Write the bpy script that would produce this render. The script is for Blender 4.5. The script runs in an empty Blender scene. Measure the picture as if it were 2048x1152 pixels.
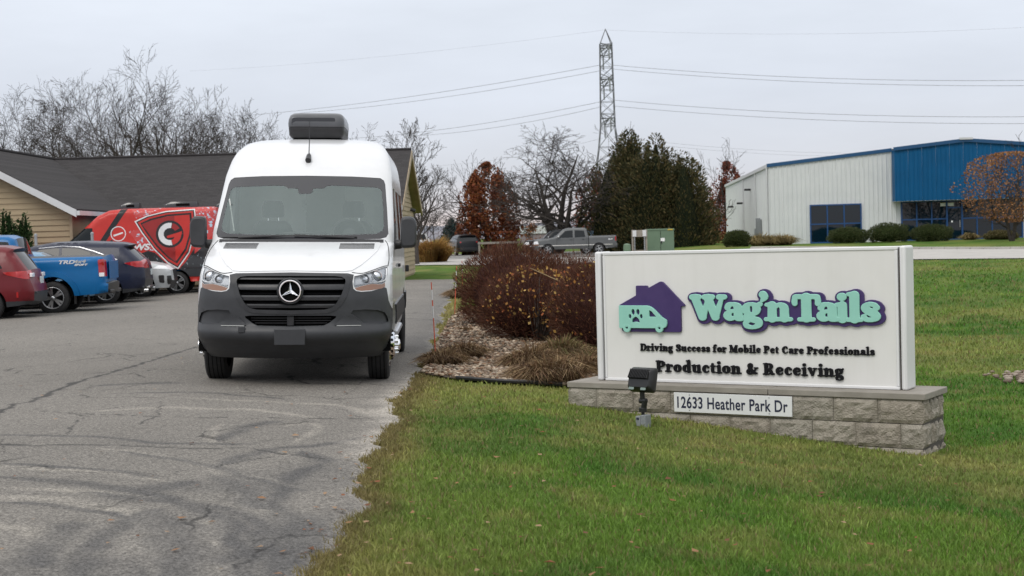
import bpy, bmesh, math, random
import numpy as np
from mathutils import Vector, Matrix, Euler
from mathutils.geometry import delaunay_2d_cdt

S = bpy.context.scene
COL = S.collection
R = math.radians

# ------------------------------------------------------------------ camera
FPX, CAMH, PITCH, ROLL = 2958.0, 1.5, math.atan((576 - 472) / 2958.0), R(1.6)
cam_data = bpy.data.cameras.new('camera')
cam_data.sensor_width = 36
cam_data.lens = FPX / 2048 * 36
cam_data.clip_start, cam_data.clip_end = 0.1, 6000
cam_data.dof.use_dof = True
cam_data.dof.focus_distance = 15.0
cam_data.dof.aperture_fstop = 5.0
cam = bpy.data.objects.new('camera', cam_data)
COL.objects.link(cam)
cam.matrix_world = Matrix.Translation((0, 0, CAMH)) @ Matrix.Rotation(R(90) - PITCH, 4, 'X') @ Matrix.Rotation(-ROLL, 4, 'Z')
S.camera = cam

# ------------------------------------------------------------------ sky, sun, exposure
SUN_EL, SUN_AZ = 50, 205      # degrees; azimuth clockwise from +Y, the sun stands behind the camera, a little to the left
W = bpy.data.worlds.new('World')
S.world = W
W.use_nodes = True
nt = W.node_tree
nt.nodes.clear()
def wn(t, **k):
    n = nt.nodes.new(t)
    for a, b in k.items():
        setattr(n, a, b)
    return n
wl = nt.links.new
out = wn('ShaderNodeOutputWorld')
bg = wn('ShaderNodeBackground'); bg.inputs[1].default_value = 1.0      # overcast cloud deck
bg2 = wn('ShaderNodeBackground'); bg2.inputs[1].default_value = 0.07   # clear sky above it
add = wn('ShaderNodeMixShader'); add.inputs[0].default_value = 0.12
sky = wn('ShaderNodeTexSky', sky_type='NISHITA', sun_disc=False)
sky.sun_elevation = R(SUN_EL); sky.sun_rotation = R(SUN_AZ)
wl(sky.outputs[0], bg2.inputs[0])
tc = wn('ShaderNodeTexCoord')
sep = wn('ShaderNodeSeparateXYZ'); wl(tc.outputs['Generated'], sep.inputs[0])
mx = wn('ShaderNodeMath', operation='MAXIMUM'); mx.inputs[1].default_value = 0; wl(sep.outputs[2], mx.inputs[0])
cie = wn('ShaderNodeMath', operation='MULTIPLY_ADD'); cie.inputs[1].default_value = 1.1; cie.inputs[2].default_value = 1.0
wl(mx.outputs[0], cie.inputs[0])                                        # standard overcast luminance 1 + 2 sin(elevation)
ramp = wn('ShaderNodeValToRGB'); wl(mx.outputs[0], ramp.inputs[0])
e = ramp.color_ramp.elements
e[0].position = 0.0; e[0].color = (0.78, 0.67, 0.65, 1)
e[1].position = 1.0; e[1].color = (0.71, 0.71, 0.715, 1)
for p_, c_ in ((0.009, (0.78, 0.68, 0.665, 1)), (0.020, (0.72, 0.69, 0.72, 1)), (0.04, (0.665, 0.685, 0.75, 1)), (0.09, (0.665, 0.70, 0.78, 1)), (0.16, (0.68, 0.72, 0.79, 1)), (0.40, (0.70, 0.71, 0.735, 1))):
    q = e.new(p_); q.color = c_
mp = wn('ShaderNodeMapping'); mp.inputs['Scale'].default_value = (2.2, 2.2, 9.0); wl(tc.outputs['Generated'], mp.inputs[0])
noi = wn('ShaderNodeTexNoise'); noi.inputs['Scale'].default_value = 1.6; noi.inputs['Detail'].default_value = 5; noi.inputs['Roughness'].default_value = 0.55
wl(mp.outputs[0], noi.inputs[0])
cr = wn('ShaderNodeMapRange'); cr.inputs[1].default_value = 0.3; cr.inputs[2].default_value = 0.7; cr.inputs[3].default_value = 0.92; cr.inputs[4].default_value = 1.07
wl(noi.outputs[0], cr.inputs[0])
ml = wn('ShaderNodeMath', operation='MULTIPLY'); wl(cie.outputs[0], ml.inputs[0]); wl(cr.outputs[0], ml.inputs[1])
vm = wn('ShaderNodeVectorMath', operation='SCALE'); wl(ramp.outputs[0], vm.inputs[0]); wl(ml.outputs[0], vm.inputs['Scale'])
wl(vm.outputs[0], bg.inputs[0])
wl(bg.outputs[0], add.inputs[1]); wl(bg2.outputs[0], add.inputs[2])
wl(add.outputs[0], out.inputs[0])

sd = bpy.data.lights.new('sun', 'SUN')
sd.energy = 1.1; sd.angle = R(24); sd.color = (1.0, 0.95, 0.88)
sun = bpy.data.objects.new('sun', sd); COL.objects.link(sun)
_a = R(SUN_AZ)
_d = Vector((math.sin(_a) * math.cos(R(SUN_EL)), math.cos(_a) * math.cos(R(SUN_EL)), math.sin(R(SUN_EL))))
sun.rotation_euler = _d.to_track_quat('Z', 'Y').to_euler()
sun.location = (0, -20, 40)

vs = S.view_settings
vs.view_transform = 'Standard'; vs.look = 'None'; vs.exposure = 0.08; vs.gamma = 1.0; vs.use_curve_mapping = False
S.cycles.use_denoising = True
S.cycles.max_bounces = 6
S.cycles.transparent_max_bounces = 12
S.cycles.caustics_reflective = False; S.cycles.caustics_refractive = False

# ------------------------------------------------------------------ helpers: measuring the place
def ray(px, py):
    dx, dy = px - 1024, py - 576
    c, s = math.cos(ROLL), math.sin(ROLL)
    ux, uy = dx * c - dy * s, dy * c + dx * s
    x, y, z = ux / FPX, 1.0, -uy / FPX
    cp, sp = math.cos(PITCH), math.sin(PITCH)
    return Vector((x, y * cp + z * sp, -y * sp + z * cp))
def at(px, py, Y):
    r = ray(px, py); r = r / r.y * Y
    return Vector((r.x, Y, r.z + CAMH))
def gp(px, py, z=0.0):
    r = ray(px, py); t = (z - CAMH) / r.z
    return Vector((r.x * t, r.y * t, z))
def sstep(a, b, v):
    t = np.clip((v - a) / (b - a), 0, 1)
    return t * t * (3 - 2 * t)
_rs = np.random.RandomState(7)
_NT = _rs.rand(257, 257)
def vnoise(x, y, s=1.0):
    x = np.asarray(x, float) * s; y = np.asarray(y, float) * s
    xi = np.floor(x).astype(int); yi = np.floor(y).astype(int)
    fx = x - xi; fy = y - yi
    fx = fx * fx * (3 - 2 * fx); fy = fy * fy * (3 - 2 * fy)
    a = _NT[xi % 256, yi % 256]; b = _NT[(xi + 1) % 256, yi % 256]
    c = _NT[xi % 256, (yi + 1) % 256]; d = _NT[(xi + 1) % 256, (yi + 1) % 256]
    return (a * (1 - fx) + b * fx) * (1 - fy) + (c * (1 - fx) + d * fx) * fy
def fbm(x, y, s=1.0, o=4):
    t = 0; a = 0.5; n = 0
    for i in range(o):
        t = t + a * vnoise(np.asarray(x) + 17.3 * i, np.asarray(y) - 9.1 * i, s); n += a
        s *= 2.03; a *= 0.5
    return t / n
LOTX = [-40, -14, -8, -4.2, -3.2, -1.4, -1.0, 40]
LOTZ = [-.08, -.05, .02, .09, .08, .012, 0.0, 0.0]
def ground(x, y):
    x = np.asarray(x, float); y = np.asarray(y, float)
    near = 1 - sstep(24, 46, y)
    z = np.interp(x, LOTX, LOTZ) * np.where(x < -1, 1 - 0.6 * sstep(24, 50, y), 1)
    xe = np.clip(x + 1.0, 0, 4.6)
    drop = -(0.055 * xe + 0.05 * np.clip(x - 0.2, 0, 3.0))
    z = z + drop * near
    z = z + 0.42 * sstep(66, 98, y) * sstep(6, 16, x)
    z = z + (fbm(x, y, .35, 3) - .5) * 0.05 * sstep(-0.9, 0.4, x)
    return z
def gz(x, y):
    return float(ground(x, y))

# ------------------------------------------------------------------ helpers: objects
def tag(o, label, cat, group=None):
    o['label'] = label; o['category'] = cat
    if group: o['group'] = group
    return o
def struct(o):
    o['kind'] = 'structure'; return o
def stuff(o, label=None, cat=None):
    o['kind'] = 'stuff'
    if label: o['label'] = label
    if cat: o['category'] = cat
    return o
def empty(name, loc=(0, 0, 0), rz=0.0, rot=None, parent=None):
    o = bpy.data.objects.new(name, None)
    COL.objects.link(o); o.location = loc
    o.rotation_euler = rot if rot is not None else (0, 0, rz)
    o.empty_display_size = 0.3
    if parent: o.parent = parent
    return o
def link(name, me, mat=None, parent=None, loc=None, rot=None):
    o = bpy.data.objects.new(name, me)
    COL.objects.link(o)
    if mat is not None and len(me.materials) == 0: me.materials.append(mat)
    if parent is not None: o.parent = parent
    if loc is not None: o.location = loc
    if rot is not None: o.rotation_euler = rot
    return o
def copy_tree(o, parent=None):
    c = o.copy(); COL.objects.link(c); c.parent = parent
    for ch in o.children:
        copy_tree(ch, c)
    return c
def np_mesh(name, V, F, smooth=False):
    """V (n,3), F (m,k) arrays"""
    V = np.ascontiguousarray(V, np.float32); F = np.ascontiguousarray(F, np.int32)
    me = bpy.data.meshes.new(name)
    me.vertices.add(len(V)); me.vertices.foreach_set('co', V.ravel())
    k = F.shape[1]
    me.loops.add(F.size); me.loops.foreach_set('vertex_index', F.ravel())
    me.polygons.add(len(F)); me.polygons.foreach_set('loop_start', np.arange(len(F), dtype=np.int32) * k)
    if smooth: me.polygons.foreach_set('use_smooth', np.ones(len(F), bool))
    me.update(calc_edges=True)
    return me
def set_col(me, name, C):
    a = me.color_attributes.new(name, 'FLOAT_COLOR', 'POINT')
    C = np.asarray(C, np.float32)
    if C.shape[1] == 3: C = np.hstack([C, np.ones((len(C), 1), np.float32)])
    a.data.foreach_set('color', C.ravel())
class MB:
    def __init__(self): self.v = []; self.f = []
    def box(self, c, s, M=None):
        b = len(self.v)
        for dz in (-.5, .5):
            for dx, dy in ((-.5, -.5), (.5, -.5), (.5, .5), (-.5, .5)):
                p = Vector((dx * s[0], dy * s[1], dz * s[2]))
                if M is not None: p = M @ p
                self.v.append((p[0] + c[0], p[1] + c[1], p[2] + c[2]))
        for q in ((3, 2, 1, 0), (4, 5, 6, 7), (0, 1, 5, 4), (1, 2, 6, 5), (2, 3, 7, 6), (3, 0, 4, 7)):
            self.f.append(tuple(b + i for i in q))
        return self
    def span(self, a, b):
        return self.box([(a[i] + b[i]) / 2 for i in range(3)], [abs(b[i] - a[i]) for i in range(3)])
    def tube(self, pts, rad, n=8, cap=True):
        pts = [Vector(p) for p in pts]
        if not hasattr(rad, '__len__'): rad = [rad] * len(pts)
        prev = None; rings = []
        for i, p in enumerate(pts):
            d = (pts[min(i + 1, len(pts) - 1)] - pts[max(i - 1, 0)]).normalized()
            if prev is None:
                u = d.orthogonal().normalized()
            else:
                u = (prev - d * prev.dot(d)).normalized()
            prev = u; w = d.cross(u)
            b = len(self.v); rings.append(b)
            for k in range(n):
                a = 2 * math.pi * k / n
                self.v.append(tuple(p + (u * math.cos(a) + w * math.sin(a)) * rad[i]))
        for i in range(len(rings) - 1):
            for k in range(n):
                a, b = rings[i], rings[i + 1]
                self.f.append((a + k, a + (k + 1) % n, b + (k + 1) % n, b + k))
        if cap:
            self.f.append(tuple(rings[0] + k for k in reversed(range(n))))
            self.f.append(tuple(rings[-1] + k for k in range(n)))
        return self
    def lathe(self, prof, n=24, M=None, closed=False):
        """prof list of (r, h) turned about local z"""
        b = len(self.v)
        for r, h in prof:
            for k in range(n):
                a = 2 * math.pi * k / n
                p = Vector((r * math.cos(a), r * math.sin(a), h))
                if M is not None: p = M @ p
                self.v.append(tuple(p))
        m = len(prof)
        for i in range(m if closed else m - 1):
            j = (i + 1) % m
            for k in range(n):
                self.f.append((b + i * n + k, b + i * n + (k + 1) % n, b + j * n + (k + 1) % n, b + j * n + k))
        return self
    def prism(self, poly, h0, h1, M=None):
        """poly in local xy, from h0 to h1 along local z"""
        b = len(self.v); n = len(poly)
        for h in (h0, h1):
            for x, y in poly:
                p = Vector((x, y, h))
                if M is not None: p = M @ p
                self.v.append(tuple(p))
        self.f.append(tuple(b + i for i in reversed(range(n))))
        self.f.append(tuple(b + n + i for i in range(n)))
        for i in range(n):
            j = (i + 1) % n
            self.f.append((b + i, b + j, b + n + j, b + n + i))
        return self
    def poly(self, pts):
        b = len(self.v); self.v += [tuple(p) for p in pts]
        self.f.append(tuple(range(b, b + len(pts)))); return self
    def grid(self, rows):
        b = len(self.v); m = len(rows[0])
        for r in rows: self.v += [tuple(p) for p in r]
        for i in range(len(rows) - 1):
            for j in range(m - 1):
                self.f.append((b + i * m + j, b + i * m + j + 1, b + (i + 1) * m + j + 1, b + (i + 1) * m + j))
        return self
    def mesh(self, name, smooth=False):
        me = bpy.data.meshes.new(name)
        me.from_pydata(self.v, [], self.f)
        if smooth: me.polygons.foreach_set('use_smooth', [True] * len(me.polygons))
        me.update(); return me
    def build(self, name, mat, parent=None, smooth=False, loc=None, rot=None, bevel=0, seg=2, fix=True):
        me = self.mesh(name, smooth)
        if fix:
            bm = bmesh.new(); bm.from_mesh(me)
            bmesh.ops.recalc_face_normals(bm, faces=bm.faces)
            bm.to_mesh(me); bm.free()
        o = link(name, me, mat, parent, loc, rot)
        if smooth or bevel:
            me.polygons.foreach_set('use_smooth', [True] * len(me.polygons))
            try: me.set_sharp_from_angle(angle=R(38))
            except Exception: pass
        if bevel:
            b = o.modifiers.new('bevel', 'BEVEL'); b.width = bevel; b.segments = seg; b.limit_method = 'ANGLE'; b.angle_limit = R(40)
        return o

# ------------------------------------------------------------------ helpers: materials
def pmat(name, col, rough=.6, metal=0.0, spec=.5, coat=0.0, noise=None, bump=None, coords='Object', alpha=None, emit=None, ior=None):
    """noise = (scale, colour2, lo, hi); bump = (scale, strength)"""
    m = bpy.data.materials.new(name); m.use_nodes = True
    n = m.node_tree.nodes; l = m.node_tree.links
    p = n['Principled BSDF']
    p.inputs['Base Color'].default_value = (*col, 1)
    p.inputs['Roughness'].default_value = rough
    p.inputs['Metallic'].default_value = metal
    p.inputs['Specular IOR Level'].default_value = spec
    p.inputs['Coat Weight'].default_value = coat
    p.inputs['Coat Roughness'].default_value = 0.05
    if emit: p.inputs['Emission Color'].default_value = (*emit[0], 1); p.inputs['Emission Strength'].default_value = emit[1]
    if noise or bump:
        if coords == 'World':
            g = n.new('ShaderNodeNewGeometry'); vec = g.outputs['Position']
        else:
            t = n.new('ShaderNodeTexCoord'); vec = t.outputs[coords]
    if noise:
        sc, c2, lo, hi = noise[:4]
        x = n.new('ShaderNodeTexNoise'); x.inputs['Scale'].default_value = sc; x.inputs['Detail'].default_value = 6; x.inputs['Roughness'].default_value = .65
        l.new(vec, x.inputs['Vector'])
        r = n.new('ShaderNodeValToRGB'); r.color_ramp.elements[0].position = lo; r.color_ramp.elements[1].position = hi
        r.color_ramp.elements[0].color = (*col, 1); r.color_ramp.elements[1].color = (*c2, 1)
        l.new(x.outputs['Fac'], r.inputs[0]); l.new(r.outputs[0], p.inputs['Base Color'])
    if bump:
        x = n.new('ShaderNodeTexNoise'); x.inputs['Scale'].default_value = bump[0]; x.inputs['Detail'].default_value = 5
        l.new(vec, x.inputs['Vector'])
        b = n.new('ShaderNodeBump'); b.inputs['Strength'].default_value = bump[1]; b.inputs['Distance'].default_value = bump[2] if len(bump) > 2 else .02
        l.new(x.outputs['Fac'], b.inputs['Height']); l.new(b.outputs[0], p.inputs['Normal'])
    return m
def amat(name, attr, rough=.7, spec=.3, trans=0.0):
    """colour from a point attribute; optional translucency for leaves"""
    m = bpy.data.materials.new(name); m.use_nodes = True
    n = m.node_tree.nodes; l = m.node_tree.links
    p = n['Principled BSDF']; a = n.new('ShaderNodeAttribute'); a.attribute_name = attr
    l.new(a.outputs['Color'], p.inputs['Base Color'])
    p.inputs['Roughness'].default_value = rough; p.inputs['Specular IOR Level'].default_value = spec
    if trans:
        t = n.new('ShaderNodeBsdfTranslucent'); l.new(a.outputs['Color'], t.inputs[0])
        mix = n.new('ShaderNodeMixShader'); mix.inputs[0].default_value = trans
        l.new(p.outputs[0], mix.inputs[1]); l.new(t.outputs[0], mix.inputs[2]); l.new(mix.outputs[0], n['Material Output'].inputs[0])
    return m
def glass(name, tint, ior=1.5, rough=0.0, refl=(1, 1, 1)):
    m = bpy.data.materials.new(name); m.use_nodes = True
    n = m.node_tree.nodes; l = m.node_tree.links; n.remove(n['Principled BSDF'])
    t = n.new('ShaderNodeBsdfTransparent'); t.inputs[0].default_value = (*tint, 1)
    g = n.new('ShaderNodeBsdfGlossy'); g.inputs['Roughness'].default_value = rough; g.inputs['Color'].default_value = (*refl, 1)
    f = n.new('ShaderNodeFresnel'); f.inputs[0].default_value = ior
    x = n.new('ShaderNodeMixShader')
    l.new(f.outputs[0], x.inputs[0]); l.new(t.outputs[0], x.inputs[1]); l.new(g.outputs[0], x.inputs[2]); l.new(x.outputs[0], n['Material Output'].inputs[0])
    return m

# ------------------------------------------------------------------ helpers: flat shapes cut into regions
def pts_in(poly, P):
    poly = np.asarray(poly, float); x, y = P[:, 0], P[:, 1]
    ins = np.zeros(len(P), bool); n = len(poly)
    for i in range(n):
        x1, y1 = poly[i]; x2, y2 = poly[(i + 1) % n]
        if y1 == y2: continue
        c = ((y1 > y) != (y2 > y)) & (x < (x2 - x1) * (y - y1) / (y2 - y1) + x1)
        ins ^= c
    return ins
def dense(poly, sp, closed=True):
    o = []
    n = len(poly)
    for i in range(n if closed else n - 1):
        a = np.array(poly[i], float); b = np.array(poly[(i + 1) % n], float)
        k = max(1, int(math.ceil(np.linalg.norm(b - a) / sp)))
        for j in range(k): o.append(tuple(a + (b - a) * j / k))
    if not closed: o.append(tuple(poly[-1]))
    return o
def rounded(poly, r, seg=4):
    """round the corners of a closed polygon; r may be a list"""
    o = []; n = len(poly)
    for i in range(n):
        p = Vector(poly[i]); a = Vector(poly[i - 1]); b = Vector(poly[(i + 1) % n])
        rr = r[i] if hasattr(r, '__len__') else r
        if rr <= 0: o.append(tuple(p)); continue
        da, db = (a - p), (b - p)
        k = min(rr, da.length * .48, db.length * .48)
        p0, p1 = p + da.normalized() * k, p + db.normalized() * k
        for j in range(seg + 1):
            t = j / seg
            o.append(tuple(p0 * (1 - t) ** 2 + p * 2 * t * (1 - t) + p1 * t * t))
    return o
def cut(outer, regions, pts, sp=.05, keep=.012):
    """outer polygon, regions [(name, poly)] first wins -> V2 (n,2), {name: tris}"""
    V = []; E = []
    loops = [outer] + [p for _, p in regions]
    for lp in loops:
        d = dense(lp, sp); b = len(V)
        V += [Vector(p) for p in d]
        E += [(b + i, b + (i + 1) % len(d)) for i in range(len(d))]
    B = np.array([tuple(v) for v in V])
    P = np.asarray(pts, float)
    P = P[pts_in(outer, P)]
    ok = np.ones(len(P), bool)
    for i in range(0, len(P), 500):
        d = np.sqrt(((P[i:i + 500, None, :] - B[None]) ** 2).sum(2)).min(1)
        ok[i:i + 500] = d > keep
    V += [Vector(tuple(p)) for p in P[ok]]
    r = delaunay_2d_cdt(V, E, [], 0, 1e-5)
    V2 = np.array([tuple(v) for v in r[0]]); T = np.array([f for f in r[2] if len(f) == 3])
    C = V2[T].mean(1)
    done = ~pts_in(outer, C)
    res = {}
    for nme, poly in regions:
        s = pts_in(poly, C) & ~done
        res.setdefault(nme, []).append(T[s]); done |= s
    res = {k: np.vstack(v) for k, v in res.items()}
    res['rest'] = T[~done]
    return V2, res
def patch(name, V2, T, fn, mat, parent, rim=0.0, rimvec=(0, 1, 0), off=0.0, flip=False, rimkeep=None):
    """map a set of triangles through fn(V2)->(n,3); rim adds an edge of that depth along rimvec"""
    if len(T) == 0: return None
    used = np.unique(T); idx = -np.ones(len(V2), int); idx[used] = np.arange(len(used))
    P = fn(V2[used]) + np.array(rimvec) * off
    T = idx[T]
    if flip: T = T[:, ::-1]
    verts = [tuple(p) for p in P]; faces = [tuple(map(int, t)) for t in T]
    nsm = len(faces)
    if rim:
        ec = {}
        for t in T:
            for a, b in ((t[0], t[1]), (t[1], t[2]), (t[2], t[0])):
                ec[(int(a), int(b))] = 1
        rv = np.array(rimvec) * rim
        for a, b in list(ec):
            if (b, a) not in ec:
                k = len(verts)
                verts += [tuple(P[a]), tuple(P[b]), tuple(P[b] + rv), tuple(P[a] + rv)]
                faces.append((k + 1, k, k + 3, k + 2))
    me = bpy.data.meshes.new(name); me.from_pydata(verts, [], faces)
    me.polygons.foreach_set('use_smooth', [True] * nsm + [False] * (len(faces) - nsm))
    me.update()
    return link(name, me, mat, parent)
def curve_mesh(name, loops, depth, bevel=0.0, res=1):
    """filled, extruded flat shape with holes (loops in xy), thickness 0..depth along z"""
    cu = bpy.data.curves.new(name, 'CURVE'); cu.dimensions = '2D'; cu.fill_mode = 'BOTH'
    cu.extrude = max(depth / 2 - bevel, 1e-4); cu.bevel_depth = bevel; cu.bevel_resolution = res; cu.offset = -bevel
    for lp in loops:
        s = cu.splines.new('POLY'); s.points.add(len(lp) - 1)
        for i, p in enumerate(lp): s.points[i].co = (p[0], p[1], 0, 1)
        s.use_cyclic_u = True
    return _curve_to_mesh(name, cu, depth)
def _curve_to_mesh(name, cu, depth):
    o = bpy.data.objects.new('tmp', cu); COL.objects.link(o)
    me = bpy.data.meshes.new_from_object(o.evaluated_get(bpy.context.evaluated_depsgraph_get()))
    bpy.data.objects.remove(o); bpy.data.curves.remove(cu)
    me.name = name
    co = np.zeros(len(me.vertices) * 3, np.float32); me.vertices.foreach_get('co', co)
    co = co.reshape(-1, 3); co[:, 2] += depth / 2; me.vertices.foreach_set('co', co.ravel()); me.update()
    return me
def text_mesh(s, size, depth, offset=0.0, shear=0.0, spacing=1.0, align='LEFT'):
    cu = bpy.data.curves.new(s, 'FONT'); cu.body = s; cu.size = size; cu.extrude = max(depth / 2, 1e-4); cu.offset = offset
    cu.shear = shear; cu.space_character = spacing; cu.align_x = align
    return _curve_to_mesh('lettering', cu, depth)
def catmull(P, n=6, closed=False):
    P = np.asarray(P, float); m = len(P); o = []
    for i in range(m if closed else m - 1):
        if closed: a, b, c, d = P[(i - 1) % m], P[i], P[(i + 1) % m], P[(i + 2) % m]
        else: a, b, c, d = P[max(i - 1, 0)], P[i], P[i + 1], P[min(i + 2, m - 1)]
        for k in range(n):
            t = k / n
            o.append(.5 * ((2 * b) + (c - a) * t + (2 * a - 5 * b + 4 * c - d) * t * t + (3 * b - a - 3 * c + d) * t ** 3))
    if not closed: o.append(P[-1])
    return np.array(o)
# ------------------------------------------------------------------ materials
M = {}
M['white_paint'] = pmat('white_paint', (.70, .71, .72), .3, spec=.5, coat=.5, noise=(3, (.665, .675, .685), .4, .7))
M['bumper'] = pmat('bumper_plastic', (.032, .034, .038), .46, spec=.42, noise=(4, (.048, .05, .055), .35, .75), bump=(900, .06, .002))
M['black_plastic'] = pmat('black_plastic', (.014, .014, .016), .45, noise=(9, (.022, .022, .024), .4, .7))
M['black_gloss'] = pmat('black_gloss', (.02, .02, .024), .12, coat=.4)
M['grille_plastic'] = pmat('grille_plastic', (.02, .021, .024), .36, noise=(12, (.03, .031, .034), .4, .7))
M['void'] = pmat('void', (.004, .004, .004), .9, spec=.1)
M['chrome'] = pmat('chrome', (.82, .83, .85), .08, metal=1.0)
M['satin_metal'] = pmat('satin_metal', (.55, .56, .58), .32, metal=1.0)
M['rubber'] = pmat('rubber', (.013, .013, .014), .75, noise=(14, (.03, .029, .028), .45, .8), bump=(60, .2, .004))
M['ws_glass'] = glass('windscreen_glass', (.94, .99, .97), 2.2, 0.0, (.84, .98, .96))
M['side_glass'] = glass('side_glass', (.93, .96, .95), 1.5)
M['tint_glass'] = pmat('tinted_glass', (.008, .011, .013), .05, spec=.3)
M['lens'] = glass('lamp_lens', (.9, .92, .94), 1.45)
M['lamp_inner'] = pmat('lamp_reflector', (.75, .77, .8), .28, metal=.85)
M['lamp_white'] = pmat('lamp_white', (.84, .85, .87), .2, spec=.6)
M['amber'] = pmat('amber_lens', (.27, .14, .09), .2, spec=.6, coat=.4)
M['red_lens'] = pmat('red_lens', (.42, .008, .010), .15, spec=.6, coat=.5)
M['seat'] = pmat('seat_cloth', (.045, .047, .05), .85, noise=(20, (.06, .063, .066), .4, .7))
M['interior'] = pmat('interior_trim', (.30, .31, .30), .7, noise=(4, (.34, .35, .34), .4, .7))
M['dash'] = pmat('dashboard', (.40, .41, .40), .65, noise=(6, (.44, .45, .44), .4, .7))
M['interior_pale'] = pmat('interior_pale', (.88, .90, .88), .7, noise=(3, (.75, .77, .75), .4, .7))
M['paper'] = pmat('paper', (.8, .82, .8), .7, noise=(30, (.6, .62, .6), .5, .6))
M['ac_top'] = pmat('roof_unit_shell', (.06, .063, .07), .3, coat=.2, noise=(4, (.08, .083, .09), .4, .7))
# ------------------------------------------------------------------ the white van
def smooth_tab(tab, n=1200, k=9):
    t = np.array(tab); z = np.linspace(t[0, 0], t[-1, 0], n); v = np.interp(z, t[:, 0], t[:, 1])
    ker = np.hanning(2 * k + 1); ker /= ker.sum()
    vp = np.concatenate([2 * v[0] - v[k:0:-1], v, 2 * v[-1] - v[-2:-k - 2:-1]])
    return z, np.convolve(vp, ker, 'valid')
VZ, VYF = smooth_tab([(.28, .26), (.36, .15), (.46, .055), (.485, .0), (.575, -.012), (.61, .04), (.66, .055), (.75, .05), (.9, .055), (1.05, .09), (1.12, .13), (1.16, .19), (1.22, .31),
                      (1.30, .52), (1.37, .75), (1.43, 1.0), (1.455, 1.10), (1.60, 1.235), (2.18, 1.84), (2.30, 1.975), (2.42, 2.14), (2.52, 2.33), (2.60, 2.56), (2.655, 2.85), (2.69, 3.2), (2.70, 3.5)], 1200, 10)
_, VWD = smooth_tab([(.28, .90), (.36, .955), (.5, .99), (.62, 1.0), (.95, 1.0), (1.2, .99), (1.45, .985), (1.6, .98), (2.2, .935), (2.38, .905), (2.48, .875), (2.56, .83), (2.62, .775), (2.665, .69), (2.69, .60), (2.70, .52)], 1200, 14)
_, VC = smooth_tab([(.28, .55), (.6, .58), (1.0, .62), (1.2, .62), (1.36, .48), (1.45, .34), (1.55, .30), (2.2, .30), (2.5, .35), (2.7, .4)], 1200, 30)
def vw(z): return np.interp(z, VZ, VWD)
def vcor(z): return np.interp(z, VZ, VYF) + np.interp(z, VZ, VC)
def vfront(x, z):
    q = np.clip(np.abs(x) / vw(z), 0, 1)
    return np.interp(z, VZ, VYF) + np.interp(z, VZ, VC) * (1 - (1 - q ** 2.5) ** (1 / 2.5))
def vmap(P):
    x, z = P[:, 0], P[:, 1]
    return np.stack([x, vfront(x, z), z], 1)
def mirror(h):   # half polygon (x>=0) starting and ending on the centre line or free -> full polygon
    return list(h) + [(-x, z) for x, z in reversed(h) if x > 1e-6]
def both(h): return [h, [(-x, z) for x, z in reversed(h)]]

van = empty('delivery_van', (-2.24, 14.70, .045), rot=(0, R(1.7), R(2.5)))
tag(van, 'tall white delivery van facing the camera on the asphalt, black bumper and star emblem', 'van')
zrows = np.concatenate([np.arange(.30, 1.10, .035), np.arange(1.10, 1.47, .012), np.arange(1.48, 2.3, .045), np.arange(2.3, 2.55, .025), np.arange(2.55, 2.7, .012)])
fr = np.array(list(np.linspace(0, .86, 18)) + [.895, .925, .95, .97, .983, .992, .997])
gridp = []
for z in zrows:
    w = vw(z)
    for q in fr:
        gridp.append((q * w, z))
        if q > 0: gridp.append((-q * w, z))
zo = np.concatenate([np.arange(.28, 2.5, .03), np.linspace(2.5, 2.70, 22)])
outer = [(float(vw(z)) * .9995, float(z)) for z in zo]
outer = outer + [(-x, z) for x, z in reversed(outer)]
ws_half = [(0, 1.478), (.5, 1.480), (.84, 1.488), (.905, 1.505), (.928, 1.545), (.905, 1.80), (.872, 2.10), (.855, 2.145), (.815, 2.172), (.5, 2.186), (0, 2.192)]
gl_half = [(0, 1.53), (.5, 1.532), (.80, 1.545), (.862, 1.575), (.878, 1.63), (.862, 1.82), (.838, 2.02), (.82, 2.045), (.78, 2.062), (.30, 2.082), (.24, 2.075), (.20, 2.05), (.085, 2.045), (.075, 2.0), (.05, 1.985), (0, 1.985)]
gr_out = [(0, 1.145), (.46, 1.143), (.53, 1.135), (.585, 1.11), (.60, 1.08), (.565, .93), (.51, .83), (.45, .775), (.36, .745), (0, .735)]
gr_in = [(0, 1.118), (.44, 1.116), (.505, 1.108), (.54, 1.085), (.545, 1.06), (.51, .94), (.46, .85), (.41, .80), (.34, .782), (0, .775)]
hl = [(.628, 1.112), (.70, 1.128), (.80, 1.158), (.905, 1.196), (.945, 1.20), (.95, 1.12), (.93, 1.05), (.90, 1.028), (.80, 1.035), (.70, 1.015), (.635, .995), (.622, 1.03)]
ind = [(.635, .993), (.70, 1.013), (.80, 1.033), (.90, 1.026), (.928, 1.045), (.93, 1.0), (.90, .985), (.80, .97), (.70, .965), (.655, .972)]
bump = [(0, .27), (1.2, .27), (1.2, .72), (.997, .77), (.965, .86), (.955, .93), (.945, .985), (.925, .996), (.80, .962), (.70, .956), (.648, .966), (.62, .99), (.612, 1.06), (.622, 1.128), (.56, 1.142), (0, 1.152)]
low = [(0, .722), (.40, .722), (.455, .715), (.45, .70), (.38, .645), (.33, .622), (0, .615)]
fog = [(.44, .628), (.47, .66), (.52, .705), (.57, .716), (.63, .70), (.68, .655), (.70, .628), (.57, .622)]
rec = [(.715, .64), (.69, .67), (.64, .715), (.60, .74), (.62, .772), (.74, .778), (.86, .768), (.93, .74), (.955, .69), (.965, .642), (.9, .628)]
hood_half = [(0, 1.165), (.52, 1.158), (.60, 1.165), (.68, 1.215), (.76, 1.285), (.83, 1.36), (.855, 1.42), (.84, 1.452), (0, 1.452)]
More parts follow.
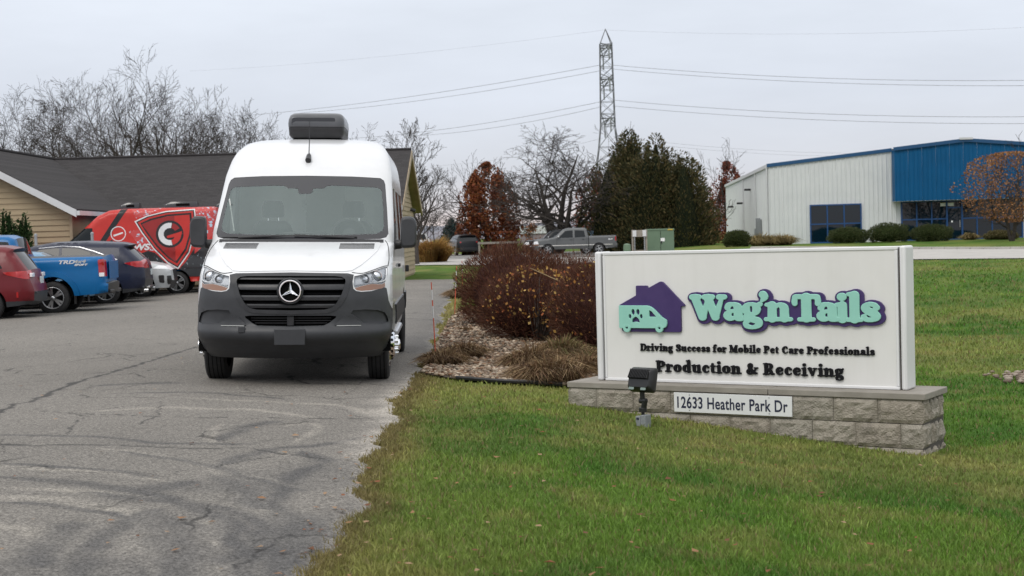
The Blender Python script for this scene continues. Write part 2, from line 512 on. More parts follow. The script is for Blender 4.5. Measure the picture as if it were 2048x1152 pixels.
regs = [('glass', mirror(gl_half)), ('frit', mirror(ws_half))]
for h in both(hl): regs.append(('hl', h))
for h in both(ind): regs.append(('ind', h))
regs += [('grin', mirror(gr_in)), ('grout', mirror(gr_out)), ('low', mirror(low))]
for h in both(fog): regs.append(('fog', h))
for h in both(rec): regs.append(('rec', h))
regs += [('bump', mirror(bump)), ('hood', mirror(hood_half))]
V2, TR = cut(outer, regs, gridp, sp=.028, keep=.009)
Y = (0, 1, 0)
body = patch('body', V2, TR['rest'], vmap, M['white_paint'], van, rim=.03, rimvec=Y)
patch('hood', V2, TR['hood'], vmap, M['white_paint'], van, rim=.03, rimvec=(0, .5, -.5), off=-.010)
wsf = patch('windscreen_surround', V2, TR['frit'], vmap, M['black_gloss'], van, rim=.02, rimvec=Y, off=.004)
patch('windscreen', V2, TR['glass'], vmap, M['ws_glass'], van, off=.006)
bmp = patch('bumper', V2, TR['bump'], vmap, M['bumper'], van, rim=.06, rimvec=Y, off=-.006)
patch('lower_intake', V2, TR['low'], vmap, M['void'], bmp, off=.09)
gro = patch('grille_frame', V2, TR['grout'], vmap, M['grille_plastic'], van, rim=.09, rimvec=Y, off=-.014)
patch('grille_opening', V2, TR['grin'], vmap, M['void'], gro, off=.10)
# headlights: each a reflector bowl behind a clear lens
def half(T, sgn):
    c = V2[T].mean(1)[:, 0]; return T[c * sgn > 0]
for s in (1, -1):
    patch('corner_panel', V2, half(TR['rec'], s), vmap, M['bumper'], bmp, rim=.03, rimvec=Y, off=.028)
    patch('lamp_pod', V2, half(TR['fog'], s), vmap, M['bumper'], bmp, rim=.04, rimvec=Y, off=-.016)
    h = patch('headlight', V2, half(TR['hl'], s), vmap, M['lens'], van, rim=.012, rimvec=Y, off=.0)
    patch('reflector', V2, half(TR['hl'], s), vmap, M['lamp_white'], h, off=.05)
    for cx, cz, rr in ((.84, 1.105, .055), (.73, 1.075, .045)):
        yy = float(vfront(cx, cz)) + .035
        m = MB().lathe([(rr, -.02), (rr * .9, .0), (rr * .55, .018), (0.001, .022)], 20, Matrix.Translation((s * cx, yy, cz)) @ Matrix.Rotation(R(90), 4, 'X'))
        m.build('lamp_bowl', M['lamp_inner'], h, smooth=True)
        MB().lathe([(rr * 1.12, .0), (rr * 1.12, -.025), (rr, -.025), (rr, 0)], 20, Matrix.Translation((s * cx, yy - .004, cz)) @ Matrix.Rotation(R(90), 4, 'X')).build('bezel', M['chrome'], h, smooth=True)
    # light signature strip: an L of bright plastic
    L = [(.64, 1.02), (.72, 1.028), (.79, 1.045), (.815, 1.07), (.795, 1.115)]
    L2 = [(.80, 1.045), (.87, 1.05), (.925, 1.068), (.937, 1.12), (.935, 1.18)]
    for q in (L, L2):
        pts = [(s * a, float(vfront(a, b)) + .012, b) for a, b in catmull(q, 5)]
        MB().tube(pts, .008, 6).build('light_guide', M['lamp_white'], h, smooth=True)
    patch('turn_signal', V2, half(TR['ind'], s), vmap, M['amber'], van, rim=.01, rimvec=Y, off=-.001)
# grille slats, each follows the bow of the front
def ginner(z):    # half-width of the opening at a height
    P = gr_in; zs = [p[1] for p in P[2:-1]][::-1]; xs = [p[0] for p in P[2:-1]][::-1]
    return float(np.interp(z, zs, xs))
for zc, hh in ((1.092, .030), (1.002, .062), (.895, .058), (.815, .045)):
    rows = []
    for dz, dy in ((hh / 2, .045), (hh / 2, .012), (hh * .2, .0), (-hh * .35, .004), (-hh / 2, .02), (-hh / 2, .05)):
        w = ginner(zc + dz * .9) - .002
        rows.append([(x, float(vfront(x, zc + dz)) + dy + .004, zc + dz) for x in np.linspace(-w, w, 26)])
    MB().grid(rows).build('slat', M['grille_plastic'], gro, smooth=True)
for zc in (1.047, .948, .853):   # fine ledges between the slats
    w = ginner(zc)
    MB().grid([[(x, float(vfront(x, zc)) + .05 + k, zc - .014 * (k > .01)) for x in np.linspace(-w, w, 14)] for k in (0, .012)]).build('grille_rib', M['black_plastic'], gro)
# star emblem
em = empty('emblem', (0, .035, .968), parent=van)
RX = Matrix.Rotation(R(90), 4, 'X')
MB().lathe([(.122 + .012 * math.cos(a), .014 * math.sin(a)) for a in np.linspace(0, 2 * math.pi, 10, endpoint=False)], 40, RX, closed=True).build('backing_ring', M['grille_plastic'], em, smooth=True, loc=(0, .012, 0))
MB().lathe([(.104 + .010 * math.cos(a), .012 * math.sin(a)) for a in np.linspace(0, 2 * math.pi, 10, endpoint=False)], 44, RX, closed=True).build('ring', M['chrome'], em, smooth=True)
st = MB()
for k in range(3):
    a0 = R(90 + 120 * k)
    tip = Vector((math.cos(a0) * .101, 0, math.sin(a0) * .101))
    l = Vector((math.cos(a0 + R(60)) * .021, .004, math.sin(a0 + R(60)) * .021)); r = Vector((math.cos(a0 - R(60)) * .021, .004, math.sin(a0 - R(60)) * .021))
    c = Vector((0, -.014, 0))
    st.poly([c, l, tip]); st.poly([c, tip, r])
st.build('star', M['chrome'], em, fix=False)
MB().lathe([(.1, .0), (.001, .0)], 32, Matrix.Translation((0, .02, 0)) @ RX).build('disc', M['void'], em)
# plate bracket, tow cap, intake bars, camera sensor
MB().box((0, -.018, .513), (.31, .022, .165)).build('plate_bracket', M['bumper'], bmp, bevel=.008)
MB().box((-.48, float(vfront(.48, .58)) - .012, .585), (.068, .02, .062)).build('tow_cover', M['bumper'], bmp, bevel=.006)
for zc in (.645, .67, .695):
    w = .40 if zc > .66 else .36
    MB().grid([[(x, float(vfront(x, .66)) + .06, zc + d) for x in np.linspace(-w, w, 12)] for d in (-.004, .004)]).build('intake_bar', M['black_plastic'], bmp)
MB().box((0, .08, .668), (.07, .03, .10)).build('intake_post', M['black_plastic'], bmp, bevel=.006)
for s in (1, -1):
    MB().grid([[(s * x, float(vfront(x, z)) - .02, z) for x in np.linspace(.46, .70, 8)] for z in (.618, .624)]).build('reflector_strip', M['dash'], bmp)
# under tray, chassis
MB().box((0, 2.9, .42), (1.5, 5.0, .24)).build('chassis', M['void'], van)
MB().box((0, .85, .37), (1.3, .7, .12)).build('under_tray', M['void'], van)
MB().box((-.1, .95, .30), (1.3, .12, .09)).build('front_axle', M['black_plastic'], van)
for s in (1, -1):      # shut lines: hood to wing, wing to bumper
    for q in ([(.948, 1.205), (.955, 1.27), (.945, 1.36), (.925, 1.43), (.895, 1.472)], [(.60, 1.15), (.70, 1.14), (.80, 1.168), (.90, 1.204), (.94, 1.21)]):
        MB().tube([(s * a, float(vfront(a, b)) - .001, b) for a, b in catmull(q, 6)], .0045, 5).build('shut_line', M['void'], body)
# hood vents and wipers
for s in (1, -1):
    rows = []
    for z in np.linspace(1.380, 1.438, 6):
        rows.append([(s * x, float(vfront(x, z)) - .017, z) for x in np.linspace(.42, .80, 12)])
    v_ = MB().grid(rows).build('hood_vent', M['black_plastic'], van)
    for z in (1.388, 1.40, 1.412, 1.424, 1.434):
        MB().tube([(s * x, float(vfront(x, z)) - .024, z + .003) for x in np.linspace(.43, .79, 8)], .005, 5).build('vent_louvre', M['grille_plastic'], v_)
for s, a in ((-1, .02), (1, .03)):
    p = [(s * .62 - .05, 1.497), (s * .35 - .05, 1.512), (s * .05 - .12, 1.502 + a)]
    pts = [(x, float(vfront(x, z)) - .022, z) for x, z in p]
    MB().tube(pts, [.012, .011, .007], 6).build('wiper', M['black_plastic'], van, smooth=True)
    pts = [(x, float(vfront(x, 1.515)) - .014, 1.513 + .012 * math.cos(x * 3)) for x in np.linspace(s * .35 - .5, s * .35 + .25, 10)]
    MB().tube(pts, .007, 5).build('wiper_blade', M['black_plastic'], van)
# cowl between hood and glass
MB().grid([[(x, float(vfront(x, z)) - .016 - (.0 if z < 1.456 else .006), z) for x in np.linspace(-.88, .88, 40)] for z in (1.450, 1.458, 1.468, 1.484)]).build('cowl', M['black_plastic'], van)
# sides
LEN = 5.93
def smap(s):
    def f(P):
        y, z = P[:, 0], P[:, 1]
        x = vw(z) - .03 * sstep(5.3, 5.93, y)
        return np.stack([s * x, y, z], 1)
    return f
def arch(y0, r, n=16, zc=.36):
    return [(y0 + r * math.cos(a), zc + r * math.sin(a)) for a in np.linspace(0, math.pi, n)]
zz = np.concatenate([np.arange(.36, 2.5, .04), np.linspace(2.5, 2.70, 16)])
front_edge = [(float(vcor(z)), float(z)) for z in zz]
FAX, RAX = .98, 4.64
side_poly = [(float(vcor(.78)), .78)] + [p for p in front_edge if p[1] > .79] + [(LEN, 2.70), (LEN, .42)]
side_poly += [(RAX + .46, .42)] + [(RAX + .46 * math.cos(a), .40 + .46 * math.sin(a)) for a in np.linspace(0.05, math.pi - .05, 16)] + [(RAX - .46, .42), (FAX + .46, .42)]
side_poly += [(FAX + .46 * math.cos(a), .40 + .44 * math.sin(a)) for a in np.linspace(0.05, math.pi * .55, 10)]
gy, gz_ = np.meshgrid(np.arange(.5, 5.93, .12), np.arange(.42, 2.7, .07))
gs = np.stack([gy.ravel(), gz_.ravel()], 1)
win1 = rounded([(1.62, 1.42), (1.80, 1.62), (2.20, 2.06), (2.78, 2.08), (2.80, 1.40)], .05)
win2 = rounded([(3.0, 1.42), (3.0, 2.06), (3.95, 2.06), (3.95, 1.42)], .05)
win3 = rounded([(4.1, 1.42), (4.1, 2.06), (5.3, 2.06), (5.3, 1.42)], .05)
clad = [(FAX + .47, .56), (5.9, .56), (5.9, .78), (1.30, .78), (FAX + .44, .70)]
for s in (1, -1):
    V3, T3 = cut(side_poly, [('w1', win1), ('w2', win2), ('w3', win3), ('cl', clad)], gs, sp=.07, keep=.02)
    sd_ = patch('side_panel', V3, T3['rest'], smap(s), M['white_paint'], van, rim=.03, rimvec=(-s, 0, 0), flip=s < 0)
    patch('side_window', V3, T3['w1'], smap(s), M['side_glass'], van, off=.008, rimvec=(-s, 0, 0), flip=s < 0)
    patch('side_window', V3, T3['w2'], smap(s), M['tint_glass'], van, off=.004, rimvec=(-s, 0, 0), flip=s < 0)
    patch('side_window', V3, T3['w3'], smap(s), M['tint_glass'], van, off=.004, rimvec=(-s, 0, 0), flip=s < 0)
    patch('side_cladding', V3, T3['cl'], smap(s), M['bumper'], van, rim=.02, rimvec=(-s, 0, 0), off=-.016, flip=s < 0)
    for yy, zt_ in ((1.50, 1.42), (2.9, 2.3), (4.02, 2.3)):
        MB().grid([[(s * (float(vw(z)) + .0015), yy + d, z) for z in np.linspace(.8, zt_, 20)] for d in (-.005, .005)]).build('door_gap', M['void'], sd_)
    MB().box((s * (float(vw(1.18)) + .012), 2.72, 1.18), (.03, .18, .04)).build('door_handle', M['black_plastic'], sd_, bevel=.008)
    MB().box((s * (float(vw(1.1)) + .02), 5.75, 1.08), (.05, .06, .09)).build('side_marker', M['black_plastic'], sd_, bevel=.008)
    # mirror
    mr = empty('wing_mirror', (s * 1.0, 1.52, 1.55), parent=van)
    hs = []
    for yy, sc in ((-.10, .82), (-.085, .95), (-.03, 1.0), (.03, .98), (.05, .9)):
        pl = rounded([(.055 - .0, -.165), (.225, -.155), (.235, .11), (.20, .185), (.06, .185)], .05, 4)
        hs.append([(s * (.145 + (x - .145) * sc), yy, .0 + (z - .01) * sc + .01) for x, z in pl])
    m = MB(); m.grid([r + [r[0]] for r in hs]); m.poly(hs[0]); m.poly(hs[-1])
    m.build('mirror_housing', M['bumper'], mr, smooth=True)
    m = MB(); m.tube([(-s * .03, .02, -.12), (s * .05, .0, -.12), (s * .09, .0, -.1)], [.06, .05, .045], 10).build('mirror_arm', M['black_plastic'], mr, smooth=True)
    m = MB().prism([(-.22, -.15), (.12, -.15), (.12, .14), (-.02, .02)], -.012, .012, Matrix.Translation((-s * .015, .10, -.03)) @ Matrix(((0, 0, s, 0), (1, 0, 0, 0), (0, 1, 0, 0), (0, 0, 0, 1)))).build('mirror_base', M['black_plastic'], mr)
    # inner door trim seen through the windscreen
    MB().box((s * .86, 2.15, 1.15), (.06, 1.1, .62)).build('door_trim', M['dash'], van)
# roof skin and rear face
zt = 2.70
fx = np.linspace(-1, 1, 17)
rows = []
for k in range(9):
    t = k / 8
    row = []
    for q in fx:
        x = q * .52; y0 = float(vfront(x * .999, zt)); row.append((x, y0 + (LEN - .03 - y0) * t, zt + .012 * (1 - q * q) * min(1, t * 3)))
    rows.append(row)
MB().grid(rows).build('roof', M['white_paint'], van, smooth=True)
back = [(float(vw(z)) - .03, LEN, float(z)) for z in zz] + [(-(float(vw(z)) - .03), LEN, float(z)) for z in reversed(zz)]
MB().poly(back).build('rear_doors', M['white_paint'], van)
for s in (1, -1):   # roof drip rails
    MB().tube([(s * .70, y, 2.672) for y in np.linspace(3.5, 5.85, 8)], .012, 5).build('roof_rail', M['white_paint'], van)
# roof air conditioner
ac = empty('roof_air_conditioner', (-.005, 3.55, 2.70), parent=van); ac.scale = (.95, 1, .95)
def loft_box(sections, name, mat, par, smooth=True):
    m = MB(); m.grid([r + [r[0]] for r in sections]); m.poly(sections[0]); m.poly(list(sections[-1]))
    return m.build(name, mat, par, smooth=smooth)
def rr_section(w, d, z, r, cy=0):
    return [(x, y + cy, z) for x, y in rounded([(-w, -d), (w, -d), (w, d), (-w, d)], r, 5)]
loft_box([rr_section(.315, .42, .0, .09), rr_section(.345, .45, .035, .1), rr_section(.352, .46, .12, .1), rr_section(.350, .458, .135, .1)], 'unit_base', M['black_plastic'], ac)
loft_box([rr_section(.355, .465, .137, .1), rr_section(.357, .467, .18, .1), rr_section(.352, .455, .235, .1), rr_section(.335, .42, .285, .1), rr_section(.30, .36, .315, .1), rr_section(.2, .25, .325, .08)], 'unit_cover', M['ac_top'], ac)
loft_box([[(x, y, z) for x, z, y in [(a, b, -.462) for a, b in rounded([(-.30, .15), (.24, .15), (.24, .25), (-.30, .25)], .03, 4)]], [(x, -.452 + .02 * (z > .2), z) for x, z in rounded([(-.31, .145), (.25, .145), (.25, .262), (-.31, .262)], .03, 4)]], 'unit_grille', M['black_gloss'], ac)
# antenna
an = MB().tube([(0, vfront(0, 2.36) - .005, 2.36), (0, vfront(0, 2.36) - .035, 2.375), (0, vfront(0, 2.42) - .03, 2.43), (0, vfront(0, 2.46) - .02, 2.455)], [.03, .034, .026, .008], 10).build('antenna_base', M['black_plastic'], van, smooth=True)
MB().tube([(0, float(vfront(0, 2.43)) - .03, 2.44), (0, float(vfront(0, 2.43)) + .02, 2.60), (0, float(vfront(0, 2.43)) + .07, 2.85)], [.007, .005, .003], 5).build('antenna_rod', M['black_plastic'], van)
# wheels
def wheel(par, loc, s, r=.365, w=.225, dual=False, cover='chrome'):
    """axis along local x, outside at +s"""
    o = empty('wheel', loc, parent=par)
    A = Matrix.Rotation(R(90) * s, 4, 'Y')
    prof = [(r * .62, -w * .46), (r * .8, -w * .5), (r * .93, -w * .48), (r * .985, -w * .40), (r, -w * .2), (r, w * .2), (r * .985, w * .40), (r * .93, w * .48), (r * .8, w * .5), (r * .62, w * .46)]
    t = MB().lathe(prof, 40, A)
    t.build('tyre', M['rubber'], o, smooth=True)
    for k in (-.28, -.1, .1, .28):     # tread grooves as thin dark rings
        MB().lathe([(r * 1.0015, k * w - .004), (r * 1.0015, k * w + .004)], 40, A).build('tread_groove', M['void'], o)
    if cover == 'chrome':
        rim = MB().lathe([(r * .64, w * .40), (r * .62, w * .5), (r * .55, w * .46), (r * .50, w * .50), (r * .36, w * .72), (r * .30, w * .74), (r * .28, w * .66), (r * .17, w * .66), (r * .16, w * .95), (r * .11, w * 1.0), (0.001, w * 1.0)], 40, A).build('wheel_cover', M['chrome'], o, smooth=True)
        for k in range(16):
            a = 2 * math.pi * k / 16
            Mh = A @ Matrix.Translation((math.cos(a) * r * .435, math.sin(a) * r * .435, w * .615)) @ Matrix.Rotation(a, 4, 'Z') @ Matrix.Rotation(R(58), 4, 'Y')
            MB().lathe([(.017, .0), (.0005, .001)], 12, Mh).build('cover_hole', M['void'], rim)
        for k in range(6):
            a = 2 * math.pi * k / 6
            MB().lathe([(.019, .0), (.019, .045), (.012, .055), (.0005, .056)], 8, A @ Matrix.Translation((math.cos(a) * r * .235, math.sin(a) * r * .235, w * .66))).build('lug_nut', M['chrome'], rim, smooth=True)
    if cover == 'dish':
        MB().lathe([(r * .64, w * .42), (r * .6, w * .4), (r * .52, -w * .1), (r * .25, -w * .15), (r * .2, w * .1), (.001, w * .12)], 32, A).build('rim', M['satin_metal'], o, smooth=True)
    return o
for s in (1, -1):
    wheel(van, (s * .845, FAX, .365), s)
    wheel(van, (s * .90, RAX, .365), s, cover='dish')
    wheel(van, (s * .64, RAX, .365), s, cover=None)
    MB().box((s * .93, 4.05, .30), (.015, .05, .35)).build('mud_flap', M['rubber'], van)
    MB().tube([(s * .98, 1.9, .42), (s * .98, 3.6, .42)], .035, 8).build('running_board', M['satin_metal'], van, smooth=True)
    # black wheel-house liner
    MB().grid([[(x, FAX + .47 * math.cos(a), .38 + .47 * math.sin(a)) for a in np.linspace(-.1, math.pi + .1, 14)] for x in (s * .55, s * .985)]).build('wheel_liner', M['void'], van)
    MB().grid([[(x, RAX + .47 * math.cos(a), .38 + .47 * math.sin(a)) for a in np.linspace(-.1, math.pi + .1, 14)] for x in (s * .4, s * .985)]).build('wheel_liner', M['void'], van)
# cabin seen through the glass
cab = empty('cabin', (0, 0, 0), parent=van)
rows = [[(x, float(vfront(x, 1.50)) + .03 + k, 1.475 + dz) for x in np.linspace(-.90, .90, 16)] for k, dz in ((0, -.02), (.10, .0), (.35, .02), (.50, .0), (.55, -.12), (.56, -.5))]
MB().grid(rows).build('dashboard', M['dash'], cab, smooth=True)
MB().box((0, 2.98, 1.65), (1.8, .05, 1.5)).build('bulkhead', M['interior_pale'], cab)
MB().box((0.12, 2.94, 1.65), (.46, .03, 1.3)).build('bulkhead_opening', M['dash'], cab)
MB().box((0, 2.3, .98), (1.8, 1.5, .04)).build('cabin_floor', M['dash'], cab)
MB().grid([[(x, float(vfront(x, 2.2)) + d, 2.19 + d * .06) for x in np.linspace(-.86, .86, 10)] for d in (.06, .4, 1.1)]).build('headliner', M['interior_pale'], cab)
for cx in (.48, -.45):
    s_ = empty('seat', (cx, 2.25, 0), parent=cab)
    def sec(y, z, w, d): return [(x, y + yy, z) for x, yy in rounded([(-w, -d), (w, -d), (w, d), (-w, d)], d * .9, 4)]
    loft_box([sec(.12, 1.18, .24, .07), sec(.15, 1.35, .255, .08), sec(.19, 1.52, .25, .08), sec(.22, 1.64, .21, .07), sec(.235, 1.695, .15, .05)], 'backrest', M['seat'], s_)
    loft_box([sec(.24, 1.735, .115, .04), sec(.24, 1.76, .13, .055), sec(.25, 1.86, .125, .055), sec(.255, 1.925, .10, .04)], 'headrest', M['seat'], s_)
    loft_box([sec(-.1, 1.05, .25, .26), sec(-.1, 1.16, .25, .27), sec(-.1, 1.19, .22, .24)], 'cushion', M['seat'], s_)
    for dx in (-.06, .06):
        MB().tube([(dx, .235, 1.66), (dx, .24, 1.76)], .008, 6).build('headrest_post', M['chrome'], s_)
MB().lathe([(.185 + .016 * math.cos(a), .016 * math.sin(a)) for a in np.linspace(0, 2 * math.pi, 8, endpoint=False)], 32, Matrix.Translation((.47, 1.86, 1.54)) @ Matrix.Rotation(R(62), 4, 'X'), closed=True).build('steering_wheel', M['seat'], cab, smooth=True)
MB().lathe([(.07, -.01), (.07, .02), (.001, .03)], 20, Matrix.Translation((.47, 1.86, 1.54)) @ Matrix.Rotation(R(62), 4, 'X')).build('steering_hub', M['seat'], cab, smooth=True)
MB().box((0, 1.60, 1.53), (.48, .16, .07)).build('dash_display', M['black_plastic'], cab, bevel=.012)
MB().box((0, 1.80, 2.04), (.17, .03, .07)).build('inner_mirror', M['black_plastic'], cab, bevel=.01)
MB().box((-.04, 2.0, 1.86), (.05, .006, .14)).build('hang_tag', M['paper'], cab)
MB().box((-.80, 1.62, 1.75), (.012, .012, .36), Matrix.Rotation(R(-8), 4, 'Y')).build('grab_handle', M['interior_pale'], cab)
# ------------------------------------------------------------------ terrain, parking lot, roads, lawn, stone bed
EDGE = np.array([(6.0, -.97), (6.6, -.985), (7.64, -.985), (9.23, -1.05), (11.05, -1.08), (13.77, -1.12), (15.5, -1.03), (17.2, -1.04), (19.8, -1.07), (24.1, -1.19), (29.7, -1.33), (36.2, -1.46), (44.4, -1.68), (52.6, -1.95)])
def xedge(y):
    y = np.asarray(y, float)
    return np.interp(y, EDGE[:, 0], EDGE[:, 1]) + .13 * (1 - sstep(12, 15.5, y)) + (fbm(y * 0 + 3.7, y, 1.3, 4) - .5) * .34 + (vnoise(y * 0 + 9, y, 6) - .5) * .07
BED = [(-1.03, 16.3), (-.6, 15.75), (-.15, 15.5), (.55, 15.45), (1.2, 15.0), (2.2, 16.6), (1.9, 20.5), (1.75, 26), (.6, 34), (-.42, 36), (-.80, 31.4), (-1.16, 27.8), (-1.09, 21.4), (-1.04, 18.5)]
SO, SU, SV = np.array([.498, 14.035]), np.array([.8407, -.5415]), np.array([.5415, .8407])   # sign base: corner, along, back
def signpt(u, v, z): p = SO + SU * u + SV * v; return (p[0], p[1], z)
SIGNBOX = [signpt(a, b, 0)[:2] for a, b in ((-.02, -.02), (3.46, -.02), (3.46, .66), (-.02, .66))]

# lawn and all the land to the horizon: one sheet
ys = np.concatenate([np.linspace(2, 30, 150), np.geomspace(30.5, 1800, 120)])
q = np.linspace(-1, 1, 221)
V = []
for y in ys:
    half_ = 7 + y * .75
    x = np.sign(q) * (np.abs(q) ** 1.6) * half_ * 1.6
    V.append(np.stack([x, np.full_like(x, y), ground(x, np.full_like(x, y)) - .012], 1))
V = np.array(V); n1, n2 = V.shape[:2]
i, j = np.meshgrid(np.arange(n1 - 1), np.arange(n2 - 1), indexing='ij')
F = np.stack([i * n2 + j, i * n2 + j + 1, (i + 1) * n2 + j + 1, (i + 1) * n2 + j], -1).reshape(-1, 4)
me = np_mesh('lawn', V.reshape(-1, 3), F, True)
def lawn_colour(x, y, rnd=None):
    """green to straw, in patches; shared by the sheet and the blades"""
    g = np.array([.100, .174, .027]); d = np.array([.057, .130, .019]); st = np.array([.27, .235, .085]); br = np.array([.18, .125, .06])
    a = fbm(x, y, .9, 4)[:, None]; b = fbm(x + 50, y * .8, .33, 3)[:, None]; c = fbm(x - 30, y + 11, 2.6, 3)[:, None]
    col = g * (1 - sstep(.42, .62, a)) + d * sstep(.42, .62, a)
    sa = sstep(.49, .68, b) * .36 + sstep(.50, .68, c) * .28
    col = col * (1 - sa) + st * sa
    e = np.clip((x - np.interp(y, EDGE[:, 0], EDGE[:, 1])), 0, 9)[:, None]
    eb = np.where(y[:, None] < 40, (1 - sstep(.02, .42, e + (c - .5) * .5)), 0) * .8
    col = col * (1 - eb) + (br * .5 + st * .5) * eb
    el = np.where(y[:, None] < 16, 1 - sstep(.3, 1.6, e + (b - .5) * 1.5), 0) * .2
    return col * (1 - el) + st * .8 * el
Vf = V.reshape(-1, 3)
set_col(me, 'col', lawn_colour(Vf[:, 0], Vf[:, 1]) * .85)
mt = amat('lawn_turf', 'col', .95, .1)
_n = mt.node_tree; _p = _n.nodes['Principled BSDF']
_g = _n.nodes.new('ShaderNodeNewGeometry'); _x = _n.nodes.new('ShaderNodeTexNoise'); _x.inputs['Scale'].default_value = 22; _x.inputs['Detail'].default_value = 8
_n.links.new(_g.outputs['Position'], _x.inputs['Vector'])
_b = _n.nodes.new('ShaderNodeBump'); _b.inputs['Strength'].default_value = .8; _b.inputs['Distance'].default_value = .05
_n.links.new(_x.outputs[0], _b.inputs['Height']); _n.links.new(_b.outputs[0], _p.inputs['Normal'])
struct(link('lawn', me, mt))

# asphalt parking lot, fine near the camera so worn marks can follow the tyre tracks
ys = np.concatenate([np.geomspace(4.5, 24, 430), np.linspace(24.3, 52.4, 90)])
s_ = np.concatenate([np.linspace(0, 6.5, 330), np.geomspace(6.6, 60, 60)])
Y_, S_ = np.meshgrid(ys, s_, indexing='ij')
X_ = xedge(Y_) - S_
Z_ = ground(X_, Y_) + .012 - .03 * (1 - sstep(0, .16, S_)) + (fbm(X_, Y_, 1.4, 2) - .5) * .008
n1, n2 = X_.shape
i, j = np.meshgrid(np.arange(n1 - 1), np.arange(n2 - 1), indexing='ij')
F = np.stack([i * n2 + j, (i + 1) * n2 + j, (i + 1) * n2 + j + 1, i * n2 + j + 1], -1).reshape(-1, 4)
P = np.stack([X_.ravel(), Y_.ravel(), Z_.ravel()], 1)
me = np_mesh('parking_lot', P, F, True)
def c8(pts): return [tuple(gp(x / 1.9457, 560 + y / 1.9457, .03)[:2]) for x, y in pts]
def near(P2, line, w, soft=1.0, taper=True):
    L = catmull(np.array(line), 8); best = np.full(len(P2), 9.0)
    lo, hi = L.min(0) - w * 3, L.max(0) + w * 3
    s = np.where(((P2 > lo) & (P2 < hi)).all(1))[0]
    if len(s) == 0: return np.zeros(len(P2))
    Q = P2[s]; bd = np.full(len(Q), 9.0)
    for k in range(len(L) - 1):
        a, b = L[k], L[k + 1]; d = b - a; t = np.clip(((Q - a) @ d) / (d @ d + 1e-9), 0, 1)
        ww = 1.0
        if taper:
            f = (k + t) / (len(L) - 1); ww = np.clip(np.minimum(f, 1 - f) * 6, .15, 1)
        bd = np.minimum(bd, np.linalg.norm(Q - (a + t[:, None] * d), axis=1) / ww)
    best[s] = bd
    return 1 - sstep(w * (1 - soft), w, best)
P2 = P[:, :2]
wob = np.stack([fbm(P2[:, 0], P2[:, 1], 3, 3) - .5, fbm(P2[:, 0] + 40, P2[:, 1], 3, 3) - .5], 1)
Pw = P2 + wob * .16
light = np.zeros(len(P)); dark = np.zeros(len(P)); crack = np.zeros(len(P))
for w, ln in ((.10, [(-200, 880), (0, 880), (300, 890), (520, 920), (600, 965), (600, 1060), (590, 1180)]), (.07, [(-100, 765), (0, 765), (400, 775), (640, 800)]), (.06, [(350, 685), (560, 700), (800, 735), (1000, 770), (1230, 820)]),
              (.04, [(770, 960), (840, 940), (885, 990), (840, 1040)]), (.04, [(832, 655), (822, 605), (870, 575)]), (.07, [(800, 750), (930, 815), (1040, 900), (1060, 960)]), (.06, [(250, 545), (700, 520), (1050, 520), (1240, 545)]),
              (.05, [(1120, 640), (1220, 585), (1180, 560), (1100, 575)]), (.06, [(0, 838), (380, 850), (620, 868)]), (.09, [(-150, 1010), (100, 1000), (260, 1050)]), (.05, [(620, 480), (1000, 485), (1300, 490), (1460, 520)])):
    light = np.maximum(light, near(Pw, c8(ln), w * 1.6, .9))
for w, ln in ((.16, [(690, 1200), (670, 1080), (650, 980), (600, 915)]), (.08, [(300, 850), (600, 868), (850, 890), (1000, 950), (1060, 1030)]), (.10, [(560, 840), (640, 815), (720, 795)]), (.10, [(820, 765), (900, 800), (980, 850), (1060, 900)]),
              (.07, [(860, 735), (960, 690), (1060, 660), (1250, 640), (1440, 600)]), (.10, [(850, 640), (930, 600), (1010, 570), (1080, 555)]), (.10, [(1170, 665), (1230, 690), (1250, 700)]), (.12, [(160, 1130), (200, 1050), (300, 960)]),
              (.12, [(380, 440), (520, 430), (700, 425)]), (.06, [(420, 690), (800, 730), (1100, 800), (1200, 815)]), (.06, [(0, 750), (400, 765), (600, 790)]), (.2, [(1080, 900), (1150, 1000), (1120, 1100)]), (.12, [(860, 1100), (960, 1060), (1100, 1000)]), (.09, [(-150, 800), (300, 818), (600, 850), (830, 915), (950, 1040), (965, 1200)]), (.11, [(300, 1180), (400, 1030), (520, 950), (650, 900)]), (.09, [(1260, 700), (1150, 760), (1080, 860), (1050, 1000), (1065, 1180)]), (.05, [(-100, 640), (300, 640), (700, 655), (1000, 640)]), (.05, [(-100, 900), (300, 912), (560, 945), (640, 1010)]), (.05, [(450, 470), (800, 462), (1150, 475)])):
    dark = np.maximum(dark, near(Pw, c8(ln), w * 1.5, .9))
for w, ln in ((.018, [(-200, 678), (0, 678), (300, 676), (500, 668), (750, 672), (950, 664), (1240, 690)]), (.012, [(150, 540), (450, 552), (700, 556), (1100, 545), (1420, 533)]), (.03, [(-200, 610), (0, 542), (60, 512), (130, 498), (250, 440), (330, 412), (480, 370), (620, 325), (770, 278)]),
              (.012, [(0, 388), (250, 385), (430, 384)]), (.014, [(1110, 375), (1150, 400), (1190, 412)]), (.012, [(1190, 410), (1400, 405), (1590, 405)]), (.010, [(920, 1110), (1000, 1060), (1060, 1010), (1130, 985)]), (.010, [(1060, 690), (900, 720), (860, 735)]),
              (.009, [(540, 590), (600, 560), (640, 500)]), (.008, [(250, 640), (280, 600), (330, 560)])):
    cj = P2 + (np.stack([vnoise(P2[:, 0], P2[:, 1], 9), vnoise(P2[:, 0] + 9, P2[:, 1] + 5, 9)], 1) - .5) * .09
    crack = np.maximum(crack, near(cj, c8(ln), w * 1.5, .6, False))
big = fbm(P2[:, 0] + 5, P2[:, 1], .45, 4)
se = S_.ravel() * 0 + (xedge(P2[:, 1]) - P2[:, 0])
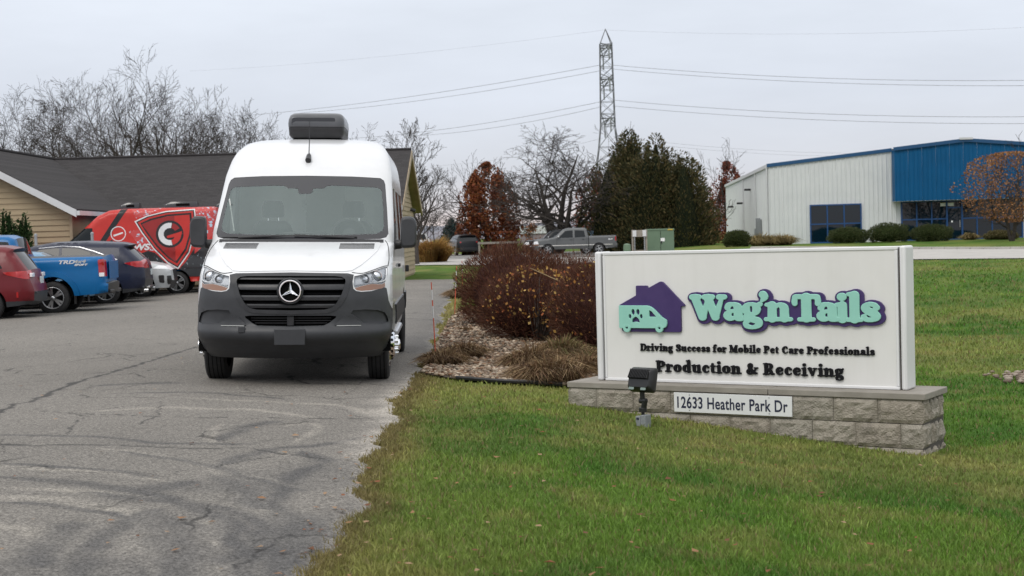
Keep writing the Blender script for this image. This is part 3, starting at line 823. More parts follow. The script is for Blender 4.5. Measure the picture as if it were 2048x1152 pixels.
edge_dust = (1 - sstep(.0, .45, se + (fbm(P2[:, 0], P2[:, 1], 2.3, 3) - .5) * .5)) * sstep(9.2, 10.5, P2[:, 1]) * (1 - sstep(15, 17, P2[:, 1])) * .95 + (1 - sstep(.0, .16, se)) * .55
seal = sstep(.2, 1.2, 2.6 - np.abs(se - .2)) * (1 - sstep(9.5, 11.5, P2[:, 1])) * sstep(.35, .6, fbm(P2[:, 0] + 13, P2[:, 1], .8, 3)) * .45
base = np.array([.178, .165, .146]); lt = np.array([.37, .34, .29]); dk = np.array([.058, .057, .058]); ck = np.array([.03, .029, .028]); dust = np.array([.42, .385, .335])
col = base * (.86 + .3 * big[:, None])
farfade = sstep(17, 30, P2[:, 1])[:, None]
col = col * (1 - seal[:, None]) + dk * seal[:, None]
wearn = (.55 + .45 * sstep(.35, .65, fbm(P2[:, 0], P2[:, 1], 4, 3)))[:, None]
dark_v = sstep(18.5, 20, P2[:, 1]) * sstep(-2.6, -1.2, P2[:, 0]) * (1 - sstep(46, 53, P2[:, 1])) * .45      # older darker strip beside the bed
col = col * (1 - dark_v[:, None]) + dk * 1.2 * dark_v[:, None]
col = col * (1 - light[:, None] * wearn * .42) + lt * light[:, None] * wearn * .42
col = col * (1 - dark[:, None] * (.4 + .6 * wearn) * .74) + dk * dark[:, None] * (.4 + .6 * wearn) * .74
col = col * (1 - edge_dust[:, None] * wearn * .8) + dust * edge_dust[:, None] * wearn * .8
col = col * (1 - crack[:, None] * .85) + ck * crack[:, None] * .85
set_col(me, 'col', col)
ma = bpy.data.materials.new('asphalt'); ma.use_nodes = True
n = ma.node_tree.nodes; l = ma.node_tree.links; p = n['Principled BSDF']; p.inputs['Roughness'].default_value = .85; p.inputs['Specular IOR Level'].default_value = .35
a_ = n.new('ShaderNodeAttribute'); a_.attribute_name = 'col'; g_ = n.new('ShaderNodeNewGeometry')
vo = n.new('ShaderNodeTexVoronoi'); vo.inputs['Scale'].default_value = 110; l.new(g_.outputs['Position'], vo.inputs['Vector'])
sp_ = n.new('ShaderNodeSeparateColor'); l.new(vo.outputs['Color'], sp_.inputs[0])
no = n.new('ShaderNodeTexNoise'); no.inputs['Scale'].default_value = 45; no.inputs['Detail'].default_value = 6; l.new(g_.outputs['Position'], no.inputs['Vector'])
mr_ = n.new('ShaderNodeMapRange'); mr_.inputs[1].default_value = 0; mr_.inputs[2].default_value = 1; mr_.inputs[3].default_value = .5; mr_.inputs[4].default_value = 1.5; l.new(sp_.outputs[0], mr_.inputs[0])
mr2 = n.new('ShaderNodeMapRange'); mr2.inputs[1].default_value = .3; mr2.inputs[2].default_value = .7; mr2.inputs[3].default_value = .7; mr2.inputs[4].default_value = 1.3; l.new(no.outputs[0], mr2.inputs[0])
mm = n.new('ShaderNodeMath'); mm.operation = 'MULTIPLY'; l.new(mr_.outputs[0], mm.inputs[0]); l.new(mr2.outputs[0], mm.inputs[1])
sc_ = n.new('ShaderNodeVectorMath'); sc_.operation = 'SCALE'; l.new(a_.outputs['Color'], sc_.inputs[0]); l.new(mm.outputs[0], sc_.inputs['Scale']); l.new(sc_.outputs[0], p.inputs['Base Color'])
bm_ = n.new('ShaderNodeBump'); bm_.inputs['Strength'].default_value = .5; bm_.inputs['Distance'].default_value = .006; l.new(vo.outputs['Distance'], bm_.inputs['Height']); l.new(bm_.outputs[0], p.inputs['Normal'])
# fine branching cracks, in patches
ns = n.new('ShaderNodeTexNoise'); ns.inputs['Scale'].default_value = 2.5; ns.inputs['Detail'].default_value = 4; l.new(g_.outputs['Position'], ns.inputs['Vector'])
wv = n.new('ShaderNodeVectorMath'); wv.operation = 'MULTIPLY_ADD'; wv.inputs[1].default_value = (.55, .55, 0); l.new(ns.outputs['Color'], wv.inputs[0]); l.new(g_.outputs['Position'], wv.inputs[2])
vc = n.new('ShaderNodeTexVoronoi'); vc.feature = 'DISTANCE_TO_EDGE'; vc.inputs['Scale'].default_value = .75; l.new(wv.outputs[0], vc.inputs['Vector'])
m1_ = n.new('ShaderNodeMapRange'); m1_.inputs[1].default_value = .003; m1_.inputs[2].default_value = .012; m1_.inputs[3].default_value = .35; m1_.inputs[4].default_value = 1.0; l.new(vc.outputs['Distance'], m1_.inputs[0])
nm = n.new('ShaderNodeTexNoise'); nm.inputs['Scale'].default_value = .7; nm.inputs['Detail'].default_value = 3; l.new(g_.outputs['Position'], nm.inputs['Vector'])
m2_ = n.new('ShaderNodeMapRange'); m2_.inputs[1].default_value = .46; m2_.inputs[2].default_value = .58; l.new(nm.outputs[0], m2_.inputs[0])
mxk = n.new('ShaderNodeMix'); mxk.data_type = 'FLOAT'; l.new(m2_.outputs[0], mxk.inputs[0]); mxk.inputs[2].default_value = 1.0; l.new(m1_.outputs[0], mxk.inputs[3])
mm2 = n.new('ShaderNodeMath'); mm2.operation = 'MULTIPLY'; l.new(mm.outputs[0], mm2.inputs[0]); l.new(mxk.outputs[0], mm2.inputs[1]); l.new(mm2.outputs[0], sc_.inputs['Scale'])
struct(link('parking_lot', me, ma))

# concrete road crossing behind, and the lane in front of the blue and white building
def sheet(name, poly, mat, dz=.02, sp=2.0):
    pl = [(float(a), float(b)) for a, b in poly]
    A = np.array(pl); x0, y0 = A.min(0); x1, y1 = A.max(0)
    gx, gy = np.meshgrid(np.arange(x0, x1, sp), np.arange(y0, y1, sp))
    V2_, T_ = cut(pl, [], np.stack([gx.ravel(), gy.ravel()], 1), sp=sp, keep=sp * .3)
    fn = lambda Q: np.stack([Q[:, 0], Q[:, 1], ground(Q[:, 0], Q[:, 1]) + dz], 1)
    return patch(name, V2_, T_['rest'], fn, mat, None)
M['concrete'] = pmat('concrete', (.36, .345, .32), .9, noise=(.8, (.46, .44, .41), .3, .7), coords='World')
road = [tuple(gp(x, y, .0)[:2]) for x, y in ((560, 541), (830, 532), (965, 531), (1200, 527), (1500, 523), (1836, 519.5), (2048, 517), (2300, 514))] + \
       [tuple(gp(x, y, .05)[:2]) for x, y in ((2300, 494), (2048, 500), (1838, 503), (1500, 507), (1260, 511), (960, 517), (830, 519), (560, 524))]
struct(sheet('road', road, M['concrete'], .025))
M['far_asphalt'] = pmat('far_asphalt', (.17, .165, .155), .9, noise=(.5, (.24, .23, .215), .3, .7), coords='World')
struct(sheet('far_parking_lot', [(-42, 99), (9.5, 97), (11, 128), (-42, 128)], M['far_asphalt'], .03, 3.0))
kerb = MB()
kp = [gp(x, y, .05) for x, y in ((1500, 507), (1838, 503), (2048, 500), (2300, 494))]
for k in range(3):
    a, b = kp[k], kp[k + 1]; d = (b - a); nrm = Vector((-d.y, d.x, 0)).normalized() * .2
    for m_ in range(8):
        a0 = a + d * (m_ / 8 + .002); b0 = a + d * ((m_ + 1) / 8 - .002)
        za = gz(a0.x, a0.y); zb = gz(b0.x, b0.y)
        kerb = MB(); v0 = len(kerb.v)
        kerb.v += [(a0.x, a0.y, za - .1), (b0.x, b0.y, zb - .1), (b0.x + nrm.x, b0.y + nrm.y, zb - .1), (a0.x + nrm.x, a0.y + nrm.y, za - .1),
                   (a0.x, a0.y, za + .14), (b0.x, b0.y, zb + .14), (b0.x + nrm.x, b0.y + nrm.y, zb + .14), (a0.x + nrm.x, a0.y + nrm.y, za + .14)]
        kerb.f += [(0, 1, 2, 3), (4, 5, 6, 7), (0, 1, 5, 4), (1, 2, 6, 5), (2, 3, 7, 6), (3, 0, 4, 7)]
        ko = kerb.build('kerb', M['concrete'], None, bevel=.02); struct(ko)

# grass blades: spread evenly over the picture, so thinner with distance
rs = np.random.RandomState(3)
def in_lawn(x, y):
    P_ = np.stack([x, y], 1)
    ok = x > xedge(y) - .05 * rs.rand(len(x))
    ok &= ~pts_in(BED, P_); ok &= ~pts_in(SIGNBOX, P_); ok &= ~pts_in(road, P_)
    return ok
N = 430000
y = 1 / (1 / 5.2 - rs.rand(N) * (1 / 5.2 - 1 / 62)); half_ = y * .37 + 2.2
x = (rs.rand(N) * 2 - 1) * half_
ok = in_lawn(x, y) & (x > -2.4 - (y > 52) * 20)
x, y = x[ok], y[ok]
# tufts that hang over the pavement edge
Ne = 9000
ye = 5.6 + rs.rand(Ne) ** 1.5 * 11; xe = xedge(ye) + rs.randn(Ne) * .045
x = np.concatenate([x, xe]); y = np.concatenate([y, ye]); nb = len(x)
z = ground(x, y) - .015
h = (.020 + .024 * rs.rand(nb)) * (.8 + .5 * fbm(x, y, 1.5, 2)); h[-Ne:] *= 1.1
h *= np.clip(y / 16, 1, 1.8)
w = (.0022 + .0018 * rs.rand(nb)) * np.clip(y / 7, 1, 6)
th = rs.rand(nb) * 2 * np.pi; ln = rs.rand(nb) * .9; la = rs.rand(nb) * 2 * np.pi
dx, dy = np.cos(th) * w, np.sin(th) * w
lx, ly = np.cos(la) * ln * h, np.sin(la) * ln * h
B = np.stack([x, y, z], 1)
V = np.empty((nb, 5, 3))
V[:, 0] = B + np.stack([-dx, -dy, 0 * z], 1); V[:, 1] = B + np.stack([dx, dy, 0 * z], 1)
mid = B + np.stack([lx * .35, ly * .35, h * .62], 1)
V[:, 2] = mid + np.stack([dx, dy, 0 * z], 1) * .75; V[:, 3] = mid - np.stack([dx, dy, 0 * z], 1) * .75
V[:, 4] = B + np.stack([lx, ly, h], 1)
bi = np.arange(nb)[:, None] * 5
F = np.concatenate([bi + np.array([[0, 1, 2]]), bi + np.array([[0, 2, 3]]), bi + np.array([[3, 2, 4]])])
me = np_mesh('grass', V.reshape(-1, 3), F, False)
c = lawn_colour(x, y)
rr = rs.rand(nb)[:, None]
c = np.where(rr < .10, np.array([[.22, .185, .085]]), c * (1.0 + .9 * rs.rand(nb)[:, None] ** 2))
c[-Ne:] = c[-Ne:] * .5 + np.array([.14, .105, .05]) * .6
set_col(me, 'col', np.repeat(c, 5, 0))
M['blade'] = amat('grass_blade', 'col', .6, .25, .25)
stuff(link('grass', me, M['blade']), 'short mown lawn grass, green with straw patches, around the sign', 'grass')

# fallen leaves on grass and asphalt
nl = 420
yl = 1 / (1 / 5.8 - rs.rand(nl) * (1 / 5.8 - 1 / 30)); xl = -.9 + (rs.rand(nl) ** 1.7) * yl * .42 - .25
onp = rs.rand(nl) < .22; xl[onp] = -1.2 - rs.rand(onp.sum()) * 9 * (yl[onp] / 20); 
okl = ~pts_in(SIGNBOX, np.stack([xl, yl], 1)); xl, yl = xl[okl], yl[okl]; nl = len(xl)
sz = .012 + .02 * rs.rand(nl)
a = rs.rand(nl) * 6.28
zl = ground(xl, yl) + np.where(xl > xedge(yl), .03, .02)
V = np.empty((nl, 4, 3))
for k, (u_, v_) in enumerate(((-1, 0), (0, -.6), (1, 0), (0, .6))):
    V[:, k, 0] = xl + sz * (u_ * np.cos(a) - v_ * np.sin(a)); V[:, k, 1] = yl + sz * (u_ * np.sin(a) + v_ * np.cos(a)); V[:, k, 2] = zl + sz * .5 * rs.rand(nl)
me = np_mesh('fallen_leaves', V.reshape(-1, 3), np.arange(nl * 4).reshape(-1, 4))
lc = np.array([[.24, .09, .04], [.30, .16, .08], [.16, .07, .035], [.34, .22, .13]])[rs.randint(0, 4, nl)]
set_col(me, 'col', np.repeat(lc, 4, 0)); M['leaf'] = amat('leaf', 'col', .7, .2, .2)
stuff(link('fallen_leaves', me, M['leaf']), 'dry brown leaves scattered over lawn and asphalt', 'leaves')

# stone bed: soil sheet, then river stones and wood mulch as loose stuff
M['soil'] = pmat('bed_soil', (.07, .052, .038), .95, noise=(9, (.16, .125, .09), .35, .7), coords='World', bump=(25, .6, .03))
struct(sheet('planting_bed', BED, M['soil'], .012, .5))
N = 24000
y = 15.4 + (rs.rand(N) ** 2.0) * 20; x = -1.2 + rs.rand(N) * 3.4
ok = pts_in(BED, np.stack([x, y], 1)); x, y = x[ok], y[ok]; N = len(x)
ico = bmesh.new(); bmesh.ops.create_icosphere(ico, subdivisions=1, radius=1.0)
iv = np.array([v.co[:] for v in ico.verts]); if_ = np.array([[v.index for v in f.verts] for f in ico.faces]); ico.free()
sx = .011 + .022 * rs.rand(N) ** 1.6
sc3 = np.stack([sx * (1 + .5 * rs.rand(N)), sx, sx * (.45 + .3 * rs.rand(N))], 1)
ang = rs.rand(N) * 6.28; ca, sa = np.cos(ang), np.sin(ang)
L = iv[None] * sc3[:, None, :] * (1 + (rs.rand(N, len(iv), 1) - .5) * .35)
V = np.empty_like(L)
V[..., 0] = L[..., 0] * ca[:, None] - L[..., 1] * sa[:, None] + x[:, None]; V[..., 1] = L[..., 0] * sa[:, None] + L[..., 1] * ca[:, None] + y[:, None]
V[..., 2] = L[..., 2] + (ground(x, y) + .02 + .02 * rs.rand(N))[:, None]
F = (if_[None] + (np.arange(N) * len(iv))[:, None, None]).reshape(-1, 3)
me = np_mesh('river_stones', V.reshape(-1, 3), F, True)
pal = np.array([[.34, .30, .25], [.22, .19, .16], [.44, .40, .34], [.15, .125, .10], [.27, .19, .13], [.20, .125, .08], [.56, .53, .48]])
set_col(me, 'col', np.repeat(pal[rs.randint(0, 7, N)] * (.5 + .45 * rs.rand(N)[:, None]) * np.array([1.08, .93, .78]), len(iv), 0))
M['stone'] = amat('river_stone', 'col', .7, .4)
stuff(link('river_stones', me, M['stone']), 'pale river stones and wood chips covering the planting bed', 'stones')
# black edging strip along the front of the bed
pts = [(-.62, 15.73), (-.15, 15.48), (.2, 15.44), (.5, 15.43)]
tag(MB().tube([(a, b, gz(a, b) + .03) for a, b in catmull(pts, 6)], .022, 6).build('edging_strip', M['black_plastic'], None, smooth=True), 'black plastic edging along the front of the stone bed', 'edging')
# ------------------------------------------------------------------ the monument sign
M['sign_white'] = pmat('sign_white', (.76, .755, .735), .45, noise=(1.3, (.70, .695, .67), .35, .75), bump=(300, .03, .001))
def streaks(m, dark, amt):
    n = m.node_tree.nodes; l = m.node_tree.links; p = n['Principled BSDF']; src = p.inputs['Base Color'].links[0].from_socket
    t = n.new('ShaderNodeTexCoord'); mp2 = n.new('ShaderNodeMapping'); mp2.inputs['Scale'].default_value = (9, 9, .7); l.new(t.outputs['Object'], mp2.inputs[0])
    x = n.new('ShaderNodeTexNoise'); x.inputs['Scale'].default_value = 1; x.inputs['Detail'].default_value = 6; l.new(mp2.outputs[0], x.inputs[0])
    r = n.new('ShaderNodeMapRange'); r.inputs[1].default_value = .5; r.inputs[2].default_value = .78; r.inputs[3].default_value = 0; r.inputs[4].default_value = amt; l.new(x.outputs[0], r.inputs[0])
    k = n.new('ShaderNodeMix'); k.data_type = 'RGBA'; l.new(r.outputs[0], k.inputs[0]); l.new(src, k.inputs[6]); k.inputs[7].default_value = (*dark, 1); l.new(k.outputs[2], p.inputs['Base Color'])
streaks(M['sign_white'], (.50, .48, .44), .13)
M['post_white'] = pmat('post_white', (.74, .745, .745), .4, noise=(2, (.68, .685, .685), .4, .7))
M['mint'] = pmat('mint_face', (.30, .62, .52), .45, noise=(6, (.27, .57, .48), .4, .7))
M['purple'] = pmat('purple_face', (.043, .022, .115), .45, noise=(6, (.055, .03, .13), .4, .7))
M['letter_black'] = pmat('letter_black', (.006, .006, .008), .6, spec=.2)
M['letter_navy'] = pmat('letter_navy', (.012, .016, .045), .5)
def block_mat(name, c1, c2, stain):
    m = pmat(name, c1, .95, spec=.15, noise=(14, c2, .32, .72), bump=(70, .9, .02))
    n = m.node_tree.nodes; l = m.node_tree.links; p = n['Principled BSDF']
    src = p.inputs['Base Color'].links[0].from_socket
    g = n.new('ShaderNodeNewGeometry'); x = n.new('ShaderNodeTexNoise'); x.inputs['Scale'].default_value = 2.3; x.inputs['Detail'].default_value = 4
    l.new(g.outputs['Position'], x.inputs['Vector'])
    r = n.new('ShaderNodeMapRange'); r.inputs[1].default_value = .55; r.inputs[2].default_value = .75; r.inputs[3].default_value = 0; r.inputs[4].default_value = .75; l.new(x.outputs[0], r.inputs[0])
    mx_ = n.new('ShaderNodeMix'); mx_.data_type = 'RGBA'; l.new(r.outputs[0], mx_.inputs[0]); l.new(src, mx_.inputs[6]); mx_.inputs[7].default_value = (*stain, 1)
    l.new(mx_.outputs[2], p.inputs['Base Color']); return m
BLK = [block_mat('split_block_a', (.265, .24, .20), (.385, .355, .30), (.10, .088, .075)), block_mat('split_block_b', (.28, .25, .205), (.40, .365, .305), (.13, .11, .09)), block_mat('split_block_c', (.255, .225, .185), (.385, .345, .285), (.085, .078, .07))]
M['cap_stone'] = pmat('cap_stone', (.235, .215, .185), .9, noise=(5, (.31, .285, .25), .35, .7), bump=(120, .4, .006))
M['mortar'] = pmat('mortar', (.09, .08, .07), .95)
RZ = math.atan2(SU[1], SU[0])
sign = empty('monument_sign', (SO[0], SO[1], 0), RZ)       # local x along the sign, y back, z up
tag(sign, 'white company sign with mint and purple logo standing on a block base in the lawn', 'sign')
# base core and blocks
MB().span((.03, .03, -.75), (3.405, .60, .04)).build('base_core', M['mortar'], sign)
rsb = np.random.RandomState(11)
def rough_block(sx, sy, sz, seed, faces):
    """box grid with split faces on the given sides ('f' front, 'r' right, 'l' left)"""
    rs_ = np.random.RandomState(seed); m = MB()
    nx, nz, ny = 11, 6, 11
    def disp(a, b, amp):
        return amp * (fbm(np.array(a * 9 + seed * 3.1), np.array(b * 9 + seed), 2.2, 3) - .35)
    if 'f' in faces:
        m.grid([[(sx * i / nx, -(0 if i in (0, nx) or j in (0, nz) else float(disp(sx * i / nx, sz * j / nz, .045)) + .012), sz * j / nz) for i in range(nx + 1)] for j in range(nz + 1)])
    if 'r' in faces:
        m.grid([[(sx + (0 if i in (0, ny) or j in (0, nz) else float(disp(sy * i / ny + 5, sz * j / nz, .06)) + .012), sy * i / ny, sz * j / nz) for i in range(ny + 1)] for j in range(nz + 1)])
    if 'l' in faces:
        m.grid([[(-(0 if i in (0, ny) or j in (0, nz) else float(disp(sy * i / ny + 9, sz * j / nz, .05)) + .01), sy * (1 - i / ny), sz * j / nz) for i in range(ny + 1)] for j in range(nz + 1)])
    m.box((sx / 2, sy / 2, sz / 2), (sx * .998, sy * .998, sz * .998))
    return m
LB, DB = 3.405, .60
kk = 0
for course in range(4):
    z1 = .043 - course * .205; z0 = z1 - .199
    xs = [.015]
    x_ = .28 + (.195 if course % 2 else 0) + .03
    while x_ < LB - .15: xs.append(x_); x_ += .388
    xs.append(LB)
    for a, b in zip(xs[:-1], xs[1:]):
        fs = 'f' + ('l' if a < .02 else '') + ('r' if b == LB else '')
        m = rough_block(b - a - .003, .2, z1 - z0, kk, fs)
        m.build('block', BLK[kk * 7 % 3], sign, smooth=False, loc=(a, .016 + rsb.rand() * .006, z0)); kk += 1
    for a, b in ((.225, .43), (.437, .60)) if course % 2 == 0 else ((.225, .33), (.337, .60)):
        rough_block(.2, b - a, z1 - z0, kk, 'r').build('block', BLK[kk * 5 % 3], sign, loc=(LB - .207, a, z0)); kk += 1
        rough_block(.2, b - a, z1 - z0, kk, 'l').build('block', BLK[kk * 5 % 3], sign, loc=(.015, a, z0)); kk += 1
for a, b in ((0, .87), (.875, 2.04), (2.045, 3.435)):
    MB().span((a, 0, .046), (b, .30, .10)).build('cap_stone', M['cap_stone'], sign, bevel=.006)
for a, b in ((0, .95), (.955, 2.2), (2.205, 3.435)):
    MB().span((a, .305, .046), (b, .63, .10)).build('cap_stone', M['cap_stone'], sign, bevel=.006)
# cabinet: panel, frame and posts
U0, U1, VF, ZB, ZT = .25, 3.18, .21, .10, 1.322
MB().span((U0 + .055, VF + .008, ZB + .012), (U1 - .03, VF + .19, ZT - .012)).build('face_panel', M['sign_white'], sign, bevel=.004)
fr_ = MB(); fr_.span((U0 + .05, VF, ZT - .03), (U1 - .025, VF + .20, ZT)); fr_.build('top_trim', M['post_white'], sign, bevel=.006)
MB().span((U0 + .05, VF, ZB + .002), (U1 - .025, VF + .20, ZB + .028)).build('bottom_trim', M['post_white'], sign, bevel=.005)
for a, b in ((U0 + .052, U0 + .075), (U1 - .05, U1 - .026)):
    MB().span((a, VF - .001, ZB + .03), (b, VF + .19, ZT - .032)).build('side_trim', M['post_white'], sign, bevel=.004)
MB().span((U1 - .024, VF + .03, ZB), (U1 - .008, VF + .18, ZT - .01)).build('reveal', M['mortar'], sign)
MB().span((U0 + .034, VF + .03, ZB), (U0 + .05, VF + .18, ZT - .01)).build('reveal', M['mortar'], sign)
for a, b in ((U0 - .03, U0 + .033), (U1 - .007, U1 + .045)):
    MB().span((a, VF - .012, ZB), (b, VF + .225, ZT + .004)).build('post', M['post_white'], sign, bevel=.02, seg=4)
# address plate with screws
pl = MB().span((1.135, -.014, -.138), (2.272, -.002, .038)).build('address_plate', M['post_white'], sign, bevel=.002)
me = text_mesh('12633 Heather Park Dr', .155, .002, offset=.0025, spacing=1.06)
co = np.array([v.co[:] for v in me.vertices]); wd = co[:, 0].max() - co[:, 0].min()
k = 1.065 / wd
o = link('address_lettering', me, M['letter_navy'], pl); o.scale = (k, .93, 1); o.rotation_euler = (R(90), 0, 0); o.location = (1.168 - co[:, 0].min() * k, -.0142, -.098)
for a, b in ((1.29, .022), (1.29, -.118), (2.06, .022), (2.06, -.118)):
    MB().lathe([(.007, 0), (.005, .003), (.0004, .0035)], 10, Matrix.Translation((a, -.014, b)) @ Matrix.Rotation(R(90), 4, 'X')).build('screw', M['satin_metal'], pl)

# --- lettering: plump slab-serif letters drawn as strokes of changing width, then outlined
def C(*p): return ('c', p)
def Lr(*p): return ('l', p)
def O(cx, cy, rx, ry, rt, rs_, a0=0, a1=360):
    pts = []
    for a in np.linspace(a0, a1, max(6, int(abs(a1 - a0) / 20) + 1)):
        ca, sa = math.cos(R(a)), math.sin(R(a)); pts.append((cx + rx * ca, cy + ry * sa, rt + (rs_ - rt) * ca * ca))
    return ('l', pts)
X_H = .64
def stem(x, y0, y1, r=.125): return Lr((x, y0 + r * .6, r), (x, y1 - r * .6, r))
def foot(x, w=.19, y=.06, r=.06): return Lr((x - w, y, r), (x + w, y, r))
def iserif(x, y=X_H - .03, w=.17): return Lr((x - w, y - .03, .055), (x - .02, y - .03, .08))
GL = {
 'W': (1.20, [Lr((.16, .84, .12), (.40, .12, .12)), Lr((.40, .10, .10), (.60, .80, .055)), Lr((.58, .84, .12), (.82, .12, .12)), Lr((.82, .10, .10), (1.04, .82, .05)), Lr((.06, .86, .085), (.28, .86, .085)), Lr((.48, .86, .085), (.72, .86, .085)), Lr((.95, .86, .085), (1.12, .86, .08))]),
 'a': (.70, [C((.16, .47, .085), (.20, .56, .085), (.34, .60, .06), (.48, .52, .11), (.50, .40, .125)), Lr((.50, .45, .125), (.50, .12, .125)), C((.50, .12, .12), (.58, .07, .075), (.67, .08, .06)), C((.46, .36, .045), (.26, .33, .06), (.15, .20, .115), (.22, .09, .09), (.36, .09, .055), (.46, .17, .05))]),
 'g': (.70, [O(.30, .42, .175, .185, .05, .12), Lr((.46, .55, .05), (.58, .60, .075)), C((.20, .25, .055), (.12, .13, .075), (.30, .06, .095), (.50, .0, .11), (.53, -.14, .095), (.36, -.24, .055), (.16, -.2, .07), (.12, -.08, .075), (.22, .03, .07))]),
 "'": (.30, [C((.14, .84, .115), (.19, .74, .10), (.10, .60, .035))]),
 'n': (.80, [stem(.20, 0, X_H), iserif(.20), foot(.20), C((.28, .48, .05), (.42, .58, .065), (.56, .50, .115), (.58, .36, .125)), Lr((.58, .4, .125), (.58, .08, .12)), foot(.58)]),
 'T': (.88, [Lr((.44, .85, .14), (.44, .10, .135)), foot(.44, .21), Lr((.12, .87, .07), (.76, .87, .07)), C((.10, .86, .07), (.08, .70, .075), (.09, .62, .07)), C((.78, .86, .07), (.80, .70, .075), (.79, .62, .07))]),
 'i': (.42, [stem(.22, 0, X_H), iserif(.22), foot(.22), C((.20, .86, .125), (.22, .86, .125))]),
 'l': (.44, [stem(.22, 0, 1.0, .13), iserif(.22, .98), foot(.22)]),
 's': (.62, [C((.50, .48, .085), (.44, .58, .065), (.28, .60, .07), (.16, .50, .095), (.24, .38, .115), (.42, .28, .12), (.50, .16, .105), (.38, .07, .07), (.20, .07, .065), (.13, .16, .08))]),
 'D': (.94, [Lr((.24, .82, .135), (.24, .09, .135)), Lr((.06, .87, .055), (.40, .87, .055)), Lr((.06, .055, .055), (.40, .055, .055)), C((.36, .87, .055), (.62, .82, .09), (.76, .60, .14), (.76, .34, .14), (.62, .11, .09), (.36, .055, .055))]),
 'r': (.60, [stem(.20, 0, X_H), iserif(.20), foot(.20, .2), C((.28, .46, .05), (.38, .58, .06), (.49, .52, .105))]),
 'v': (.76, [Lr((.18, .58, .115), (.38, .10, .105)), Lr((.38, .09, .09), (.56, .56, .055)), Lr((.07, .59, .06), (.30, .59, .06)), Lr((.48, .59, .06), (.66, .59, .06))]),
 'S': (.76, [C((.62, .70, .095), (.54, .83, .07), (.36, .86, .075), (.19, .74, .12), (.26, .56, .14), (.48, .42, .15), (.60, .24, .14), (.48, .09, .08), (.28, .06, .07), (.13, .20, .10))]),
 'u': (.82, [stem(.20, .1, X_H), iserif(.20), C((.20, .22, .125), (.26, .09, .09), (.40, .07, .06), (.52, .16, .05)), stem(.58, 0, X_H), iserif(.58), Lr((.58, .07, .07), (.74, .06, .055))]),
 'c': (.62, [C((.50, .47, .09), (.40, .59, .06), (.26, .58, .075), (.17, .42, .125), (.17, .24, .125), (.27, .09, .085), (.42, .07, .055), (.53, .17, .045))]),
 'e': (.66, [C((.28, .33, .05), (.50, .35, .06), (.52, .48, .085), (.38, .59, .06), (.25, .56, .08), (.17, .40, .125), (.18, .22, .12), (.29, .08, .08), (.45, .08, .055), (.55, .18, .045))]),
 'f': (.54, [stem(.22, 0, .8), foot(.22, .2), C((.22, .72, .125), (.26, .88, .085), (.38, .93, .06), (.48, .86, .09)), Lr((.06, .58, .055), (.42, .58, .055))]),
 'o': (.72, [O(.36, .33, .20, .265, .06, .135)]),
 'M': (1.16, [Lr((.18, .82, .06), (.18, .08, .06)), foot(.18, .16), Lr((.26, .84, .14), (.56, .16, .12)), Lr((.56, .14, .08), (.86, .84, .075)), Lr((.92, .82, .14), (.92, .08, .14)), foot(.92, .2), Lr((.06, .87, .06), (.28, .87, .06)), Lr((.84, .87, .06), (1.08, .87, .06))]),
 'b': (.76, [stem(.20, .03, 1.0, .13), iserif(.20, .98), C((.26, .46, .05), (.42, .59, .06), (.57, .46, .12), (.57, .22, .12), (.42, .07, .06), (.22, .10, .06))]),
 'P': (.82, [Lr((.24, .82, .135), (.24, .09, .135)), foot(.24, .21), Lr((.06, .87, .055), (.36, .87, .055)), C((.34, .87, .055), (.56, .83, .08), (.65, .66, .135), (.56, .47, .08), (.34, .42, .055))]),
 't': (.50, [Lr((.22, .74, .09), (.22, .16, .125)), C((.22, .18, .12), (.28, .08, .08), (.40, .09, .05)), Lr((.07, .58, .055), (.40, .58, .055))]),
 'C': (.86, [C((.70, .68, .10), (.58, .84, .065), (.38, .82, .09), (.22, .60, .145), (.21, .34, .145), (.36, .10, .09), (.56, .07, .06), (.74, .24, .05))]),
 'd': (.78, [stem(.56, 0, 1.0, .13), iserif(.56, .98), Lr((.56, .07, .07), (.70, .06, .055)), C((.50, .46, .05), (.36, .58, .06), (.19, .46, .12), (.19, .22, .12), (.34, .07, .06), (.50, .14, .05))]),
 '&': (1.0, [C((.80, .50, .06), (.70, .30, .07), (.50, .10, .09), (.28, .07, .10), (.17, .22, .12), (.28, .42, .08), (.44, .56, .09), (.48, .74, .085), (.36, .84, .065), (.24, .72, .085), (.32, .50, .11), (.52, .26, .13), (.74, .10, .10), (.88, .10, .05)), Lr((.70, .52, .055), (.92, .52, .055))]),
 'R': (.92, [Lr((.24, .82, .135), (.24, .09, .135)), foot(.24, .21), Lr((.06, .87, .055), (.36, .87, .055)), C((.34, .87, .055), (.56, .83, .08), (.64, .67, .13), (.54, .50, .08), (.34, .44, .055)), C((.44, .45, .09), (.60, .26, .125), (.68, .10, .11), (.84, .07, .055))]),
}
def glyph_sdf(strokes, X, Y, fat=0.0):
    D = np.full(X.shape, 9.0)
    for kind, pts in strokes:
        Q = catmull(np.array(pts, float), 5) if kind == 'c' and len(pts) > 2 else np.array(pts, float)
        for a, b in zip(Q[:-1], Q[1:]):
            d = b[:2] - a[:2]; t = np.clip(((X - a[0]) * d[0] + (Y - a[1]) * d[1]) / (d @ d + 1e-9), 0, 1)
            D = np.minimum(D, np.hypot(X - a[0] - t * d[0], Y - a[1] - t * d[1]) - (a[2] + t * (b[2] - a[2])) - fat)
    return D
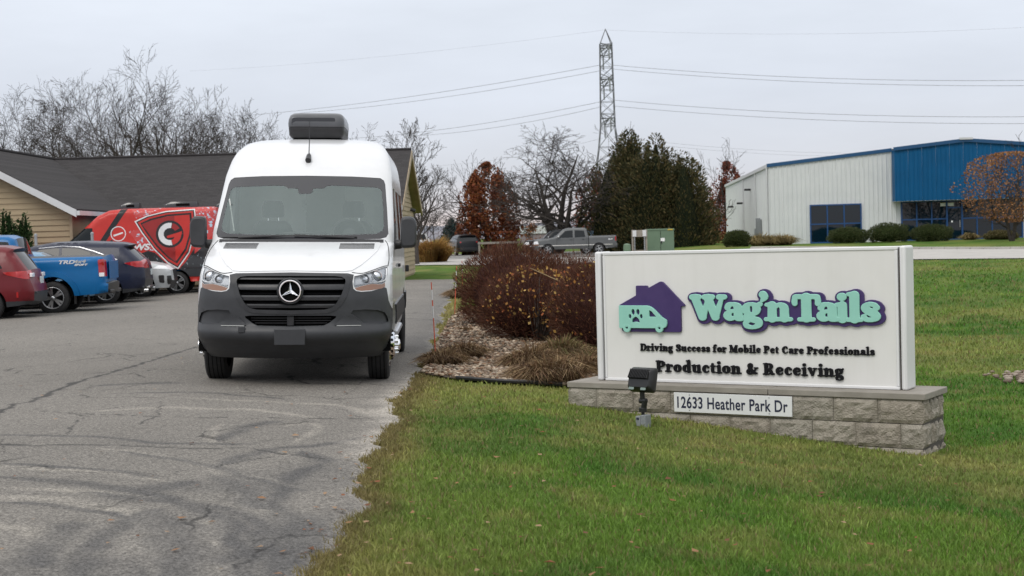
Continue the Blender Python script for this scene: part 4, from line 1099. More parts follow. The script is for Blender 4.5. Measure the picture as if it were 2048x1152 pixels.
def contours(D, xs, ys, lev=0.0):
    """marching squares -> closed loops"""
    A = D < lev; seg = {}
    ny, nx = D.shape
    def cross(p, q):
        (i0, j0), (i1, j1) = p, q; a, b = D[i0, j0] - lev, D[i1, j1] - lev; t = a / (a - b)
        return (xs[j0] + (xs[j1] - xs[j0]) * t, ys[i0] + (ys[i1] - ys[i0]) * t)
    pos = {}
    cells = np.where((A[:-1, :-1].astype(int) + A[1:, :-1] + A[:-1, 1:] + A[1:, 1:]) % 4)
    T = {1: [(3, 0)], 2: [(0, 1)], 3: [(3, 1)], 4: [(1, 2)], 5: [(3, 2), (1, 0)], 6: [(0, 2)], 7: [(3, 2)], 8: [(2, 3)], 9: [(2, 0)], 10: [(0, 3), (2, 1)], 11: [(2, 1)], 12: [(1, 3)], 13: [(1, 0)], 14: [(0, 3)]}
    for i, j in zip(*cells):
        cc = [(i, j), (i, j + 1), (i + 1, j + 1), (i + 1, j)]
        code = sum(1 << k for k in range(4) if A[cc[k]])
        for a, b in T[code]:
            ids = []
            for e_ in (a, b):
                p, q = cc[e_], cc[(e_ + 1) % 4]; key = (min(p, q), max(p, q))
                if key not in pos: pos[key] = cross(p, q)
                ids.append(key)
            seg[ids[0]] = ids[1]
    loops = []
    while seg:
        s0, nx_ = seg.popitem(); lp = [s0]
        while nx_ != s0 and nx_ in seg:
            lp.append(nx_); nx_ = seg.pop(nx_)
        if len(lp) > 5: loops.append([pos[k_] for k_ in lp])
    return loops
def simp(lp, tol):
    P_ = np.array(lp); keep = [0]
    k_ = 0; n_ = len(P_)
    while k_ < n_ - 1:
        m_ = min(k_ + 2, n_ - 1); best_ = k_ + 1
        while m_ < n_ and m_ - k_ < 14:
            a, b = P_[k_], P_[m_]; d = b - a; L_ = np.hypot(*d) + 1e-9
            dist = np.abs(d[0] * (P_[k_:m_, 1] - a[1]) - d[1] * (P_[k_:m_, 0] - a[0])) / L_
            if dist.max() > tol: break
            best_ = m_; m_ += 1
        k_ = best_; keep.append(k_)
    return [tuple(P_[i_]) for i_ in keep[:-1]] if keep[-1] == n_ - 1 and np.hypot(*(P_[0] - P_[-1])) < 1e-6 else [tuple(P_[i_]) for i_ in keep]
_gcache = {}
def glyph_loops(ch, fat=0.0, step=.018):
    adv, st_ = GL[ch]
    xs = np.arange(-.2, adv + .25, step); ys_ = np.arange(-.45, 1.2, step)
    Xg, Yg = np.meshgrid(xs, ys_)
    return [simp(lp, .004) for lp in contours(glyph_sdf(st_, Xg, Yg, fat), xs, ys_)]
def layout(text, space=.38, kern=0.0):
    x = 0; out_ = []
    for ch in text:
        if ch == ' ': x += space; continue
        out_.append((ch, x)); x += GL[ch][0] + kern
    return out_, x
def put_line(text, u0, u1, base, cap, depth, mat, fat=0.0, nm='letter'):
    lay, wtot = layout(text, .34, .015); ks = cap / .92; kx = (u1 - u0) / wtot
    for ch, x in lay:
        key = (ch, cap, kx)
        if key not in _gcache:
            lps = [[(a * kx, b * ks) for a, b in lp] for lp in glyph_loops(ch, fat)]
            _gcache[key] = curve_mesh('letter', lps, depth, bevel=depth * .12)
        o = link(nm, _gcache[key], mat, sign); o.rotation_euler = (R(90), 0, 0); o.location = (u0 + x * kx, VF + .007, base)
put_line('Driving Success for Mobile Pet Care Professionals', .683, 2.945, .393, .066, .014, M['letter_black'], .009)
put_line('Production & Receiving', .843, 2.672, .200, .104, .018, M['letter_black'], .004)
# logo words: mint letters on one purple backing that follows their outline
KX = None
word = [('W', 0.0, 1), ('a', 1.06, 1), ('g', 1.68, 1), ("'", 2.22, 1.0), ('n', 2.44, 1), ('T', 3.26, 1), ('a', 3.98, 1), ('i', 4.56, 1), ('l', 4.92, 1), ('s', 5.28, 1)]
WT = 5.92; ku = (3.012 - 1.222) / WT; kz = .232 / .94
step = .022
xs = np.arange(-.35, WT + .4, step); ys_ = np.arange(-.6, 1.35, step); Xg, Yg = np.meshgrid(xs, ys_)
D = np.full(Xg.shape, 9.0)
for ch, x0, _ in word:
    y0 = .11 if ch == "'" else 0
    D = np.minimum(D, glyph_sdf(GL[ch][1], Xg - x0, Yg - y0, .02))
back = contours(D, xs, ys_, .095)
back = [lp for lp in back if abs(sum(a[0] * b[1] - b[0] * a[1] for a, b in zip(lp, lp[1:] + lp[:1]))) / 2 > .25]
bk = link('logo_backing', curve_mesh('logo_backing', [[(a * ku, b * kz) for a, b in simp(lp, .004)] for lp in back], .022, .002), M['purple'], sign)
bk.rotation_euler = (R(90), 0, 0); bk.location = (1.234, VF + .008, .676)
for ch, x0, _ in word:
    lps = [[(a * ku, b * kz) for a, b in lp] for lp in glyph_loops(ch, .020, .016)]
    o = link('logo_letter', curve_mesh('logo_letter', lps, .016, .004), M['mint'], sign); o.rotation_euler = (R(90), 0, 0)
    o.location = (1.226 + x0 * ku, VF - .014 - .0006 * (ord(ch) % 5), .683 + (.11 * kz if ch == "'" else 0))
# house and van emblem
house = rounded([(.481, .822), (.481, .812), (.503, .806), (.503, .570), (1.121, .570), (1.121, .808), (1.162, .812), (1.162, .822), (.930, 1.048), (.788, .979), (.779, 1.003), (.660, 1.003), (.659, .911)], [.004, .004, .004, .025, .025, .004, .004, .006, .03, .004, .01, .012, .004])
o = link('emblem_house', curve_mesh('emblem_house', [house], .024, .002), M['purple'], sign); o.rotation_euler = (R(90), 0, 0); o.location = (0, VF + .008, 0)
vb = rounded([(.486, .818), (.486, .604), (.530, .604), (.532, .616), (.600, .616), (.604, .606), (.866, .606), (.872, .616), (.942, .616), (.948, .606), (.976, .618), (.988, .645), (.985, .683), (.935, .712), (.848, .794), (.80, .818)], [.004, .012, 0, 0, 0, 0, 0, 0, 0, 0, .01, .012, .012, .012, .03, .03])
def circ(cx, cz, r, n=20, ry=None): return [(cx + r * math.cos(a), cz + (ry or r) * math.sin(a)) for a in np.linspace(0, 2 * math.pi, n, endpoint=False)]
vwin = rounded([(.806, .774), (.806, .713), (.878, .713), (.830, .764)], .006)
holes = [vwin, circ(.632, .738, .0, 3)]
paw = [circ(.637, .757, .017, 16, .027), circ(.688, .757, .017, 16, .027), circ(.603, .716, .014, 14, .021), circ(.722, .716, .014, 14, .021), rounded([(.622, .655), (.628, .69), (.664, .716), (.70, .69), (.706, .655), (.664, .668)], .014, 4)]
loops = [vb, vwin] + paw
o = link('emblem_van', curve_mesh('emblem_van', loops, .024, .003), M['mint'], sign); o.rotation_euler = (R(90), 0, 0); o.location = (0, VF - .016, 0)
for cx in (.566, .907):
    o2 = link('emblem_wheel', curve_mesh('emblem_wheel', [circ(cx, .606, .040, 24), circ(cx, .610, .013, 14)], .024, .003), M['mint'], sign); o2.rotation_euler = (R(90), 0, 0); o2.location = (0, VF - .017, 0)

# ------------------------------------------------------------------ floodlight in front of the sign
M['flood_black'] = pmat('flood_black', (.012, .012, .013), .38, noise=(20, (.02, .02, .021), .4, .7))
M['pvc_grey'] = pmat('junction_grey', (.20, .215, .225), .6, noise=(25, (.25, .262, .27), .4, .7))
M['diffuser'] = pmat('flood_diffuser', (.22, .28, .26), .25)
fx_, fy_ = 1.10, 12.72
fl = empty('floodlight', (fx_, fy_, gz(fx_, fy_) - .018), R(-42)); fl.scale = (.84, .84, .84)
tag(fl, 'black LED floodlight on a grey junction box in the grass, aimed at the white sign', 'floodlight')
MB().span((-.062, -.05, -.1), (.0, .045, .115)).build('junction_box', M['pvc_grey'], fl, bevel=.008)
MB().span((.004, -.05, -.1), (.062, .055, .128)).build('conduit_body', M['pvc_grey'], fl, bevel=.006)
MB().box((-.03, -.054, .09), (.03, .008, .02)).build('box_screw_cover', M['letter_navy'], fl, bevel=.003)
MB().lathe([(.011, 0), (.011, .006), (.0005, .007)], 12, Matrix.Translation((-.032, -.05, .005)) @ Matrix.Rotation(R(90), 4, 'X')).build('knockout', M['flood_black'], fl)
MB().tube([(.0, 0, .12), (.0, 0, .16)], .018, 10).build('threaded_stem', M['flood_black'], fl, smooth=True)
MB().tube([(0, 0, .155), (0, 0, .20)], .042, 14).build('swivel_base', M['flood_black'], fl, smooth=True, bevel=.004)
MB().tube([(.01, 0, .19), (.03, .0, .28)], .03, 10).build('swivel_arm', M['flood_black'], fl, smooth=True)
MB().tube([(-.03, 0, .27), (.045, 0, .27)], .03, 12).build('knuckle', M['flood_black'], fl, smooth=True)
MB().tube([(0, 0, .26), (.0, -.005, .36)], .026, 10).build('neck', M['flood_black'], fl, smooth=True)
hd = empty('lamp_head', (.0, .0, .49), rot=(R(-14), 0, 0), parent=fl)
def hsec(y, w, h): return [(x, y, z) for x, z in rounded([(-w, -h), (w, -h), (w, h), (-w, h)], .03, 4)]
loft_box([hsec(-.06, .125, .085), hsec(-.045, .14, .10), hsec(.0, .15, .125), hsec(.04, .152, .13), hsec(.055, .148, .126)], 'head_shell', M['flood_black'], hd)
for k in range(13):
    MB().box((-.115 + k * .0192, -.058, .045), (.006, .05, .10), Matrix.Rotation(R(-18), 4, 'X')).build('cooling_fin', M['flood_black'], hd)
for sx_ in (-.085, .065):
    MB().prism(rounded([(-.035, -.03), (.035, -.03), (.03, .03), (-.02, .03)], .012), -.004, .004, Matrix.Translation((sx_, -.052, -.085)) @ Matrix.Rotation(R(90), 4, 'X')).build('sensor_window', M['diffuser'], hd)
MB().box((0, .057, 0), (.26, .004, .22)).build('lens_plate', M['diffuser'], hd)

# ------------------------------------------------------------------ driveway markers
M['marker_orange'] = pmat('marker_orange', (.62, .10, .05), .5)
M['marker_white'] = pmat('marker_white', (.75, .75, .74), .4)
for (bx, by, tx, ty, lab) in ((871.6, 715, 862.5, 564.6, 'orange and white driveway marker stake nearest the van, beside the stone bed'), (909, 627.6, 913.5, 531.6, 'leaning orange and white marker stake at the near grass patch by the bed'), (925, 573, 924, 521.6, 'farthest orange and white marker stake on the grass by the road')):
    b = gp(bx, by, -.01); b.z = gz(b.x, b.y); t_ = at(tx, ty, b.y)
    mk = empty('driveway_marker', b); tag(mk, lab, 'marker', 'driveway marker stakes')
    d = t_ - b
    for k, (f0, f1, mt_) in enumerate(((0, .52, 'marker_orange'), (.52, .68, 'marker_white'), (.68, .76, 'marker_orange'), (.76, .9, 'marker_white'), (.9, 1.0, 'marker_orange'))):
        MB().tube([d * f0 - (Vector((0, 0, .08)) if k == 0 else Vector()), d * f1], .0055 * (1 + b.y / 60), 6).build('band', M[mt_], mk)
# ------------------------------------------------------------------ parked vehicles
def paint(name, c, rough=.3, c2=None): return pmat(name, c, rough, spec=.25, coat=.14, noise=(2.5, c2 or tuple(v * .88 for v in c), .4, .7))
M['maroon'] = paint('maroon_paint', (.14, .012, .017)); M['blue'] = paint('blue_paint', (.003, .125, .34)); M['navy'] = paint('navy_paint', (.016, .02, .042))
M['charcoal'] = paint('charcoal_paint', (.03, .032, .036)); M['silver'] = paint('silver_paint', (.48, .50, .51)); M['lightblue'] = paint('light_blue_paint', (.16, .30, .44))
M['van_red'] = paint('red_wrap', (.52, .035, .028), .35); M['wrap_dark_red'] = paint('dark_red_wrap', (.30, .025, .025), .35); M['wrap_black'] = paint('black_wrap', (.016, .016, .018), .35, (.028, .028, .03)); M['wrap_white'] = paint('white_wrap', (.72, .73, .74), .35)
M['grey_truck'] = paint('grey_truck_paint', (.12, .125, .128)); M['black_truck'] = paint('black_truck_paint', (.012, .013, .015)); M['white_car'] = paint('white_car_paint', (.62, .63, .63)); M['blue_car'] = paint('mid_blue_paint', (.03, .10, .30)); M['vanblue'] = paint('van_blue_paint', (.02, .13, .36))
M['splat'] = pmat('splatter_wrap', (.50, .035, .03), .35, noise=(9, (.45, .62, .74), .56, .61), coat=.5)
M['splat_dark'] = pmat('splatter_dark_wrap', (.016, .016, .018), .35, noise=(9, (.30, .38, .42), .60, .66), coat=.5)
M['alloy'] = pmat('alloy', (.48, .49, .50), .3, metal=.9)
M['plate'] = pmat('licence_plate', (.42, .50, .52), .5, noise=(20, (.65, .68, .68), .45, .55))
def outline_dist(P, line, closed=False):
    D = np.full(len(P), 9.0)
    for a, b in zip(line[:-1], line[1:]):
        a = np.array(a); b = np.array(b); d = b - a; t = np.clip(((P - a) @ d) / (d @ d + 1e-9), 0, 1)
        D = np.minimum(D, np.linalg.norm(P - (a + t[:, None] * d), axis=1))
    return D
_wheel_cache = {}
def car_wheel(par, s, y, r, side, style='alloy', w=.225):
    o = empty('wheel', (s, y, r), parent=par)
    key = (round(r, 3), side, style, w)
    A = Matrix.Rotation(R(-90) * side, 4, 'X')
    if key not in _wheel_cache:
        rr = r * (.66 if style != 'steel' else .6)
        prof = [(rr, -w * .46), (r * .9, -w * .5), (r * .98, -w * .38), (r, -w * .15), (r, w * .15), (r * .98, w * .38), (r * .9, w * .5), (rr, w * .46)]
        ty = MB().lathe(prof, 32, A).mesh('tyre', True)
        bowl = MB().lathe([(rr, w * .46), (rr * .97, w * .3), (rr * .93, w * .05), (.001, w * .02)], 28, A).mesh('rim_bowl', True)
        ring = MB().lathe([(rr * 1.01, w * .44), (rr * 1.0, w * .5), (rr * .93, w * .47), (rr * .92, w * .3)], 32, A).mesh('rim', True)
        sp = MB()
        for k in range(5):
            for dd in (-.17, .17):
                a = 2 * math.pi * k / 5 + dd
                c, s_n = math.cos(a), math.sin(a); tx, ty_ = -s_n, c
                h = rr * .085
                p4 = []
                for rad, hw in ((rr * .16, h * .8), (rr * .94, h * 1.15)):
                    p4.append((c * rad + tx * hw, s_n * rad + ty_ * hw)); p4.append((c * rad - tx * hw, s_n * rad - ty_ * hw))
                sp.prism([p4[0], p4[1], p4[3], p4[2]], w * .30, w * .44, A)
        hub = MB().lathe([(rr * .2, w * .3), (rr * .19, w * .46), (.001, w * .47)], 16, A).mesh('hub_cap', True)
        spm = sp.mesh('spokes')
        _wheel_cache[key] = (ty, bowl, ring, spm, hub)
    ty, bowl, ring, spm, hub = _wheel_cache[key]
    link('tyre', ty, M['rubber'], o); link('rim_bowl', bowl, M['black_plastic'], o)
    link('rim', ring, M['alloy'], o); link('spokes', spm, M['alloy'], o); link('hub_cap', hub, M['alloy'], o)
    return o
def car(name, label, cat, spec, color, loc=None, rz=0, group=None, ref=None, side=1, extra=None):
    """spec: top outline from rear-bottom to front-bottom [(s,z,tag)]; s runs from the rear bumper to the nose"""
    W_, zb, Wr, zr = spec['W'], spec['belt'], spec['Wr'], spec['H']
    r_ = spec.get('r', .12)
    T0 = spec['top']
    top = []; tags = []
    for (a, b) in zip(T0[:-1], T0[1:]):
        k = max(1, int(math.ceil(math.hypot(b[0] - a[0], b[1] - a[1]) / .09)))
        for i_ in range(k):
            top.append((a[0] + (b[0] - a[0]) * i_ / k, a[1] + (b[1] - a[1]) * i_ / k)); tags.append(a[2])
    top.append(T0[-1][:2])
    L_ = max(p[0] for p in top)
    line = np.array(top)
    def lat(P):
        s, z = P[:, 0], P[:, 1]
        b = np.where(z > zb, W_ + (Wr - W_) * np.clip((z - zb) / (zr - zb), 0, 1) ** 1.15, W_ - .07 * np.clip((.5 - z) / .4, 0, 1) - .03 * np.clip((z - .75) / (zb - .75), 0, 1) ** 2 * 0)
        b = b - .015 * np.cos(np.clip((z - .3) / (zb - .3), 0, 1) * np.pi * 2) * (z < zb)
        e_ = spec.get('endround', .09)
        b = b - e_ * (sstep(.45, 0, s) ** 2 + sstep(L_ - .7, L_, s) ** 2 * 1.6) if spec.get('taper', True) else b
        q_ = np.clip(outline_dist(P, line) / r_, 0, 1)
        return b - r_ * (1 - np.sqrt(np.clip(1 - (1 - q_) ** 2, 0, 1)))
    root = empty(name, (0, 0, 0), rz)
    if ref is not None:
        rw = Matrix.Rotation(rz, 3, 'Z') @ Vector((spec['wheels'][0], side * W_, 0))
        loc = (ref[0] - rw.x, ref[1] - rw.y, ref[2])
    root.location = loc
    tag(root, label, cat, group)
    zbot = spec.get('bot', .28)
    poly = list(T0 and [p[:2] for p in top])
    xs_ = sorted(spec['wheels'], reverse=True); wr = spec['wr']
    for xw in xs_:
        ra = wr + spec.get('archgap', .07)
        a0 = math.asin(min(1, max(-1, (zbot - wr) / ra)))
        poly += [(xw + ra * math.cos(a), wr + ra * math.sin(a)) for a in np.linspace(a0, math.pi - a0, 13)]
    A_ = np.array(poly); x0, y0 = A_.min(0); x1, y1 = A_.max(0); gs_ = spec.get('grid', .11)
    gx, gy = np.meshgrid(np.arange(x0, x1, gs_), np.arange(y0, y1, gs_))
    sr = np.arange(.0, r_, r_ / 3)[1:]
    regs_ = [(k_ + '|' + str(i_), pl) for i_, (k_, pl, mk, of) in enumerate(spec['regions'])]
    pts_ = np.stack([gx.ravel(), gy.ravel()], 1)
    # extra rings near the outline so the rounding is smooth
    nrm = []
    for i_ in range(len(line)):
        d = line[min(i_ + 1, len(line) - 1)] - line[max(i_ - 1, 0)]; d = d / (np.linalg.norm(d) + 1e-9); nrm.append((-d[1], d[0]))
    nrm = -np.array(nrm) if True else nrm
    cen = A_.mean(0)
    if ((line + nrm * .05 - cen) ** 2).sum() > ((line - nrm * .05 - cen) ** 2).sum(): inn = -nrm
    else: inn = nrm
    outn = -inn
    for d in (r_ * .12, r_ * .4, r_ * .8):
        pts_ = np.concatenate([pts_, line + inn * d])
    V2_, T_ = cut(poly, regs_, pts_, sp=.09, keep=.02)
    for sd in (1, -1):
        fn = lambda Q, sd=sd: np.stack([Q[:, 0], sd * lat(Q), Q[:, 1]], 1)
        rv = (0, -sd, 0)
        patch('body_side', V2_, T_['rest'], fn, M[color], root, rim=.03, rimvec=rv, flip=sd > 0)
        for (nm_, _), (k_, pl, mk, of) in zip(regs_, spec['regions']):
            if len(T_[nm_]): patch(k_, V2_, T_[nm_], fn, M[color] if mk == '*' else M[mk], root, rim=.03, rimvec=rv, off=of, flip=sd > 0)
    # strip over the top
    le = lat(line); n_ = 13; tt = np.linspace(-1, 1, n_)
    bl = spec.get('bulge', .05)
    grp = {}
    V = np.empty((len(line), n_, 3))
    for j_, t in enumerate(tt):
        k = bl * (1 - t * t) * np.where(np.abs(outn[:, 0]) > .6, 1.5, .8)
        V[:, j_, 0] = line[:, 0] + outn[:, 0] * k; V[:, j_, 1] = le * t; V[:, j_, 2] = line[:, 1] + outn[:, 1] * k
    RL = spec.get('rear_lights'); FL_ = spec.get('front_lights')
    for i_ in range(len(line) - 1):
        for j_ in range(n_ - 1):
            tc_ = abs((tt[j_] + tt[j_ + 1]) / 2); zc_ = (line[i_][1] + line[i_ + 1][1]) / 2; sc_m = line[i_][0]
            key = tags[i_]
            if key == 'g' and tc_ > spec.get('glassw', .9): key = 'p'
            if RL and sc_m < .5 and RL[0] < zc_ < RL[1] and tc_ > RL[2] and key != 'g': key = 'R'
            if FL_ and sc_m > L_ - .6 and FL_[0] < zc_ < FL_[1] and tc_ > FL_[2]: key = 'F'
            if spec.get('grille') and sc_m > L_ - .5 and spec['grille'][0] < zc_ < spec['grille'][1] and tc_ < spec['grille'][2]: key = 'G'
            if key == 'g': key = 'g1' if sc_m > L_ * .5 else 'g0'
            if key == 'b': key = 'b1' if sc_m > L_ * .5 else 'b0'
            if key in 'RF': key += 'l' if tt[j_] < 0 else 'r'
            grp.setdefault(key, []).append((i_ * n_ + j_, i_ * n_ + j_ + 1, (i_ + 1) * n_ + j_ + 1, (i_ + 1) * n_ + j_))
    nm_ = {'p': ('body_shell', color), 'g0': ('rear_window', 'tint_glass'), 'g1': ('windscreen', 'tint_glass'), 'b0': ('rear_bumper', 'bumper'), 'b1': ('front_bumper', 'bumper'), 'd': ('dark_trim', 'black_plastic'), 'Rl': ('tail_light', 'red_lens'), 'Rr': ('tail_light', 'red_lens'), 'Fl': ('headlight', 'lamp_white'), 'Fr': ('headlight', 'lamp_white'), 'G': ('grille', 'black_plastic'), 'c': ('chrome_trim', 'chrome')}
    Vf_ = V.reshape(-1, 3)
    for key, fs in grp.items():
        u_ = sorted({v for f in fs for v in f}); mp_ = {v: i_ for i_, v in enumerate(u_)}
        m = MB(); m.v = [tuple(Vf_[v]) for v in u_]; m.f = [tuple(mp_[v] for v in f) for f in fs]
        m.build(nm_[key][0], M[nm_[key][1]], root, smooth=True, fix=True)
    # underside and wheel wells
    MB().box((L_ / 2, 0, zbot + .12), (L_ - .5, W_ * 1.7, .2)).build('underbody', M['void'], root)
    for xw in spec['wheels']:
        for sd in (1, -1):
            car_wheel(root, xw, sd * (W_ - .12 - spec.get('wi', 0)), wr, sd, spec.get('wstyle', 'alloy'), spec.get('ww', .225))
            MB().grid([[(xw + (wr + .09) * math.cos(a), y, wr + (wr + .09) * math.sin(a)) for a in np.linspace(0, math.pi, 12)] for y in (sd * W_ * .45, sd * (W_ - .04))]).build('wheel_well', M['void'], root)
    for ds in spec.get('doors', []):
        for sd in (1, -1):
            zz_ = np.linspace(zbot + .12, zb + .02, 9); yy_ = lat(np.stack([np.full(9, ds), zz_], 1))
            MB().tube([(ds + .06 * ((zb - z_) / zb) ** 2, sd * (y_ - .002), z_) for z_, y_ in zip(zz_, yy_)], .007, 5).build('door_seam', M['void'], root)
    if spec.get('mirror'):
        ms, mz = spec['mirror']
        for sd in (1, -1):
            loft_box([[(ms + y * .6, sd * (W_ - .02 + x), mz + z) for x, z in rounded([(.0, -.07), (.2, -.06), (.21, .07), (.02, .08)], .03)] for y in (-.09, .06)], 'mirror', M[spec.get('mirror_mat', color)], root)
    for hs, hz in spec.get('handles', []):
        for sd in (1, -1):
            yy = float(lat(np.array([[hs, hz]]))[0])
            MB().box((hs, sd * (yy + .012), hz), (.17, .03, .03)).build('door_handle', M[spec.get('handle_mat', color)], root, bevel=.008)
    if extra: extra(root, lat, L_)
    return root
RZL = R(186)
# maroon wagon -------------------------------------------------------
wagon = dict(W=.92, belt=1.02, Wr=.66, H=1.66, wr=.345, wheels=(.98, 3.72), bot=.30, r=.13, rear_lights=(.90, 1.06, .66),
    top=[(.14, .34, 'b'), (.02, .42, 'b'), (.0, .62, 'p'), (.03, .74, 'p'), (.10, .92, 'p'), (.15, 1.08, 'g'), (.46, 1.50, 'd'), (.42, 1.56, 'p'), (.62, 1.61, 'p'), (1.5, 1.66, 'p'), (2.5, 1.62, 'p'), (2.85, 1.55, 'g'), (3.55, 1.10, 'p'), (4.2, 1.0, 'p'), (4.62, .85, 'p'), (4.78, .62, 'b'), (4.76, .40, 'b'), (4.62, .30, 'p')],
    regions=[('tail_light', rounded([(-.1, .90), (.16, .90), (.55, 1.0), (.62, 1.06), (.10, 1.08), (-.1, 1.08)], .02), 'red_lens', -.01), ('rear_quarter_window', rounded([(.62, 1.14), (.85, 1.46), (1.2, 1.5), (1.2, 1.12)], .04), 'tint_glass', .006), ('side_window', rounded([(1.26, 1.12), (1.26, 1.5), (2.05, 1.52), (2.05, 1.10)], .04), 'tint_glass', .006), ('side_window', rounded([(2.12, 1.10), (2.12, 1.52), (2.7, 1.48), (3.3, 1.09)], .04), 'tint_glass', .006),
             ('sill_cladding', [(-.2, .2), (5, .2), (5, .42), (-.2, .42)], 'bumper', -.008), ('reflector', rounded([(.30, .50), (.34, .50), (.34, .62), (.30, .62)], .01), 'red_lens', -.008)], handles=((1.5, .95), (2.4, .95)), mirror=(3.2, 1.1), doors=(1.25, 2.1, 3.3))
def wag_x(root, lat, L_):
    MB().box((-.02, 0, .86), (.02, .32, .16)).build('licence_plate', M['plate'], root)
    MB().box((.0, 0, .60), (.06, 1.3, .05)).build('bumper_step', M['bumper'], root, bevel=.01)
    for sd in (1, -1):
        MB().box((.07, sd * .55, .98), (.06, .26, .09)).build('reverse_lamp', M['lamp_white'], root, bevel=.01)
    MB().box((.10, .0, .80), (.06, .06, .03)).build('tailgate_handle', M['black_plastic'], root)
    # dealer-style oval sticker on the rear side glass
    MB().lathe([(.075, 0), (.06, .004), (.058, 0)], 24, Matrix.Translation((1.02, .79, 1.3)) @ Matrix.Rotation(R(-75), 4, 'X')).build('sticker_ring', M['lamp_white'], root)
car('parked_wagon', 'maroon station wagon parked at the left edge of the picture, its rear to the lane', 'car', wagon, 'maroon', rz=RZL, ref=(-11.45, 32.2, -.045), extra=wag_x, group='cars parked along the lot')
# blue pickup -------------------------------------------------------
truck = dict(W=.945, belt=1.18, Wr=.70, H=1.86, wr=.385, wheels=(1.22, 4.45), bot=.42, r=.09, archgap=.11, endround=.05, rear_lights=(.86, 1.26, .84),
    top=[(.10, .46, 'b'), (-.02, .48, 'd'), (-.04, .68, 'd'), (.02, .70, 'p'), (.04, 1.24, 'p'), (.06, 1.31, 'd'), (.12, 1.325, 'd'), (1.86, 1.325, 'd'), (1.92, 1.33, 'p'), (1.98, 1.38, 'g'), (2.10, 1.78, 'p'), (2.25, 1.85, 'p'), (3.0, 1.87, 'p'), (3.45, 1.80, 'g'), (4.05, 1.28, 'p'), (4.5, 1.20, 'p'), (5.2, 1.12, 'p'), (5.35, .95, 'p'), (5.4, .62, 'b'), (5.3, .42, 'p')],
    regions=[('tail_light', rounded([(-.1, .86), (.15, .86), (.17, 1.25), (-.1, 1.28)], .03), 'red_lens', -.012), ('bumper_corner', [(-.2, .3), (.22, .3), (.22, .70), (-.2, .72)], '*', -.01), ('tailgate_gap', [(1.90, .5), (1.925, .5), (1.925, 1.32), (1.90, 1.32)], 'void', .01), ('fuel_door', rounded([(1.66, 1.0), (1.84, 1.0), (1.84, 1.16), (1.66, 1.16)], .03), '*', -.004), ('side_window', rounded([(2.12, 1.30), (2.22, 1.72), (2.78, 1.76), (2.78, 1.28)], .04), 'tint_glass', .006), ('side_window', rounded([(2.84, 1.28), (2.84, 1.76), (3.35, 1.72), (3.85, 1.28)], .04), 'tint_glass', .006),
             ('rear_flare', [(1.22 + rr_ * math.cos(a), .385 + rr_ * math.sin(a)) for rr_, rng in ((.62, np.linspace(0, math.pi, 16)), (.50, np.linspace(math.pi, 0, 16))) for a in rng], '*', -.035), ('front_flare', [(4.45 + rr_ * math.cos(a), .385 + rr_ * math.sin(a)) for rr_, rng in ((.62, np.linspace(0, math.pi, 16)), (.50, np.linspace(math.pi, 0, 16))) for a in rng], '*', -.035)],
    doors=(2.05, 2.82, 3.85), handles=((2.3, 1.14), (3.0, 1.14)), mirror=(3.75, 1.3), wi=-.01, ww=.26)
def tac_x(root, lat, L_):
    for t_, sz, x_, z_, mm_ in (('TRD', .115, 1.08, 1.175, 'wrap_white'), ('4x4', .105, .72, 1.185, 'silver'), ('SPORT', .055, .70, 1.125, 'wrap_white')):
        yy = float(lat(np.array([[.7, 1.2]]))[0]) + .004
        o = link('decal_lettering', text_mesh(t_, sz, .002, offset=.004, shear=.25, spacing=1.05), M[mm_], root); o.scale = (1.65, 1, 1)
        o.rotation_euler = (R(90), 0, R(180)); o.location = (x_ , yy, z_)
    MB().box((-.045, 0, 1.0), (.012, 1.3, .42)).build('tailgate_panel', M['blue'], root, bevel=.01)
    MB().box((-.06, 0, .62), (.03, .31, .16)).build('licence_plate', M['plate'], root)
    MB().box((-.06, 0, .50), (.06, 1.5, .08)).build('rear_bumper', M['black_plastic'], root, bevel=.02)
    MB().tube([(-.02, 0, .45), (-.16, 0, .45)], .03, 8).build('tow_hitch', M['black_plastic'], root)
    for sd in (1, -1):
        MB().box((.085, sd * .945, .90), (.12, .012, .09)).build('reverse_lamp', M['lamp_white'], root, bevel=.004)
        MB().box((.72, sd * .84, .40), (.012, .24, .34)).build('mud_flap', M['rubber'], root)
car('pickup_truck', 'bright blue pickup truck with white bed-side lettering, parked beside the maroon wagon', 'truck', truck, 'blue', rz=RZL, ref=(-10.72, 34.5, -.035), extra=tac_x, group='cars parked along the lot')
# light blue sedan, mostly hidden --------------------------------------
sedan = dict(W=.90, belt=.98, Wr=.62, H=1.46, wr=.33, wheels=(1.05, 3.78), bot=.26, r=.13, rear_lights=(.78, .95, .5),
    top=[(.12, .32, 'b'), (.0, .5, 'p'), (.03, .85, 'p'), (.10, 1.0, 'p'), (.65, 1.06, 'g'), (1.45, 1.40, 'p'), (2.0, 1.46, 'p'), (2.7, 1.40, 'g'), (3.5, 1.0, 'p'), (4.3, .86, 'p'), (4.62, .68, 'b'), (4.68, .45, 'b'), (4.5, .26, 'p')],
    regions=[('side_window', rounded([(1.1, 1.08), (1.55, 1.34), (2.1, 1.38), (2.1, 1.04)], .04), 'tint_glass', .006), ('side_window', rounded([(2.16, 1.04), (2.16, 1.38), (2.65, 1.33), (3.2, 1.02)], .04), 'tint_glass', .006)], handles=((1.6, .92), (2.4, .92)), mirror=(3.2, 1.02))
car('parked_sedan', 'light blue sedan glimpsed above the bed of the blue pickup', 'car', sedan, 'lightblue', rz=RZL, loc=(-10.55, 38.2, -.03), group='cars parked along the lot')
